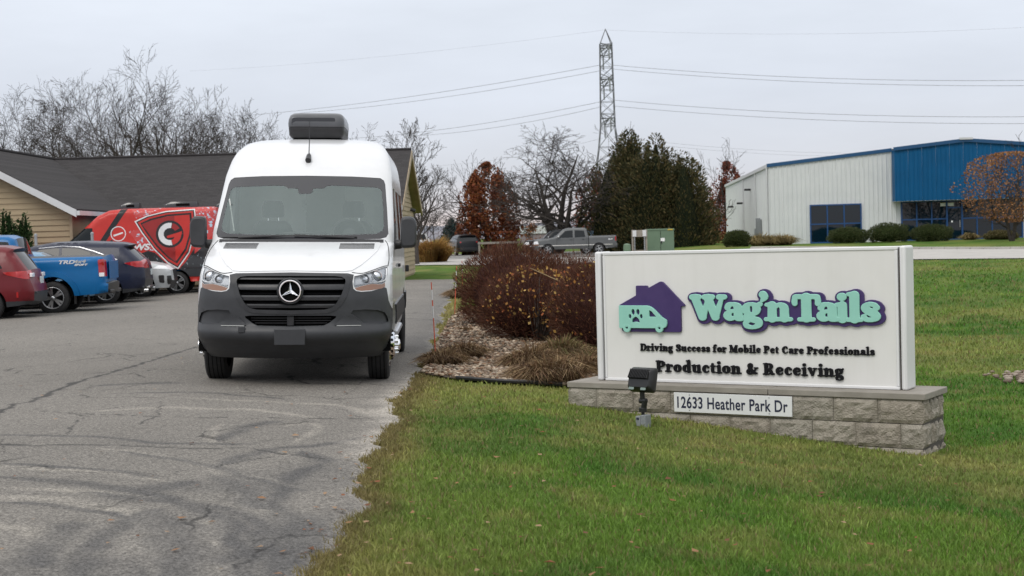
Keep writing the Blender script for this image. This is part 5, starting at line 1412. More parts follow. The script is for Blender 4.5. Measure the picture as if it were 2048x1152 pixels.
# navy crossover and its darker neighbour ------------------------------
suv = dict(W=.945, belt=1.08, Wr=.66, H=1.70, wr=.37, wheels=(1.02, 3.82), bot=.30, r=.13, rear_lights=(.98, 1.14, .30), mirror=(3.35, 1.15),
    top=[(.16, .36, 'b'), (.03, .46, 'b'), (.0, .66, 'p'), (.02, .95, 'p'), (.07, 1.12, 'p'), (.14, 1.18, 'g'), (.50, 1.52, 'd'), (.38, 1.58, 'p'), (.60, 1.63, 'p'), (1.5, 1.69, 'p'), (2.4, 1.68, 'p'), (2.95, 1.60, 'g'), (3.75, 1.16, 'p'), (4.4, 1.04, 'p'), (4.78, .86, 'p'), (4.88, .6, 'b'), (4.85, .42, 'b'), (4.7, .30, 'p')],
    regions=[('tail_light', rounded([(-.1, .97), (.22, .99), (.52, 1.10), (.30, 1.14), (-.1, 1.15)], .02), 'red_lens', -.01), ('window_trim', [(.70, 1.185), (1.0, 1.20), (3.30, 1.16), (3.30, 1.148), (.95, 1.187)], 'satin_metal', -.004), ('rear_quarter_window', rounded([(.92, 1.205), (1.35, 1.40), (1.35, 1.20)], .02), 'tint_glass', .006), ('side_window', rounded([(1.40, 1.20), (1.40, 1.42), (1.72, 1.53), (2.15, 1.56), (2.15, 1.19)], .03), 'tint_glass', .006), ('side_window', rounded([(2.22, 1.19), (2.22, 1.56), (2.75, 1.52), (3.2, 1.17)], .04), 'tint_glass', .006),
             ('roof_trim', [(.72, 1.20), (1.30, 1.43), (1.70, 1.56), (2.15, 1.595), (2.75, 1.55), (2.75, 1.565), (2.15, 1.608), (1.69, 1.572), (1.28, 1.442), (.70, 1.207)], 'satin_metal', -.003), ('sill_cladding', [(-.2, .2), (5, .2), (5, .40), (-.2, .42)], 'bumper', -.006)], handles=((1.6, 1.0), (2.5, 1.0)), handle_mat='navy', doors=(1.38, 2.2, 3.35))
def suv_x(root, lat, L_):
    MB().box((-.06, 0, .84), (.02, .32, .16)).build('licence_plate', M['plate'], root)
    MB().tube([(.05, .68, .36), (-.06, .68, .36)], .05, 10).build('exhaust_tip', M['chrome'], root, smooth=True); MB().tube([(.05, -.68, .36), (-.06, -.68, .36)], .05, 10).build('exhaust_tip', M['chrome'], root, smooth=True)
    MB().prism([(-.09, 0), (.09, 0), (-.05, .075)], -.012, .012, Matrix.Translation((1.0, 0, 1.665)) @ Matrix.Rotation(R(90), 4, 'X')).build('roof_fin', M['black_gloss'], root)
    MB().box((.03, 0, .99), (.10, .5, .05)).build('tailgate_trim', M['chrome'], root, bevel=.01)
    MB().box((-.03, 0, .44), (.08, 1.1, .05)).build('exhaust_garnish', M['chrome'], root, bevel=.01)
car('parked_suv', 'navy crossover with chrome window trim, parked just beyond the blue pickup', 'car', suv, 'navy', rz=RZL, ref=(-10.80, 39.3, -.035), extra=suv_x, group='cars parked along the lot')
car('parked_suv', 'charcoal crossover, only its tail showing beyond the navy one', 'car', suv, 'charcoal', rz=RZL, ref=(-11.45, 41.6, -.035), extra=suv_x, group='cars parked along the lot')
# silver crossover, nose to the lane ------------------------------------
silver = dict(W=.93, belt=1.05, Wr=.66, H=1.66, wr=.36, wheels=(.95, 3.72), bot=.28, r=.15, front_lights=(.82, .92, .55), grille=(.48, .78, .6),
    top=[(.14, .34, 'b'), (.0, .6, 'p'), (.05, 1.1, 'g'), (.45, 1.54, 'p'), (1.5, 1.66, 'p'), (2.3, 1.62, 'g'), (3.3, 1.10, 'p'), (4.05, 1.02, 'p'), (4.45, .93, 'p'), (4.58, .80, 'p'), (4.62, .5, 'b'), (4.52, .28, 'p')],
    regions=[('headlight', rounded([(4.10, .86), (4.65, .83), (4.65, .93), (4.25, .95)], .02), 'lamp_white', -.008), ('fog_lamp_housing', rounded([(4.28, .44), (4.42, .42), (4.42, .66), (4.26, .66)], .04), 'black_gloss', -.006), ('front_intake', rounded([(4.50, .38), (4.7, .38), (4.7, .64), (4.50, .64)], .03), 'black_plastic', -.008), ('side_window', rounded([(.7, 1.12), (1.0, 1.48), (1.75, 1.54), (1.75, 1.10)], .04), 'tint_glass', .006), ('side_window', rounded([(1.82, 1.10), (1.82, 1.54), (2.3, 1.5), (2.95, 1.10)], .04), 'tint_glass', .006)], handles=((1.4, .97), (2.2, .97)), mirror=(2.95, 1.1))
car('parked_suv', 'silver crossover backed in, its nose poking out in front of the red van', 'car', silver, 'silver', rz=R(6), loc=(-14.8, 44.3, -.03), group='cars parked along the lot')
# red wrapped van ------------------------------------------------------
def cv(pts): return [(6.347 - x / 291.2, 3.037 - y / 291.2) for x, y in pts]
def vsc(pts, k, cx=1440, cy=330): return [(cx + (x - cx) * k, cy + (y - cy) * k) for x, y in pts]
def ann(cx, cy, r0, r1, a0, a1, n=14):
    o_ = [(cx + r1 * math.cos(R(a)), cy - r1 * math.sin(R(a))) for a in np.linspace(a0, a1, n)]
    return o_ + [(cx + r0 * math.cos(R(a)), cy - r0 * math.sin(R(a))) for a in np.linspace(a1, a0, n)]
shield = [(1115, 212), (1220, 165), (1400, 125), (1655, 112), (1662, 220), (1645, 350), (1595, 510), (1490, 655), (1400, 600), (1280, 470), (1170, 310)]
hs = shield
vans = dict(W=1.0, belt=1.3, Wr=.88, H=2.70, wr=.365, wheels=(1.29, 4.95), bot=.40, r=.16, taper=False, grid=.13, rear_lights=(.9, 1.5, .85), mirror=(4.55, 1.55), mirror_mat='black_plastic', bulge=.03,
    top=[(.04, .42, 'b'), (.0, .5, 'b'), (.0, .75, 'p'), (.0, 2.5, 'p'), (.05, 2.66, 'p'), (.15, 2.70, 'p'), (2.9, 2.70, 'p'), (3.3, 2.66, 'p'), (3.65, 2.50, 'p'), (4.0, 2.18, 'g'), (4.85, 1.46, 'p'), (5.2, 1.40, 'p'), (5.65, 1.22, 'p'), (5.85, 1.0, 'd'), (5.92, .62, 'b'), (5.85, .40, 'p')],
    regions=[('emblem_arrow', cv([(1398, 352), (1535, 312), (1528, 345), (1470, 400), (1440, 405), (1468, 362), (1402, 372)]), 'van_red', -.002), ('emblem_core', cv(ann(1425, 335, 0.5, 55, 0, 359)), 'wrap_black', -.002), ('emblem_letter', cv(ann(1425, 335, 54, 102, 78, 282)), 'wrap_white', -.002), ('emblem_letter_lower', cv(ann(1425, 335, 54, 102, -76, 4)), 'van_red', -.002), ('emblem_letter_upper', cv(ann(1425, 335, 54, 102, 30, 74)), 'wrap_dark_red', -.002), ('emblem_ring', cv(ann(1425, 335, .5, 124, 0, 359, 24)), 'wrap_black', -.002),
             ('shield_core', cv([p for p in vsc(hs, .70) if p[0] < 1470] + [(1470, 560), (1470, 180)][:0] + []), 'wrap_dark_red', -.002) if False else ('shield_half', cv([(1180, 240), (1270, 205), (1400, 178), (1470, 172), (1470, 590), (1390, 520), (1290, 400)]), 'wrap_dark_red', -.002),
             ('shield_face', cv(vsc(hs, .76)), 'van_red', -.002), ('shield_band', cv(vsc(hs, .84)), 'wrap_black', -.002), ('shield_field', cv(vsc(hs, .91)), 'van_red', -.002), ('shield_inline', cv(vsc(hs, .955)), 'wrap_black', -.002), ('shield_border', cv(hs), 'wrap_white', -.002),
             ('roundel', cv(ann(970, 320, 60, 68, 0, 359, 26)), 'wrap_white', -.002), ('roundel_mark', cv([(925, 330), (1010, 305), (1012, 318), (930, 345)]), 'wrap_white', -.002),
             ('side_window', cv(rounded([(475, 395), (560, 300), (600, 268), (745, 262), (742, 395)], 15)), 'tint_glass', .008), ('diagonal_stripe', cv([(995, 100), (1055, 100), (850, 400), (795, 400)]), 'wrap_black', -.001),
             ('splatter_panel', cv([(1090, 100), (1350, 100), (1250, 150), (1130, 185)]), 'splat', -.001), ('splatter_panel', cv([(1665, 100), (1850, 100), (1850, 300), (1700, 470), (1640, 520)]), 'splat', -.001), ('splatter_panel', cv([(1060, 300), (1150, 290), (1280, 480), (1180, 470)]), 'splat', -.001),
             ('lower_wrap', cv([(1230, 480), (1290, 500), (1400, 610), (1490, 660), (1560, 590), (1640, 470), (1860, 440), (1860, 655), (600, 655), (600, 560), (1000, 560)]), 'splat_dark', -.001), ('side_cladding', [(-.2, .55), (5.6, .55), (5.6, .80), (-.2, .80)], 'bumper', -.012)])
def redvan_x(root, lat, L_):
    for s0, l0 in ((2.15, .62), (.35, 1.05)):
        a_ = empty('roof_unit', (s0 + .3, 0, 2.70), parent=root)
        loft_box([[(x, y, 0) for x, y in rounded([(0, -.35), (l0, -.35), (l0, .35), (0, .35)], .06)], [(x, y, .12) for x, y in rounded([(0, -.35), (l0 - .05, -.35), (l0 - .05, .35), (0, .35)], .06)], [(x, y, .2) for x, y in rounded([(0.02, -.31), (l0 - .22, -.31), (l0 - .22, .31), (.02, .31)], .06)]], 'unit_cover', M['black_gloss'], a_)
        MB().box((l0 * .42, .352, .10), (l0 * .4, .006, .08)).build('unit_grille', M['void'], a_)
    o = link('decal_lettering', text_mesh('WS', .26, .003, offset=.01, shear=.2), M['wrap_white'], root); o.scale = (1.25, 1, 1)
    o.rotation_euler = (R(90), 0, R(180)); o.location = (2.58, 1.004, 1.42)
    MB().box((-.03, 0, .55), (.10, 1.8, .12)).build('rear_bumper', M['black_plastic'], root, bevel=.02)
    MB().box((.03, .985, 1.25), (.08, .05, .38)).build('tail_light', M['red_lens'], root, bevel=.01)
    MB().box((.6, .5, .32), (.05, .04, .3)).build('tow_frame', M['black_plastic'], root)
car('wrapped_van', 'red high-roof van wrapped with a white-edged shield emblem, parked beyond the cars', 'van', vans, 'van_red', rz=RZL, ref=(-10.40, 45.9, -.03), extra=redvan_x)
bvan = dict(vans); bvan['regions'] = [('side_window', vans['regions'][14][1], 'tint_glass', .008)]
def bvan_x(root, lat, L_):
    a_ = empty('roof_unit', (.35, 0, 2.70), parent=root)
    loft_box([[(x, y, 0) for x, y in rounded([(0, -.35), (.9, -.35), (.9, .35), (0, .35)], .06)], [(x, y, .14) for x, y in rounded([(0, -.35), (.85, -.35), (.85, .35), (0, .35)], .06)], [(x, y, .22) for x, y in rounded([(.02, -.31), (.7, -.31), (.7, .31), (.02, .31)], .06)]], 'unit_cover', M['black_gloss'], a_)
car('parked_van', 'blue high-roof van almost wholly hidden behind the red wrapped van', 'van', bvan, 'vanblue', rz=RZL, ref=(-9.75, 48.5, -.03), extra=bvan_x)

# ------------------------------------------------------------------ vehicles across the road
gtruck = dict(truck); gtruck['rear_lights'] = (.95, 1.22, .84)
gtruck.update(W=.98, H=1.86, belt=1.15, wheels=(1.25, 4.85), wr=.38, archgap=.08,
    top=[(.10, .46, 'b'), (-.02, .48, 'd'), (-.04, .70, 'd'), (.02, .72, 'p'), (.04, 1.22, 'p'), (.06, 1.28, 'd'), (.12, 1.29, 'd'), (1.95, 1.28, 'd'), (2.0, 1.30, 'p'), (2.02, 1.36, 'g'), (2.12, 1.78, 'p'), (2.25, 1.86, 'p'), (3.4, 1.88, 'p'), (3.75, 1.80, 'g'), (4.4, 1.25, 'p'), (4.8, 1.17, 'p'), (5.7, 1.08, 'p'), (5.85, .9, 'c'), (5.9, .60, 'b'), (5.8, .42, 'p')],
    regions=[('tail_light', rounded([(-.1, .93), (.12, .93), (.13, 1.22), (-.1, 1.24)], .03), 'red_lens', -.012), ('cab_gap', [(1.96, .5), (2.0, .5), (2.0, 1.29), (1.96, 1.29)], 'void', .01), ('side_window', rounded([(2.2, 1.24), (2.28, 1.70), (2.95, 1.74), (2.95, 1.22)], .04), 'tint_glass', .006), ('side_window', rounded([(3.08, 1.22), (3.08, 1.74), (3.6, 1.70), (4.1, 1.22)], .04), 'tint_glass', .006), ('side_moulding', [(.3, .66), (5.5, .66), (5.5, .72), (.3, .72)], 'chrome', -.01), ('headlight', rounded([(5.5, .82), (6, .80), (6, 1.0), (5.55, 1.02)], .02), 'lamp_white', -.008), ('turn_signal', rounded([(5.5, .74), (6, .72), (6, .80), (5.5, .81)], .01), 'amber', -.008)], doors=(2.1, 3.02, 4.2), handles=((2.35, 1.08), (3.2, 1.08)), handle_mat='black_plastic', mirror=(4.1, 1.3), mirror_mat='chrome')
def gt_x(root, lat, L_):
    o = link('decal_lettering', text_mesh('4x4', .16, .003, offset=.006, shear=.2), M['wrap_white'], root); o.scale = (1.3, 1, 1); o.rotation_euler = (R(90), 0, R(180)); o.location = (.62, 1.0, 1.0)
p_ = at(1065, 505, 105)
car('pickup_truck', 'grey crew-cab pickup parked across the road, seen from its side behind the red shrubs', 'truck', gtruck, 'grey_truck', rz=R(178), loc=(at(1233, 500, 105).x, 105, gz(8, 105) - .0), extra=gt_x, group='vehicles parked across the road')
car('pickup_truck', 'black pickup truck half hidden behind the grey crew-cab pickup', 'truck', gtruck, 'black_truck', rz=R(181), loc=(at(1205, 500, 111).x, 111, gz(6, 111)), group='vehicles parked across the road')
car('parked_suv', 'pale blue crossover whose roof shows above the bed of the grey pickup', 'car', suv, 'lightblue', rz=R(180), loc=(at(1208, 500, 117).x, 117, gz(6, 117) + .05), group='vehicles parked across the road')
bsuv = dict(suv); bsuv['H'] = 1.75; bsuv['rear_lights'] = (1.0, 1.13, .82); bsuv['regions'] = suv['regions'][2:5] + suv['regions'][6:]
car('parked_suv', 'black SUV seen from behind on the far lot beyond the road', 'car', bsuv, 'black_truck', rz=R(103), loc=(at(938, 500, 118).x, 118, gz(-3, 118)), group='vehicles parked across the road')
wt = dict(gtruck)
car('pickup_truck', 'white pickup truck behind the tan ornamental grass clump', 'truck', wt, 'white_car', rz=R(100), loc=(at(843, 500, 116).x, 116, gz(-6, 116)), group='vehicles parked across the road')
car('parked_sedan', 'mid blue car, its tail peeping out beside the white van', 'car', sedan, 'blue_car', rz=R(170), loc=(at(830, 500, 92).x, 92, gz(-6, 92)), group='vehicles parked across the road')
# ------------------------------------------------------------------ tan building on the left
M['siding'] = pmat('tan_siding', (.40, .315, .20), .75, noise=(1.2, (.345, .27, .17), .35, .7))
M['shingle'] = pmat('shingle', (.040, .037, .038), .9, spec=.2, noise=(30, (.066, .062, .062), .35, .7), bump=(14, .5, .03), coords='World')
def shingle_rows(m):
    n = m.node_tree.nodes; l = m.node_tree.links; p = n['Principled BSDF']; src = p.inputs['Base Color'].links[0].from_socket
    g = n.new('ShaderNodeNewGeometry'); se_ = n.new('ShaderNodeSeparateXYZ'); l.new(g.outputs['Position'], se_.inputs[0])
    cb = n.new('ShaderNodeCombineXYZ'); l.new(se_.outputs[0], cb.inputs[0]); l.new(se_.outputs[2], cb.inputs[1])
    br = n.new('ShaderNodeTexBrick'); br.inputs['Scale'].default_value = 1.0; br.inputs['Brick Width'].default_value = .32; br.inputs['Row Height'].default_value = .055; br.inputs['Mortar Size'].default_value = .004
    br.inputs['Color1'].default_value = (1, 1, 1, 1); br.inputs['Color2'].default_value = (.72, .72, .72, 1); br.inputs['Mortar'].default_value = (.5, .5, .5, 1)
    l.new(cb.outputs[0], br.inputs['Vector'])
    mxn = n.new('ShaderNodeMix'); mxn.data_type = 'RGBA'; mxn.blend_type = 'MULTIPLY'; mxn.inputs[0].default_value = 1; l.new(src, mxn.inputs[6]); l.new(br.outputs[0], mxn.inputs[7]); l.new(mxn.outputs[2], p.inputs['Base Color'])
shingle_rows(M['shingle'])
M['fascia'] = pmat('fascia_white', (.62, .63, .64), .5, noise=(2, (.55, .56, .57), .4, .7))
M['soffit'] = pmat('soffit_tan', (.40, .31, .21), .7, noise=(2, (.26, .21, .14), .4, .7))
house_b = empty('office_building', (-12, 55, 0))
tag(house_b, 'low tan-sided building with a dark shingle roof and white rake boards, behind the parked cars', 'building')
def hb(m, name, mat, par=house_b, **k):
    m.v = [(x + 12, y - 55, z) for x, y, z in m.v]
    return m.build(name, mat, par, **k)
RDZ, EVZ, RY, EY, EYB, XR = 4.92, 2.72, 57.0, 51.4, 62.6, -3.72
JX, WX0, WX1, WY = -17.5, -21.6, -13.45, 45.9       # wing: ridge x, eave x's, gable y
def slab(m, a, b, c, d, t=.14):
    n_ = (Vector(b) - Vector(a)).cross(Vector(d) - Vector(a)).normalized()
    if n_.z < 0: n_ = -n_
    lo = [Vector(p) - n_ * t for p in (a, b, c, d)]; k = len(m.v)
    m.v += [tuple(p) for p in (a, b, c, d)] + [tuple(p) for p in lo]
    m.f += [(k, k + 1, k + 2, k + 3), (k + 7, k + 6, k + 5, k + 4)] + [(k + i_, k + 4 + i_, k + 4 + (i_ + 1) % 4, k + (i_ + 1) % 4) for i_ in range(4)]
    return m
hb(slab(MB(), (-34, EY, EVZ), (XR, EY, EVZ), (XR, RY, RDZ), (-34, RY, RDZ)), 'roof_front', M['shingle'])
hb(slab(MB(), (-34, RY, RDZ), (XR, RY, RDZ), (XR, EYB, EVZ), (-34, EYB, EVZ)), 'roof_back', M['shingle'])
WEV = 2.72
hb(slab(MB(), (JX, WY, RDZ + .012), (WX1, WY, WEV), (WX1, 56.4, WEV), (JX, 57.4, RDZ + .012)), 'wing_roof', M['shingle'])
hb(slab(MB(), (WX0, WY, WEV), (JX, WY, RDZ + .012), (JX, 57.4, RDZ + .012), (WX0, 56.4, WEV)), 'wing_roof', M['shingle'])
hb(MB().tube([(-34, RY, RDZ + .02), (XR, RY, RDZ + .02)], .06, 6), 'ridge_cap', M['shingle']); hb(MB().tube([(JX, WY, RDZ + .04), (JX, 57, RDZ + .04)], .06, 6), 'ridge_cap', M['shingle'])
for a, b in (((JX, WY - .02, RDZ - .02), (WX1 + .02, WY - .02, WEV - .03)), ((WX0 - .02, WY - .02, WEV - .03), (JX, WY - .02, RDZ - .02))):
    a, b = Vector(a), Vector(b); m = MB(); k = 0
    m.v += [tuple(a), tuple(b), tuple(b - Vector((0, 0, .23))), tuple(a - Vector((0, 0, .23))), tuple(a + Vector((0, .05, 0))), tuple(b + Vector((0, .05, 0))), tuple(b + Vector((0, .05, -.23))), tuple(a + Vector((0, .05, -.23)))]
    m.f += [(0, 1, 2, 3), (7, 6, 5, 4), (0, 4, 5, 1), (1, 5, 6, 2), (2, 6, 7, 3), (3, 7, 4, 0)]
    hb(m, 'rake_board', M['fascia'])
hb(MB().span((WX1 + .0, WY, WEV - .20), (WX1 + .12, EY, WEV - .06)), 'gutter', M['fascia'])
hb(MB().span((WX1 + .15, EY - .10, EVZ - .20), (XR, EY + .02, EVZ - .05)), 'gutter', M['fascia'])
# rear slope overhang seen from below at the right end, with its rake board
hb(slab(MB(), (XR - .45, RY + .3, RDZ - .30), (XR - .02, RY + .3, RDZ - .30), (XR - .02, EYB - .1, EVZ - .12), (XR - .45, EYB - .1, EVZ - .12), .04), 'soffit', M['soffit'])
hb(slab(MB(), (XR - .03, RY, RDZ - .02), (XR + .03, RY, RDZ - .02), (XR + .03, EYB, EVZ - .02), (XR - .03, EYB, EVZ - .02), .26), 'rake_board', M['soffit'])
hb(slab(MB(), (XR - .03, EY, EVZ - .02), (XR + .03, EY, EVZ - .02), (XR + .03, RY, RDZ - .02), (XR - .03, RY, RDZ - .02), .26), 'rake_board', M['soffit'])
# walls
core = MB(); core.span((WX0 + .3, WY + .5, 0), (WX1 - .3, 52, 2.6)); hb(core, 'wing_wall', M['siding'])
hb(MB().prism([(WX0 + .35, 2.55), (WX1 - .35, 2.55), (JX, RDZ - .25)], -WY - .52, -WY - .45, Matrix.Rotation(R(90), 4, 'X')), 'gable_wall', M['siding'])
hb(MB().span((-34, 52.0, 0), (XR - .35, 62.0, 2.65)), 'main_wall', M['siding'])
hb(MB().prism([(52.0, 2.6), (62.0, 2.6), (57, RDZ - .2)], XR - .50, XR - .35, Matrix(((0, 0, 1, 0), (1, 0, 0, 0), (0, 1, 0, 0), (0, 0, 0, 1)))), 'gable_wall', M['siding'])
bh = .178; z = .1
while z < RDZ - .3:
    zt_ = z + bh
    x0 = max(WX0 + .3, JX - (RDZ - .22 - zt_) / .53 if zt_ > 2.4 else -99); x1 = min(WX1 - .31, JX + (RDZ - .22 - zt_) / .53 if zt_ > 2.4 else 99)
    m = MB(); m.v = [(x0, WY + .43, z), (x1, WY + .43, z), (x1, WY + .50, z), (x0, WY + .50, z), (x0, WY + .465, zt_ + .01), (x1, WY + .465, zt_ + .01), (x1, WY + .50, zt_ + .01), (x0, WY + .50, zt_ + .01)]
    m.f = [(3, 2, 1, 0), (4, 5, 6, 7), (0, 1, 5, 4), (1, 2, 6, 5), (2, 3, 7, 6), (3, 0, 4, 7)]
    if x1 > x0 + .2: hb(m, 'siding_board', M['siding'])
    if zt_ < 2.62:      # front wall of the main range
        m = MB(); m.v = [(WX1 - .28, 51.93, z), (XR - .34, 51.93, z), (XR - .34, 52.0, z), (WX1 - .28, 52.0, z), (WX1 - .28, 51.965, zt_ + .01), (XR - .34, 51.965, zt_ + .01), (XR - .34, 52.0, zt_ + .01), (WX1 - .28, 52.0, zt_ + .01)]
        m.f = [(3, 2, 1, 0), (4, 5, 6, 7), (0, 1, 5, 4), (1, 2, 6, 5), (2, 3, 7, 6), (3, 0, 4, 7)]
        hb(m, 'siding_board', M['siding'])
    # right gable end
    y0 = 52.0 if zt_ < 2.6 else 57 - (RDZ - .2 - zt_) / .43; y1 = 114 - y0
    if y1 > y0 + .2:
        m = MB(); xg = XR - .33; m.v = [(xg + .03, y0, z), (xg + .03, y1, z), (xg - .02, y1, z), (xg - .02, y0, z), (xg, y0, zt_), (xg, y1, zt_), (xg - .02, y1, zt_), (xg - .02, y0, zt_)]
        m.f = [(0, 1, 2, 3), (4, 5, 6, 7), (0, 1, 5, 4), (1, 2, 6, 5), (2, 3, 7, 6), (3, 0, 4, 7)]
        hb(m, 'siding_board', M['siding'])
    z += bh
hb(MB().span((WX1 - .33, WY + .40, 0), (WX1 - .24, WY + .52, 2.6)), 'corner_board', M['soffit'])
hb(MB().tube([(XR - .25, EYB - 3.5, EVZ - .05), (XR - .05, EYB - 3.5, EVZ - .12)], .07, 8), 'wall_lamp', M['black_plastic'])
# chain-link fence in front of the wing
M['galv'] = pmat('galvanised', (.34, .355, .37), .45, metal=.6)
fe = empty('chain_fence', (-17, 44.6, -.05)); tag(fe, 'galvanised fence posts and rail in front of the tan gable wall', 'fence')
for x in (-6.0, -3.2, 1.44, 2.7, 4.4):
    MB().tube([(x, 0, -.2), (x, 0, 1.95)], .045, 8).build('post', M['galv'], fe, smooth=True); MB().lathe([(.055, 1.95), (.05, 2.0), (.001, 2.03)], 8, Matrix.Translation((x, 0, 0))).build('post_cap', M['galv'], fe)
for z in (1.50, .2): MB().tube([(-6, 0, z), (4.4, 0, z)], .022, 6).build('rail', M['galv'], fe, smooth=True)
m = MB()
for x in np.arange(-6, 4.4, .16):
    for s in (1, -1): m.box((x + .0, 0, .85), (.006, .006, 1.75), Matrix.Rotation(R(40) * s, 4, 'Y'))
stuff(m.build('wire_mesh', M['galv'], fe))

# ------------------------------------------------------------------ blue and white metal building on the right
M['metal_white'] = pmat('metal_siding_white', (.66, .68, .68), .5, noise=(.8, (.60, .62, .625), .35, .7)); M['metal_blue'] = pmat('metal_siding_blue', (.003, .095, .235), .5, spec=.2, noise=(.8, (.003, .08, .20), .35, .7)); M['trim_blue'] = pmat('trim_blue', (.005, .065, .17), .5)
M['office_glass'] = pmat('office_glass', (.003, .014, .024), .03, spec=.5); M['frame_blue'] = pmat('window_frame_blue', (.008, .06, .19), .5)
A0 = at(1536, 331, 102.0); BZ = .40
mbd = empty('metal_building', (A0.x, 102.0, BZ), math.atan2(-.078, .997))     # local x along the front, y back
tag(mbd, 'white metal-sided building with a blue upper front and dark glass entrance, far right', 'building')
HC = A0.z - BZ; PKX = 13.1; SL = 1.25 / PKX
def htop(u): return HC + SL * (PKX - abs(u - PKX))
def panel(u0, u1, zb_, depth, mat, name, inset=0):
    prof = []; n_ = 3; wp = (u1 - u0) / n_
    for k in range(n_):
        b = u0 + k * wp
        prof += [(b, 0), (b + wp * .12, -.045), (b + wp * .26, -.045), (b + wp * .38, 0)]
    prof.append((u1, 0))
    rows = [[(u, depth + d, zb_) for u, d in prof], [(u, depth + d, htop(u) - .02) for u, d in prof]]
    MB().grid(rows).build(name, mat, mbd, fix=False)
u = 0.0
while u < 26:
    panel(u + .003, u + .914 - .003, 0, 0, M['metal_white'], 'wall_panel'); u += .914
u = 8.36
while u < 17.6:
    panel(u + .003, u + .914 - .003, 2.72, -1.1, M['metal_blue'], 'fascia_panel'); u += .914
BU0, BU1 = 8.36, u
MB().span((BU0, -1.09, 2.72), (BU0 + .03, -.05, htop(BU0) - .05)).build('fascia_return', M['metal_blue'], mbd); MB().span((BU1 - .03, -1.09, 2.72), (BU1, -.05, htop(BU1) - .05)).build('fascia_return', M['metal_blue'], mbd)
MB().span((BU0, -1.09, 2.70), (BU1, -.05, 2.715)).build('canopy_soffit', M['metal_white'], mbd)
for a, b, y0 in ((-.1, BU0, -.12), (BU1, 26, -.12), (BU0 - .06, PKX, -1.25), (PKX, BU1 + .06, -1.25)):
    m = MB(); d = .24; pts = [(a, htop(a) - .12), (b, htop(b) - .12), (b, htop(b) + .12), (a, htop(a) + .12)]
    m.prism(pts, -y0 - .16, -y0, Matrix.Rotation(R(90), 4, 'X')); m.build('roof_trim', M['trim_blue'], mbd)
MB().box((PKX, -1.30, htop(PKX) + .10), (.9, .05, .14)).build('peak_cap', M['fascia'], mbd)
LS = 43.5
rf = MB(); rf.grid([[(uu, y, htop(uu) + .05) for uu in (-.1, PKX, 26)] for y in (-.1, LS)]); rf.build('roof', M['fascia'], mbd)
rows = [[], []]
for k in range(int(LS / .305)):
    y = k * .305
    for dy, d in ((0, 0), (.04, -.04), (.08, -.04), (.12, 0)):
        rows[0].append((d, y + dy, 0)); rows[1].append((d, y + dy, HC - .05))
MB().grid(rows).build('side_wall', M['metal_white'], mbd, fix=False)
MB().span((-.12, -.1, HC - .16), (-.01, LS, HC + .08)).build('eave_trim', M['fascia'], mbd)
for y in (.15, 9.5, 21.0):
    MB().box((-.09, y, HC / 2), (.09, .12, HC - .2)).build('downspout', M['fascia'], mbd)
for y, z in ((14, 4.2), (22, 3.3), (33, 3.2)):
    MB().box((-.3, y, z), (.5, .25, .16)).build('wall_lamp', M['black_plastic'], mbd, bevel=.02)
for y, z, sx, sz in ((6.4, 1.3, .3, 1.2), (7.6, .7, .35, .9), (5.2, 1.0, .12, 1.6)):
    MB().box((-.2, y, z), (.3, sx * 2, sz)).build('electrical_box', M['pvc_grey'], mbd, bevel=.02)
MB().box((-.12, .02, HC / 2), (.06, .2, HC - .1)).build('corner_trim', M['fascia'], mbd)
def window_unit(name, u0, u1, z0, z1, cols, rows_, y, doors=()):
    w_ = empty(name, (0, 0, 0), parent=mbd)
    cu = np.linspace(u0, u1, cols + 1); rz_ = rows_
    for i_ in range(cols):
        for j_ in range(len(rz_) - 1):
            MB().span((cu[i_] + .03, y - .03, rz_[j_] + .03), (cu[i_ + 1] - .03, y - .02, rz_[j_ + 1] - .03)).build('pane', M['office_glass'], w_)
    for c_ in cu: MB().span((c_ - .045, y - .08, z0), (c_ + .045, y + .01, z1)).build('mullion', M['frame_blue'], w_)
    for z_ in rz_: MB().span((u0 - .045, y - .075, z_ - .045), (u1 + .045, y + .008, z_ + .045)).build('transom', M['frame_blue'], w_)
    return w_
window_unit('window', 2.80, 6.22, .05, 2.62, 3, (.05, 1.32, 2.62), -.05)
ent = window_unit('entrance_glazing', 8.95, 17.0, .05, 2.66, 8, (.05, 1.45, 2.66), -.10)
for a in (11.97, 12.98): MB().span((a - .06, -.24, .05), (a + .06, -.09, 2.66)).build('door_jamb', M['frame_blue'], ent)
MB().span((12.05, -.2, .1), (12.9, -.17, 2.15)).build('door_leaf', M['office_glass'], ent); MB().span((12.05, -.22, 2.15), (12.9, -.15, 2.24)).build('door_head', M['frame_blue'], ent); MB().box((12.82, -.24, 1.1), (.04, .04, .5)).build('door_pull', M['satin_metal'], ent)
MB().box((12.3, -.21, 1.25), (.12, .01, .12)).build('door_sticker', M['lamp_white'], ent); MB().box((12.0, -.14, 2.42), (.9, .01, .22)).build('number_panel', M['paper'], ent)

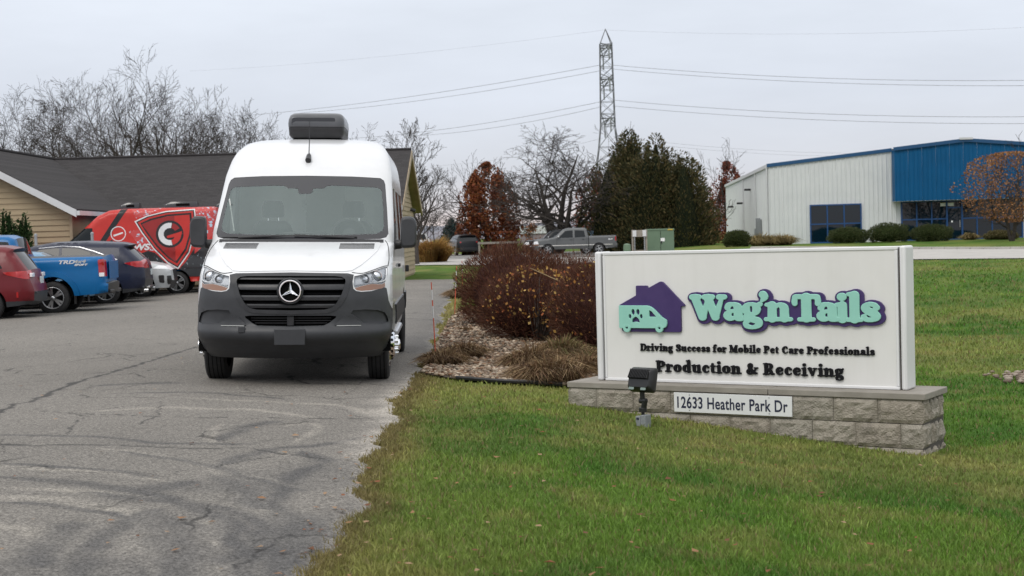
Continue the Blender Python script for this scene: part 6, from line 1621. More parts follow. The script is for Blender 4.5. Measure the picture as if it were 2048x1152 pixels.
# ------------------------------------------------------------------ utility boxes
M['util_green'] = pmat('utility_green', (.115, .18, .115), .55, noise=(2, (.10, .16, .10), .4, .7)); M['weathered_wood'] = pmat('weathered_wood', (.24, .215, .18), .85, noise=(8, (.32, .29, .25), .4, .7))
a, b = at(1294, 470, 88), at(1348, 470, 88); tb = empty('transformer_box', ((a.x + b.x) / 2, 88, gz(a.x, 88) - .05)); tag(tb, 'green utility transformer cabinet in front of the evergreen trees', 'utility box')
w_ = (b.x - a.x); MB().span((-w_ / 2, 0, 0), (w_ / 2, 1.2, 1.66)).build('cabinet', M['util_green'], tb, bevel=.03); MB().span((-w_ / 2 - .03, -.03, 1.60), (w_ / 2 + .03, 1.23, 1.70)).build('lid', M['util_green'], tb, bevel=.02)
MB().span((-.01, -.015, .08), (.01, .0, 1.58)).build('door_seam', M['void'], tb); MB().box((.12, -.02, 1.05), (.24, .01, .2)).build('warning_label', M['paper'], tb); MB().box((w_ / 2 - .22, -.04, 1.64), (.3, .01, .07)).build('hazard_strip', pmat('hazard_yellow', (.5, .36, .03), .5), tb); MB().box((.05, -.03, .9), (.05, .05, .14)).build('latch', M['black_plastic'], tb)
a = at(1264, 470, 87); mp_ = empty('meter_pedestal', (a.x, 87, gz(a.x, 87) - .05)); tag(mp_, 'wooden meter stand with two grey boxes left of the green cabinet', 'meter')
for x in (.03, .84): MB().span((x - .05, 0, -.2), (x + .05, .1, 1.70)).build('post', M['weathered_wood'], mp_)
MB().span((-.03, -.03, 1.28), (.9, .0, 1.68)).build('board', M['weathered_wood'], mp_); MB().span((-.03, -.03, .35), (.9, .0, .5)).build('board', M['weathered_wood'], mp_)
for x in (.14, .72): MB().span((x - .11, -.14, 1.3), (x + .11, -.035, 1.66)).build('meter_box', M['fascia'], mp_, bevel=.01); MB().tube([(x, -.08, 1.3), (x, -.08, 0)], .03, 6).build('conduit', M['galv'], mp_)
a = at(1254, 490, 80); gp_ = MB().lathe([(.20, -.1), (.20, .75), (.18, .85), (.1, .9), (.001, .91)], 14).build('utility_pedestal', M['util_green'], None, smooth=True, loc=(a.x, 80, gz(a.x, 80))); tag(gp_, 'small rounded green cable pedestal beside the meter stand', 'utility box')
# low timber rail by the far lot
rl = empty('timber_rail', (at(958, 480, 113).x, 113, gz(-2, 113))); tag(rl, 'low weathered timber rail between the black SUV and the parked pickups', 'fence')
for x in (0, 1.7, 3.4): MB().span((x - .07, 0, -.2), (x + .07, .12, 1.1)).build('post', M['weathered_wood'], rl)
MB().span((-.1, -.05, .92), (3.6, .0, 1.08)).build('rail', M['weathered_wood'], rl)
# far low building and hills
fb = empty('distant_warehouse', (at(1078, 460, 330).x, 330, 0)); tag(fb, 'far low building with white roof band glimpsed through the bare tree', 'building')
MB().span((-4.2, 0, -1), (4.0, 10, 1.9)).build('wall', pmat('mauve_wall', (.22, .18, .19), .8, noise=(.4, (.26, .21, .22), .4, .6)), fb); MB().span((-4.5, -.3, 1.9), (2.6, 10, 3.6)).build('roof_band', M['fascia'], fb); MB().span((2.0, -.4, 1.9), (3.4, 5, 4.0)).build('stair_tower', pmat('mauve_tower', (.20, .16, .17), .8, noise=(.4, (.25, .2, .21), .4, .6)), fb)
xs_ = np.linspace(-700, 700, 160)
hz_ = 7 + 8 * fbm(xs_, xs_ * 0, .012, 4)
V = np.concatenate([np.stack([xs_, xs_ * 0 + 1000, xs_ * 0 - 2], 1), np.stack([xs_, xs_ * 0 + 1060, hz_], 1), np.stack([xs_, xs_ * 0 + 1300, hz_ * 1.1], 1)])
nq = len(xs_); F = np.array([[k * nq + i_, k * nq + i_ + 1, (k + 1) * nq + i_ + 1, (k + 1) * nq + i_] for k in range(2) for i_ in range(nq - 1)])
struct(link('hills', np_mesh('hills', V, F, True), pmat('wooded_hills', (.16, .17, .20), .95, noise=(.05, (.21, .20, .22), .35, .65), coords='World')))
# ------------------------------------------------------------------ trees
M['bark'] = pmat('bark', (.042, .035, .031), .9, spec=.15, noise=(6, (.075, .065, .058), .35, .7))
M['bark_grey'] = pmat('bark_grey', (.055, .047, .042), .9, spec=.15, noise=(6, (.09, .08, .072), .35, .7))
M['foliage'] = amat('foliage', 'col', .65, .25, .22)
M['needles'] = amat('needles', 'col', .7, .2, .1)
M['dead_grass'] = amat('dead_grass', 'col', .75, .2, .15)
def seg_mesh(name, P0, P1, R0, R1, k=4):
    P0, P1 = np.array(P0), np.array(P1); R0, R1 = np.array(R0)[:, None], np.array(R1)[:, None]
    D = P1 - P0; D /= np.linalg.norm(D, axis=1, keepdims=True) + 1e-9
    ref = np.where(np.abs(D[:, 2:3]) > .9, np.array([[1., 0, 0]]), np.array([[0, 0, 1.]]))
    U = np.cross(D, ref); U /= np.linalg.norm(U, axis=1, keepdims=True) + 1e-9; W_ = np.cross(D, U)
    V = np.empty((len(P0), 2, k, 3))
    for j in range(k):
        a = 2 * math.pi * j / k; o_ = U * math.cos(a) + W_ * math.sin(a)
        V[:, 0, j] = P0 + o_ * R0; V[:, 1, j] = P1 + o_ * R1
    b = np.arange(len(P0))[:, None] * 2 * k
    F = np.concatenate([np.stack([b[:, 0] + j, b[:, 0] + (j + 1) % k, b[:, 0] + k + (j + 1) % k, b[:, 0] + k + j], 1) for j in range(k)])
    return np_mesh(name, V.reshape(-1, 3), F, True)
def grow(seed, H, r0, nt=1, spread=.5, kids=(9, 6, 5, 4), up=.35, lean=0, first=.25, wob=.16, l1=.62, droop=0.0, narrow=1.0, tilt=.34):
    """returns trunk segs, limb segs (P0,P1,R0,R1) and twig tips"""
    rg = random.Random(seed); T = []; B = []; tips = []
    def branch(p, d, L, r, lev):
        n_ = 6 if lev == 0 else (5 if lev < 3 else 3)
        pts = [p.copy()]; rs_ = [r]; dd = d.normalized()
        for i in range(n_):
            w = wob * (1 if lev < 2 else .75)
            dd = (dd + Vector((rg.gauss(0, w), rg.gauss(0, w), rg.gauss(0, w * .7) + (up * .35 if lev < 3 else -droop)))).normalized()
            pts.append(pts[-1] + dd * L / n_); rs_.append(r * (1 - .88 * ((i + 1) / n_)))
        for i in range(n_): (T if lev == 0 else B).append((pts[i], pts[i + 1], rs_[i], rs_[i + 1]))
        if lev >= len(kids): tips.append((pts[-1], lev)); return
        for c in range(kids[lev]):
            t = (first if lev == 0 else .18) + (1 - (first if lev == 0 else .18)) * min((c + .3 + .7 * rg.random()) / kids[lev], .985)
            i = min(n_ - 1, int(t * n_)); f = t * n_ - i
            q = pts[i].lerp(pts[i + 1], min(f, 1)); rr_ = rs_[i] * (1 - f) + rs_[min(i + 1, n_)] * f
            ax = (pts[i + 1] - pts[i]).normalized(); o_ = ax.orthogonal().normalized(); o_ = Matrix.Rotation(rg.random() * 6.283, 3, ax) @ o_
            sp_ = spread * (1.15, 1.0, .85, .75, .7)[min(lev, 4)] * narrow
            nd = (ax * (1 - sp_ * .6) + o_ * sp_).normalized()
            Lc = L * (l1 if lev == 0 else .58) * (1.12 - .5 * t) * (.75 + .5 * rg.random())
            branch(q, nd, Lc, max(rr_ * (.66 + .18 * rg.random()), .009), lev + 1)
    for k in range(nt):
        a = rg.random() * 6.283 + k * 6.283 / nt
        s = .0 if nt == 1 else .34
        s = s if k == 0 or nt < 4 else tilt
        branch(Vector((0, 0, -.1)), Vector((math.cos(a) * s + lean, math.sin(a) * s, 1)), H * (.93 if nt == 1 else .88) * (1 if k == 0 else .75 + .3 * rg.random()), r0 * (1 if nt == 1 else .75), 0)
    return T, B, tips
def make_tree(name, label, loc, seed, H, r0, mat='bark', rz=0, group=None, minr=0.0, sq=(1, 1, 1), **k):
    T, B, tips = grow(seed, H, r0, **k)
    root = empty(name, loc, rz); root.scale = sq; tag(root, label, 'tree', group)
    z = lambda L_: ([tuple(s[0]) for s in L_], [tuple(s[1]) for s in L_], [max(s[2], minr) for s in L_], [max(s[3], minr) for s in L_])
    link('trunk', seg_mesh('trunk', *z(T), 8), M[mat], root); link('branches', seg_mesh('branches', *z(B), 3), M[mat], root)
    return root, tips, B
def leaf_cloud(name, C, size, cols, seed=0, up=0.0, aspect=.6, out=None):
    rg = np.random.RandomState(seed); n_ = len(C)
    a = rg.randn(n_, 3); a /= np.linalg.norm(a, axis=1, keepdims=True)
    if out is not None: a = a * .55 + out; a /= np.linalg.norm(a, axis=1, keepdims=True)
    a[:, 2] += up; a /= np.linalg.norm(a, axis=1, keepdims=True)
    b = np.cross(a, rg.randn(n_, 3)); b /= np.linalg.norm(b, axis=1, keepdims=True) + 1e-9
    s = (size * (.6 + .8 * rg.rand(n_)))[:, None]
    V = np.stack([C - a * s * .5, C + b * s * aspect * .5, C + a * s * .5, C - b * s * aspect * .5], 1)
    me_ = np_mesh(name, V.reshape(-1, 3), np.arange(n_ * 4).reshape(-1, 4))
    cols = np.asarray(cols); c = cols[rg.randint(0, len(cols), n_)] * (.65 + .7 * rg.rand(n_)[:, None])
    set_col(me_, 'col', np.repeat(c, 4, 0)); return me_
# row of bare trees behind the tan building
BT = [  # px, base py irrelevant, top py, depth, seed, label
 (28, 138, 78, 1, 'bare tree with pale multiple stems at the far left of the treeline'), (95, 150, 84, 2, 'slender bare tree second from the left in the treeline'), (150, 168, 74, 3, 'bare tree rising behind the valley where the two roofs meet'), (205, 108, 82, 4, 'tall dense bare tree left of centre in the treeline behind the roof'),
 (250, 150, 72, 5, 'bare tree leaning across its neighbours mid treeline'), (292, 122, 84, 6, 'tall bare tree with crowded twigs just left of the forked one'), (335, 104, 76, 7, 'tall forked bare tree, the highest of the treeline'), (385, 190, 86, 8, 'shorter bare tree right of the tall forked one'),
 (432, 166, 76, 9, 'bare tree with a broom-like top left of the white van roof'), (492, 172, 82, 10, 'bare tree sweeping up to the right beside the white van roof'), (535, 240, 92, 11, 'small faint bare tree just left of the roof unit'), (725, 262, 95, 12, 'small faint bare tree just right of the roof unit')]
for px, top, dep, sd_n, lab in BT:
    tp = at(px, top, dep); H_ = (tp.z + .2) * .77
    fork = sd_n in (1, 2, 4, 7, 9, 10)
    make_tree('bare_tree', lab, (at(px, 480, dep).x, dep, gz(-20, dep) - .1), sd_n * 13 + 5, H_, .25 if sd_n < 11 else .09, 'bark', group='bare trees behind the tan building', minr=.0065, nt=3 if sd_n == 1 else (2 if fork else 1), spread=.66, kids=(8, 6, 5, 3), up=.34, first=.24, l1=.60, wob=.09)
# dim understory between the trunks
rgu = np.random.RandomState(4)
for px, top, dep, sd_n, lab in ((60, 245, 96, 31, 'thin young bare tree low between the two leftmost trees'), (262, 225, 99, 33, 'thin young bare tree low in the middle of the treeline'), (410, 262, 95, 35, 'bushy young bare tree near the roof ridge left of the van')):
    make_tree('young_bare_tree', lab, (at(px, 480, dep).x, dep, -.1), sd_n, at(px, top, dep).z, .10, 'bark', group='young bare trees behind the roof', minr=.008, nt=2, spread=.7, kids=(6, 5, 4, 3), up=.3, first=.15)
make_tree('bare_tree', 'tall narrow bare tree just right of the tan gable end', (at(832, 480, 84).x, 84, -.05), 77, at(832, 222, 84).z * .84, .17, 'bark_grey', minr=.008, nt=1, spread=.58, kids=(16, 7, 5, 3), up=.25, first=.12, l1=.36, wob=.07)
make_tree('young_bare_tree', 'small rounded bare tree behind the tan ornamental grass', (at(865, 480, 108).x, 108, -.05), 21, at(865, 398, 108).z, .09, 'bark_grey', minr=.010, nt=2, spread=.75, kids=(7, 5, 4, 3), up=.2, first=.2)
make_tree('spreading_bare_tree', 'wide spreading bare tree with several stems behind the grey pickup', (at(1112, 480, 116).x, 116, -.1), 46, at(1112, 248, 116).z * .93, .34, 'bark_grey', minr=.010, nt=5, spread=.78, kids=(8, 6, 4, 4), up=.12, first=.24, l1=.64, wob=.10, tilt=.62, sq=(1.3, 1.25, .98))
# leafy trees
def leafy(name, label, loc, seed, H, r0, wid, n, size, cols, core=None, zb=.12, mat='foliage', shape='oval', group=None, nt=1, minr=.012, lump=.25, dens=1.6, spread=.55):
    root, tips, B = make_tree(name, label, loc, seed, H * .92, r0, 'bark', group=group, nt=nt, spread=spread, kids=(9, 5, 4), up=.35, first=.2, minr=minr)
    rg = np.random.RandomState(seed)
    t = rg.rand(n * 3); ang = rg.rand(n * 3) * 6.283; rad = rg.rand(n * 3) ** (1 / dens)
    if shape == 'oval': prof = np.sqrt(np.clip(1 - (2 * (t - .42) / 1.16) ** 2, 0, 1)) * (1 - .35 * t)
    elif shape == 'cone': prof = (1 - t) ** .8 * (.55 + .45 * sstep(0, .12, t)) + .02
    else: prof = np.sqrt(np.clip(1 - (2 * t - 1) ** 2, 0, 1)) ** .8
    lumpn = 1 + lump * (fbm(ang * 1.3 + seed, t * 6, 1.0, 3) - .5) * 3
    R_ = prof * wid / 2 * lumpn * rad
    C = np.stack([np.cos(ang) * R_, np.sin(ang) * R_, (zb + (1 - zb) * t) * H], 1)
    clump = fbm(C[:, 0] * 1.7 + seed, C[:, 2] * 1.7 + C[:, 1] * 1.1, 1.0, 3)
    keep = np.argsort(-(clump + rg.rand(n * 3) * .35))[:n]
    C = C[keep]; o_ = C - np.array([0, 0, H * .45]); o_ /= np.linalg.norm(o_, axis=1, keepdims=True)
    link('crown', leaf_cloud('crown', C, size, cols, seed, .1, .7, o_ * .5), M[mat], root)
    return root
maple = [(.22, .062, .026), (.17, .048, .022), (.27, .085, .03), (.13, .04, .02), (.26, .11, .036)]
rust = [(.20, .075, .035), (.26, .105, .045), (.15, .06, .03), (.30, .14, .06)]
leafy('maple_tree', 'rust red leafy tree left of the wide bare tree', (at(978, 480, 122).x, 122, -.1), 51, at(978, 322, 122).z, .2, 6.3, 16000, .21, maple, zb=.02, lump=.10, dens=2.2)
leafy('maple_tree', 'thin reddish-brown tree between the bare tree and the evergreens', (at(1192, 480, 128).x, 128, -.1), 52, at(1192, 335, 128).z, .16, 4.6, 2300, .24, [(.16, .05, .035), (.12, .045, .03), (.2, .07, .04)], zb=.08)
leafy('maple_tree', 'brownish red tree standing left of the white metal building', (at(1456, 480, 152).x, 152, 0), 53, at(1470, 322, 152).z, .18, 5.2, 7000, .22, [(.20, .045, .03), (.15, .04, .026), (.24, .075, .035)], zb=.05)
leafy('young_bare_tree', 'thin brown shrub-like tree at the foot of the metal building corner', (at(1425, 480, 124).x, 124, 0), 54, 4.2, .08, 3.0, 900, .2, rust, zb=.05)
leafy('small_tree', 'small rusty leaved tree far off between the red maple and the bare tree', (at(1065, 480, 160).x, 160, 0), 55, 3.0, .07, 2.4, 420, .22, rust, zb=.2)
leafy('ornamental_tree', 'orange-brown small tree in front of the glass entrance, right edge', (at(2024, 480, 90).x, 90, gz(30, 90) - .05), 56, at(2024, 302, 90).z - .35, .19, 6.4, 5200, .13, [(.27, .125, .052), (.22, .10, .042), (.33, .17, .07), (.18, .09, .045)], zb=.22, shape='round', nt=2, minr=.012, spread=.7, dens=2.2)
def conifer(name, label, loc, H, wid, n, seed, cols, size=.35, cone=.9, core=(.012, .02, .010), group=None, lump=.3, zt=1.0):
    root = empty(name, loc); tag(root, label, 'tree', group); rg = np.random.RandomState(seed)
    MB().tube([(0, 0, -.2), (0, 0, H * .5), (0, 0, H * .93)], [wid * .035, wid * .025, .02], 8).build('trunk', M['bark'], root, smooth=True)
    def rad(t, a):
        base_ = (1 - t) ** cone * (.72 + .28 * sstep(0, .15, t))
        return base_ * wid / 2 * (1 + lump * 2.4 * (fbm(a * 1.9 + seed, t * 5 + seed, 1.0, 3) - .5))
    t = 1 - np.sqrt(rg.rand(n)); t = np.clip(t * 1.02, 0, 1); a = rg.rand(n) * 6.283; k = 1 - .45 * rg.rand(n) ** 2
    r_ = rad(t, a) * k + .05
    C = np.stack([np.cos(a) * r_, np.sin(a) * r_, t * H], 1)
    o_ = np.stack([np.cos(a), np.sin(a), .55 + 0 * a], 1)
    link('crown', leaf_cloud('crown', C, size, cols, seed, .15, .38, o_), M['needles'], root)
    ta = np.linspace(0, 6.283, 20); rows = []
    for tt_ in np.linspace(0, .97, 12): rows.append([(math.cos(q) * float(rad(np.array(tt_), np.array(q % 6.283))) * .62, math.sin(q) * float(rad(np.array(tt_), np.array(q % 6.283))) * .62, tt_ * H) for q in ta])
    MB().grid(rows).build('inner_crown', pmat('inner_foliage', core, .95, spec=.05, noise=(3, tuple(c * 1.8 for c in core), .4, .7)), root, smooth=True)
    return root
def cedar(name, label, loc, H, wid, n, seed, cols, plumes, size=.3):
    root = empty(name, loc); tag(root, label, 'tree'); rg = np.random.RandomState(seed)
    MB().tube([(0, 0, -.2), (0, 0, H * .5), (0, 0, H * .9)], [.16, .11, .03], 8).build('trunk', M['bark'], root, smooth=True)
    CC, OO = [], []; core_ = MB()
    pl = [(0, 0, 1.0, .5)]
    for k in range(plumes):
        a = rg.rand() * 6.283; q_ = np.sqrt(rg.rand()) * .72
        pl.append((math.cos(a) * q_ * wid / 2, math.sin(a) * q_ * wid / 2, (1 - q_ ** 2 * .42) * (.84 + .13 * rg.rand()), .60 + .16 * rg.rand()))
    per = n // len(pl)
    for k, (x, y_, hf, wf) in enumerate(pl):
        m_ = per * (2 if k == 0 else 1)
        t = 1 - rg.rand(m_) ** .62; a = rg.rand(m_) * 6.283
        prof = (1 - t) ** .42 * (.8 + .2 * sstep(0, .1, t))
        r_ = prof * wid * wf * .5 * (.55 + .5 * rg.rand(m_) ** .5) * (1 + .9 * (fbm(a * 2.2 + seed + k * 7, t * 7, 1.0, 3) - .5)) + .04
        ph = hf * H
        ln = .10 * t
        CC.append(np.stack([x * (1 + ln) + np.cos(a) * r_, y_ * (1 + ln) + np.sin(a) * r_, t * ph + .1], 1))
        OO.append(np.stack([np.cos(a), np.sin(a), .75 + 0 * a], 1))
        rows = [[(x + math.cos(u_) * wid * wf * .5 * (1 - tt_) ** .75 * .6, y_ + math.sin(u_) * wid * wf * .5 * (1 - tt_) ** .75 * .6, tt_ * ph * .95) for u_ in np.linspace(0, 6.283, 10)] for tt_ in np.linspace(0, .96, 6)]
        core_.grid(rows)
    C = np.concatenate(CC); O_ = np.concatenate(OO)
    link('crown', leaf_cloud('crown', C, size, cols, seed, .2, .34, O_), M['needles'], root)
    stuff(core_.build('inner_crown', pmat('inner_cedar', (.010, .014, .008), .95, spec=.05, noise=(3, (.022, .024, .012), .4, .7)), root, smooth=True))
    return root
ced = [(.055, .062, .024), (.08, .078, .03), (.105, .086, .035), (.038, .046, .02), (.13, .10, .045)]
ced2 = [(.070, .064, .025), (.09, .074, .029), (.052, .056, .023), (.12, .09, .04), (.038, .044, .02)]
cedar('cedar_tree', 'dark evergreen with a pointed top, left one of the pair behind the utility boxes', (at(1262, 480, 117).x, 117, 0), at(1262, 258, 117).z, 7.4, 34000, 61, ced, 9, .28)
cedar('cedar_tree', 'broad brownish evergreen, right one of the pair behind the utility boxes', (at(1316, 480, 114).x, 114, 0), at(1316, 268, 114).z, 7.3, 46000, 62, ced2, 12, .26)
conifer('spruce_tree', 'small blue-green spruce far off behind the red maple', (at(905, 480, 150).x, 150, -.2), at(905, 432, 150).z, 3.4, 2500, 63, [(.045, .075, .075), (.06, .09, .09), (.035, .06, .06)], .35, .7, (.02, .03, .03))
for k, (px, top, lab) in enumerate(((8, 414, 'small pointed arborvitae, leftmost along the tan wall'), (20, 420, 'small pointed arborvitae, second from the left along the tan wall'), (32, 444, 'shortest arborvitae of the row along the tan wall'), (43, 432, 'slim arborvitae left of the broad one along the tan wall'), (53, 422, 'rightmost and broadest arborvitae along the tan wall'))):
    p_ = at(px, 480, 45.2); conifer('arborvitae', lab, (p_.x, 45.2, -.05), at(px, top, 45.2).z, .62 + .2 * (k % 2) , 1500, 70 + k, [(.03, .06, .018), (.045, .08, .025), (.022, .045, .015)], .13, .7, (.01, .02, .008), 'arborvitae along the tan wall', .15)

# ------------------------------------------------------------------ shrubs
def twig_shrub(name, label, loc, rx, ry, h, n, cols, seed, blade=(.14, .012), core=(.03, .014, .012), leaves=None, group=None, flat=.0, cat='shrub', upw=.7):
    root = empty(name, loc); tag(root, label, cat, group); rg = np.random.RandomState(seed)
    th = rg.rand(n) * 6.283; ph = np.arccos(1 - rg.rand(n) * 1.72)
    k = 1 - .38 * rg.rand(n) ** 1.6
    lum = 1 + .22 * (fbm(th * 1.6 + seed, ph * 3, 1.0, 3) - .5) * 2
    d = np.stack([np.sin(ph) * np.cos(th), np.sin(ph) * np.sin(th), np.cos(ph)], 1)
    C = d * np.array([rx, ry, h * .56]) * (k * lum)[:, None] + np.array([0, 0, h * .44])
    C[:, 2] = np.maximum(C[:, 2], .03)
    a = d * .9 + np.array([0, 0, upw]) + rg.randn(n, 3) * .38; a /= np.linalg.norm(a, axis=1, keepdims=True)
    b = np.cross(a, rg.randn(n, 3)); b /= np.linalg.norm(b, axis=1, keepdims=True) + 1e-9
    L_ = (blade[0] * (.5 + .9 * rg.rand(n)))[:, None]; w_ = (blade[1] * (.5 + rg.rand(n)))[:, None]
    V = np.stack([C - a * L_ * .5 - b * w_ * .5, C - a * L_ * .5 + b * w_ * .5, C + a * L_ * .55], 1)
    me_ = np_mesh('twigs', V.reshape(-1, 3), np.arange(n * 3).reshape(-1, 3)); cols = np.asarray(cols)
    c = cols[rg.randint(0, len(cols), n)] * (.6 + .8 * rg.rand(n)[:, None]); set_col(me_, 'col', np.repeat(c, 3, 0))
    link('twigs', me_, M['foliage'], root)
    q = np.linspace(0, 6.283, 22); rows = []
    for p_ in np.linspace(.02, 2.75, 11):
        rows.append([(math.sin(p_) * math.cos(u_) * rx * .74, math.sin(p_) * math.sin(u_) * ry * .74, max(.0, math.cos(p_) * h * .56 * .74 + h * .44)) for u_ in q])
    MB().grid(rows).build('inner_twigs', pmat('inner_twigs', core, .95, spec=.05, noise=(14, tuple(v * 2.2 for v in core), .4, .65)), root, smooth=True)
    if leaves:
        nl_, lc_, ls_, zone = leaves
        th = zone[0] + rg.rand(nl_) * (zone[1] - zone[0]); ph = np.arccos(1 - rg.rand(nl_) * 1.3)
        Cl = np.stack([np.sin(ph) * np.cos(th) * rx, np.sin(ph) * np.sin(th) * ry, np.cos(ph) * h * .56 + h * .44], 1) * (.93 + .12 * rg.rand(nl_)[:, None])
        Cl[:, 2] = np.maximum(Cl[:, 2], .05)
        stuff(link('leaves', leaf_cloud('leaves', Cl, ls_, lc_, seed, 0, .75), M['foliage'], root))
    return root
bar = [(.105, .036, .022), (.08, .028, .018), (.135, .055, .030), (.065, .026, .016), (.16, .08, .045)]
yel = [(.42, .24, .06), (.36, .17, .04), (.30, .10, .04), (.45, .30, .10)]
def gl(px, py, z=-.05):
    p_ = gp(px, py, z); return (p_.x, p_.y, gz(p_.x, p_.y))
SG = 'burgundy barberry shrubs in the stone bed'
twig_shrub('barberry_shrub', 'large burgundy twiggy shrub, left and farthest of the three in the stone bed', (.02, 25.4, gz(0, 25) - .02), .95, 1.1, 1.46, 20000, bar, 81, (.10, .010), group=SG)
sh = twig_shrub('barberry_shrub', 'burgundy shrub with yellow and orange leaves in front, middle of the stone bed', (.27, 22.4, gz(.3, 22.4) - .02), .80, .8, 1.15, 16000, bar, 82, (.085, .008), leaves=(420, yel, .05, (3.6, 6.4)), group=SG)
rgt = random.Random(5); 
for k in range(26):
    a = R(250 + rgt.random() * 70); x1 = math.cos(a) * (.35 + .45 * rgt.random()); z1 = .35 + .65 * rgt.random()
    MB().tube([(x1 * .25 + .12, -.55, .02), (x1 * .7 + .15, -.72, z1 * .55), (x1 + .18, -.70 + .15 * rgt.random(), z1)], [.011, .008, .004], 5).build('bare_stem', M['bark_grey'], sh, smooth=True)
twig_shrub('barberry_shrub', 'dense burgundy shrub tucked behind the left post of the white sign', (1.22, 20.6, gz(1.2, 20.6) - .04), .78, .8, 1.36, 16000, bar, 83, (.09, .008), leaves=(90, yel, .045, (3.2, 4.6)), group=SG)
twig_shrub('barberry_shrub', 'burgundy shrub at the back, between the left one and the sign', (.95, 25.2, gz(1, 25) - .02), .95, .9, 1.36, 14000, bar, 84, (.10, .009), group=SG)
pp = [at(1060, 536, 21.6), at(1118, 562, 21.55), at(1158, 590, 21.6)]
tag(MB().tube([tuple(v) for v in pp], [.006, .010, .008], 5).build('fallen_twig', pmat('pale_twig', (.36, .26, .14), .8, noise=(20, (.28, .2, .1), .4, .6)), None), 'long pale broken twig lying across the front of the yellow-leaved shrub', 'twig')
# dried grass clumps
def tuft(name, label, loc, rad, h, n, cols, seed, group=None, lean=1.0, w=.006, dome=False):
    root = empty(name, loc); tag(root, label, 'grass clump', group); rg = np.random.RandomState(seed)
    a = rg.rand(n) * 6.283; q_ = np.sqrt(rg.rand(n)); r_ = rad * .6 * q_
    wob_ = .72 + .56 * fbm(np.cos(a) * q_ * 2.2 + seed, np.sin(a) * q_ * 2.2, 1.0, 3)
    L_ = h * (1 - .35 * q_ ** 2) * (.45 + .75 * rg.rand(n)) * wob_
    B_ = np.stack([np.cos(a) * r_, np.sin(a) * r_, 0 * a], 1)
    oa = a + rg.randn(n) * .9; ou = np.stack([np.cos(oa), np.sin(oa), 0 * a], 1); le_ = (lean * (.12 + .95 * q_ ** 1.4 + .45 * rg.rand(n)))[:, None]
    m1 = B_ + ou * le_ * L_[:, None] * .42 + np.array([0, 0, 1]) * (L_ * (.66 - .12 * le_[:, 0]))[:, None]
    tp = B_ + ou * le_ * L_[:, None] * (1.0 + .15 * rg.randn(n)[:, None]) + np.array([0, 0, 1]) * np.maximum(L_ * (1.0 - .62 * le_[:, 0]), .01)[:, None]
    s_ = np.stack([-np.sin(a + 1.2), np.cos(a + 1.2), 0 * a], 1) * (w * (.6 + .8 * rg.rand(n)))[:, None]
    V = np.stack([B_ - s_, B_ + s_, m1 + s_ * .8, m1 - s_ * .8, tp], 1); b_ = np.arange(n)[:, None] * 5
    F = np.concatenate([b_ + [[0, 1, 2]], b_ + [[0, 2, 3]], b_ + [[3, 2, 4]]])
    me_ = np_mesh('stalks', V.reshape(-1, 3), F); cols = np.asarray(cols); c = cols[rg.randint(0, len(cols), n)] * (.6 + .8 * rg.rand(n)[:, None])
    set_col(me_, 'col', np.repeat(c, 5, 0)); stuff(link('stalks', me_, M['dead_grass'], root)); return root
dg = [(.20, .125, .065), (.15, .085, .045), (.26, .175, .09), (.11, .06, .035), (.30, .22, .12)]
DG = 'dried grass clumps in the stone bed'
for px, py, rad, h, sd_n, lab in ((888, 738, .36, .30, 1, 'dried brown grass clump nearest the asphalt at the tip of the bed'), (930, 722, .32, .34, 2, 'dried brown grass clump just behind the one at the bed tip'), (1098, 760, .55, .42, 3, 'broad dried grass clump at the front of the bed near the sign'), (1060, 735, .42, .40, 4, 'dried grass clump left of and behind the broad front one'), (1125, 712, .62, .40, 5, 'wide tan-green dried clump at the foot of the yellow-leaved shrub'), (1170, 735, .38, .34, 6, 'dried grass clump beside the left end of the sign base'), (938, 632, .30, .22, 7, 'small dark dried clump at the left back corner of the bed'), (928, 600, .62, .42, 8, 'tan dried clump beside the driveway beyond the bed'), (928, 668, .16, .12, 9, 'tiny brown clump alone among the stones')):
    l_ = gl(px, py); tuft('grass_clump', lab, l_, rad * .86, h * .92, int(2600 * (rad / .4) ** 1.3) if sd_n < 9 else 500, dg if sd_n != 5 else dg + [(.17, .17, .06), (.20, .18, .07)], 90 + sd_n, DG, w=.0045 * (1 + l_[1] / 60))
for px, py, sd_n, lab in ((1165, 722, 1, 'small green weed among the stones left of the sign'), (872, 728, 2, 'small green weed at the asphalt edge by the marker stake')):
    tuft('green_weed', lab, gl(px, py), .16, .12, 260, [(.09, .16, .03), (.12, .2, .04)], 120 + sd_n, 'green weeds in the bed')
og = [(.38, .215, .06), (.30, .16, .05), (.46, .28, .09), (.24, .13, .05), (.30, .22, .07)]
tuft('ornamental_grass', 'big golden ornamental grass clump at the road edge right of the van', (at(866, 518, 90).x, 90, gz(-4, 90)), 1.35, 1.75, 6500, og, 131, lean=.62, w=.018)
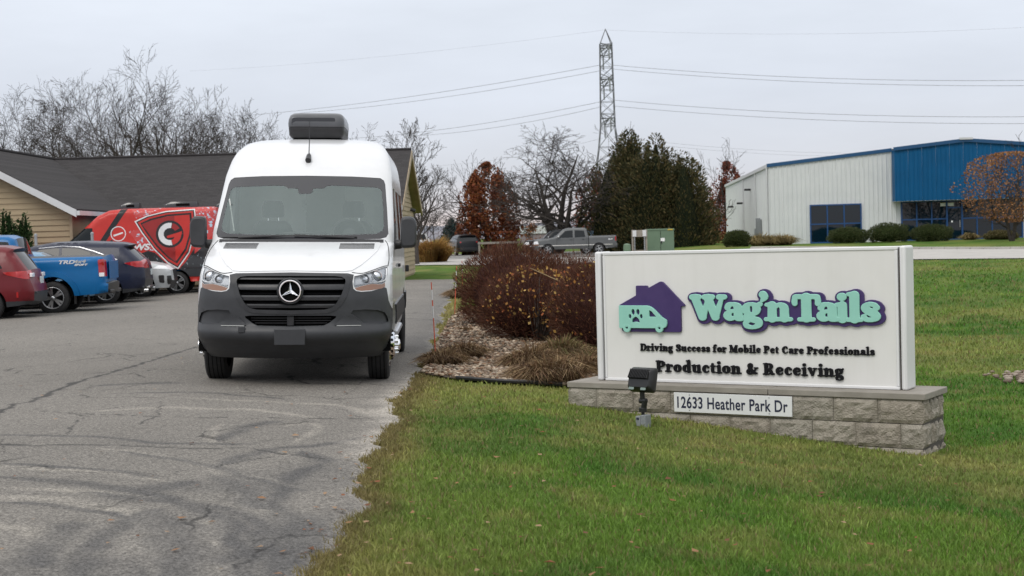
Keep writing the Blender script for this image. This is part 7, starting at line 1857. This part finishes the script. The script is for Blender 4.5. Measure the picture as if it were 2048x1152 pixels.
# clipped shrubs by the metal building
grn = [(.048, .066, .022), (.064, .082, .028), (.036, .052, .018), (.08, .088, .032)]
CG = 'clipped green shrubs by the metal building'
for px, py, wpx, hpx, dep, lab, cols in ((1695, 483, 80, 30, 97, 'dome-clipped green shrub in front of the window, left of the touching pair', grn), (1777, 483, 86, 36, 96.5, 'larger dome-clipped shrub, right of the touching pair', grn), (1864, 483, 84, 32, 96, 'dome-clipped shrub standing alone in front of the glass entrance', grn), (1474, 494, 56, 30, 97, 'dark boxy clipped shrub at the left corner of the metal building', grn), (2002, 478, 68, 16, 95, 'low tan-green shrub at the foot of the orange-brown tree', [(.14, .12, .05), (.10, .095, .035), (.18, .15, .07)])):
    p_ = at(px, py, dep); w_ = wpx / FPX * dep; twig_shrub('clipped_shrub', lab, (p_.x, dep, gz(p_.x, dep) - .05), w_ / 2, w_ / 2, (hpx + 4) / FPX * dep, 9000, cols, int(px), (.10, .04), tuple(c * .5 for c in cols[2]), group=CG, upw=.3)
for px, dep, rad, lab in ((1525, 97, .75, 'straw coloured grass clump left part of the row by the metal building corner'), (1562, 97, .75, 'straw coloured grass clump right part of the row by the metal building corner'), (1940, 97, .38, 'small reddish dried clump beside the entrance door')):
    p_ = at(px, 488, dep); tuft('straw_clump', lab, (p_.x, dep, gz(p_.x, dep)), rad * 1.5, .95 if rad > .5 else .6, 1500, [(.26, .20, .09), (.20, .16, .06), (.32, .25, .12)], int(px), 'straw clumps by the metal building', w=.025)
# stones ring patch at right edge of lawn
p_ = gp(2096, 733, -.25); rg = np.random.RandomState(9)
n_ = 500; C = np.stack([p_.x + rg.randn(n_) * .22, p_.y + rg.randn(n_) * .35, np.zeros(n_)], 1); C[:, 2] = ground(C[:, 0], C[:, 1]) + .02
s3 = (.02 + .03 * rg.rand(n_))[:, None, None]; V = iv[None] * s3 * np.array([1.2, 1, .6]) + C[:, None]
me_ = np_mesh('mulch_patch', V.reshape(-1, 3), (if_[None] + (np.arange(n_) * len(iv))[:, None, None]).reshape(-1, 3), True); set_col(me_, 'col', np.repeat(np.array([[.2, .15, .11], [.3, .25, .2], [.12, .085, .06]])[rg.randint(0, 3, n_)], len(iv), 0))
stuff(link('mulch_patch', me_, M['stone']), 'small patch of brown mulch and stones in the lawn at the right edge', 'mulch')

# ------------------------------------------------------------------ transmission tower and lines
M['steel'] = pmat('tower_steel', (.10, .105, .115), .6, metal=.3, noise=(1, (.14, .145, .155), .4, .6)); M['wire'] = pmat('wire', (.12, .12, .135), .6, noise=(1, (.15, .15, .16), .4, .6))
TY = 250.0; t0 = at(1210, 58, TY); tb_ = at(1217, 305, TY)
tw = empty('transmission_tower', (tb_.x, TY, 0)); tag(tw, 'tall steel lattice pylon carrying power lines above the trees', 'pylon')
zt_ = t0.z; dx0 = t0.x - tb_.x
def hw(z): return float(np.interp(z, [0, 14.5, 19.5, zt_ - 4.6, zt_ - 4.5], [3.9, 1.75, 1.2, 1.02, 1.0]))
zs_ = [0, 5, 9.5, 13, 16, 19.5, 21.6, 23.6, 25.6, 27.6, 29.4, 31.2, 33.0, zt_ - 2.6]
for sx in (1, -1):
    for sy in (1, -1):
        MB().tube([(sx * hw(z), sy * hw(z), z) for z in zs_], .085, 4).build('leg', M['steel'], tw)
        MB().tube([(sx * hw(zs_[-1]), sy * hw(zs_[-1]), zs_[-1]), (0, 0, zt_)], .09, 4).build('peak_strut', M['steel'], tw)
for a, b in zip(zs_[:-1], zs_[1:]):
    for sy in (1, -1):
        for s in (1, -1):
            MB().tube([(s * hw(a), sy * hw(a), a), (-s * hw(b), sy * hw(b), b)], .042, 4).build('brace', M['steel'], tw); MB().tube([(sy * hw(a), s * hw(a), a), (sy * hw(b), -s * hw(b), b)], .042, 4).build('brace', M['steel'], tw)
        MB().tube([(-hw(b), sy * hw(b), b), (hw(b), sy * hw(b), b)], .05, 4).build('strut', M['steel'], tw)
for z in (at(1210, 106, TY).z, at(1212, 168, TY).z, at(1215, 246, TY).z):      # cross arms reach toward and away from the camera
    for s in (1, -1):
        for sx in (1, -1):
            MB().tube([(sx * 1.0, s * 1.0, z), (0, s * 7.5, z + .3)], .09, 4).build('cross_arm', M['steel'], tw); MB().tube([(sx * 1.0, s * 1.0, z + 1.6), (0, s * 7.5, z + .3)], .08, 4).build('cross_arm', M['steel'], tw)
        MB().tube([(0, s * 7.5, z + .3), (0, s * 7.5, z - 2.0)], .12, 6).build('insulator', M['pvc_grey'], tw)
    MB().tube([(-1, -1, z + .8), (1, 1, z + .8)], .08, 4).build('brace', M['steel'], tw); MB().tube([(-1, 1, z + .8), (1, -1, z + .8)], .08, 4).build('brace', M['steel'], tw)
def wire(lab, p0, p1, y0, y1, sag=1.2, r=.035):
    a, b = at(*p0, y0), at(*p1, y1); b2 = a + (b - a) * 1.0
    pts = [tuple(a.lerp(b2, t) - Vector((0, 0, sag * 4 * t * (1 - t)))) for t in np.linspace(0, 1, 14)]
    tag(MB().tube(pts, r, 4).build('power_line', M['wire'], None, smooth=True), lab, 'power line', 'power lines at the pylon')
for lab, p0, p1, y0, y1 in (('upper wire running from the pylon down to the left, higher of the middle pair', (1201, 130), (480, 232), 243, 330), ('wire running from the pylon to the left, lower of the middle pair', (1203, 141), (600, 226), 257, 340), ('wire running left from the pylon, higher of the lower pair', (1204, 203), (700, 277), 243, 330), ('wire running left from the pylon, lower of the lower pair', (1205, 213), (820, 272), 257, 330), ('faint lowest wire left of the pylon behind the bare tree', (1207, 276), (860, 332), 250, 320), ('faint topmost wire running left from the tip of the pylon', (1208, 60), (380, 142), 250, 340),
     ('wire running right from the pylon, higher of the middle pair', (1222, 130), (2100, 160), 243, 210), ('wire running right from the pylon, lower of the middle pair', (1223, 138), (2100, 171), 257, 220), ('wire running right from the pylon, higher of the lower pair', (1225, 200), (2100, 233), 243, 210), ('wire running right from the pylon, lower of the lower pair', (1226, 212), (2100, 247), 257, 220), ('faint lower wire passing right behind the evergreens, upper one', (1228, 274), (1790, 306), 250, 300), ('faint lower wire passing right behind the evergreens, lower one', (1230, 280), (1760, 312), 255, 300), ('faint topmost wire running right from the tip of the pylon', (1212, 60), (2100, 52), 250, 215)):
    wire(lab, p0, p1, y0, y1, .9, .010 if 'topmost' in lab else (.016 if 'faint' in lab else .034))
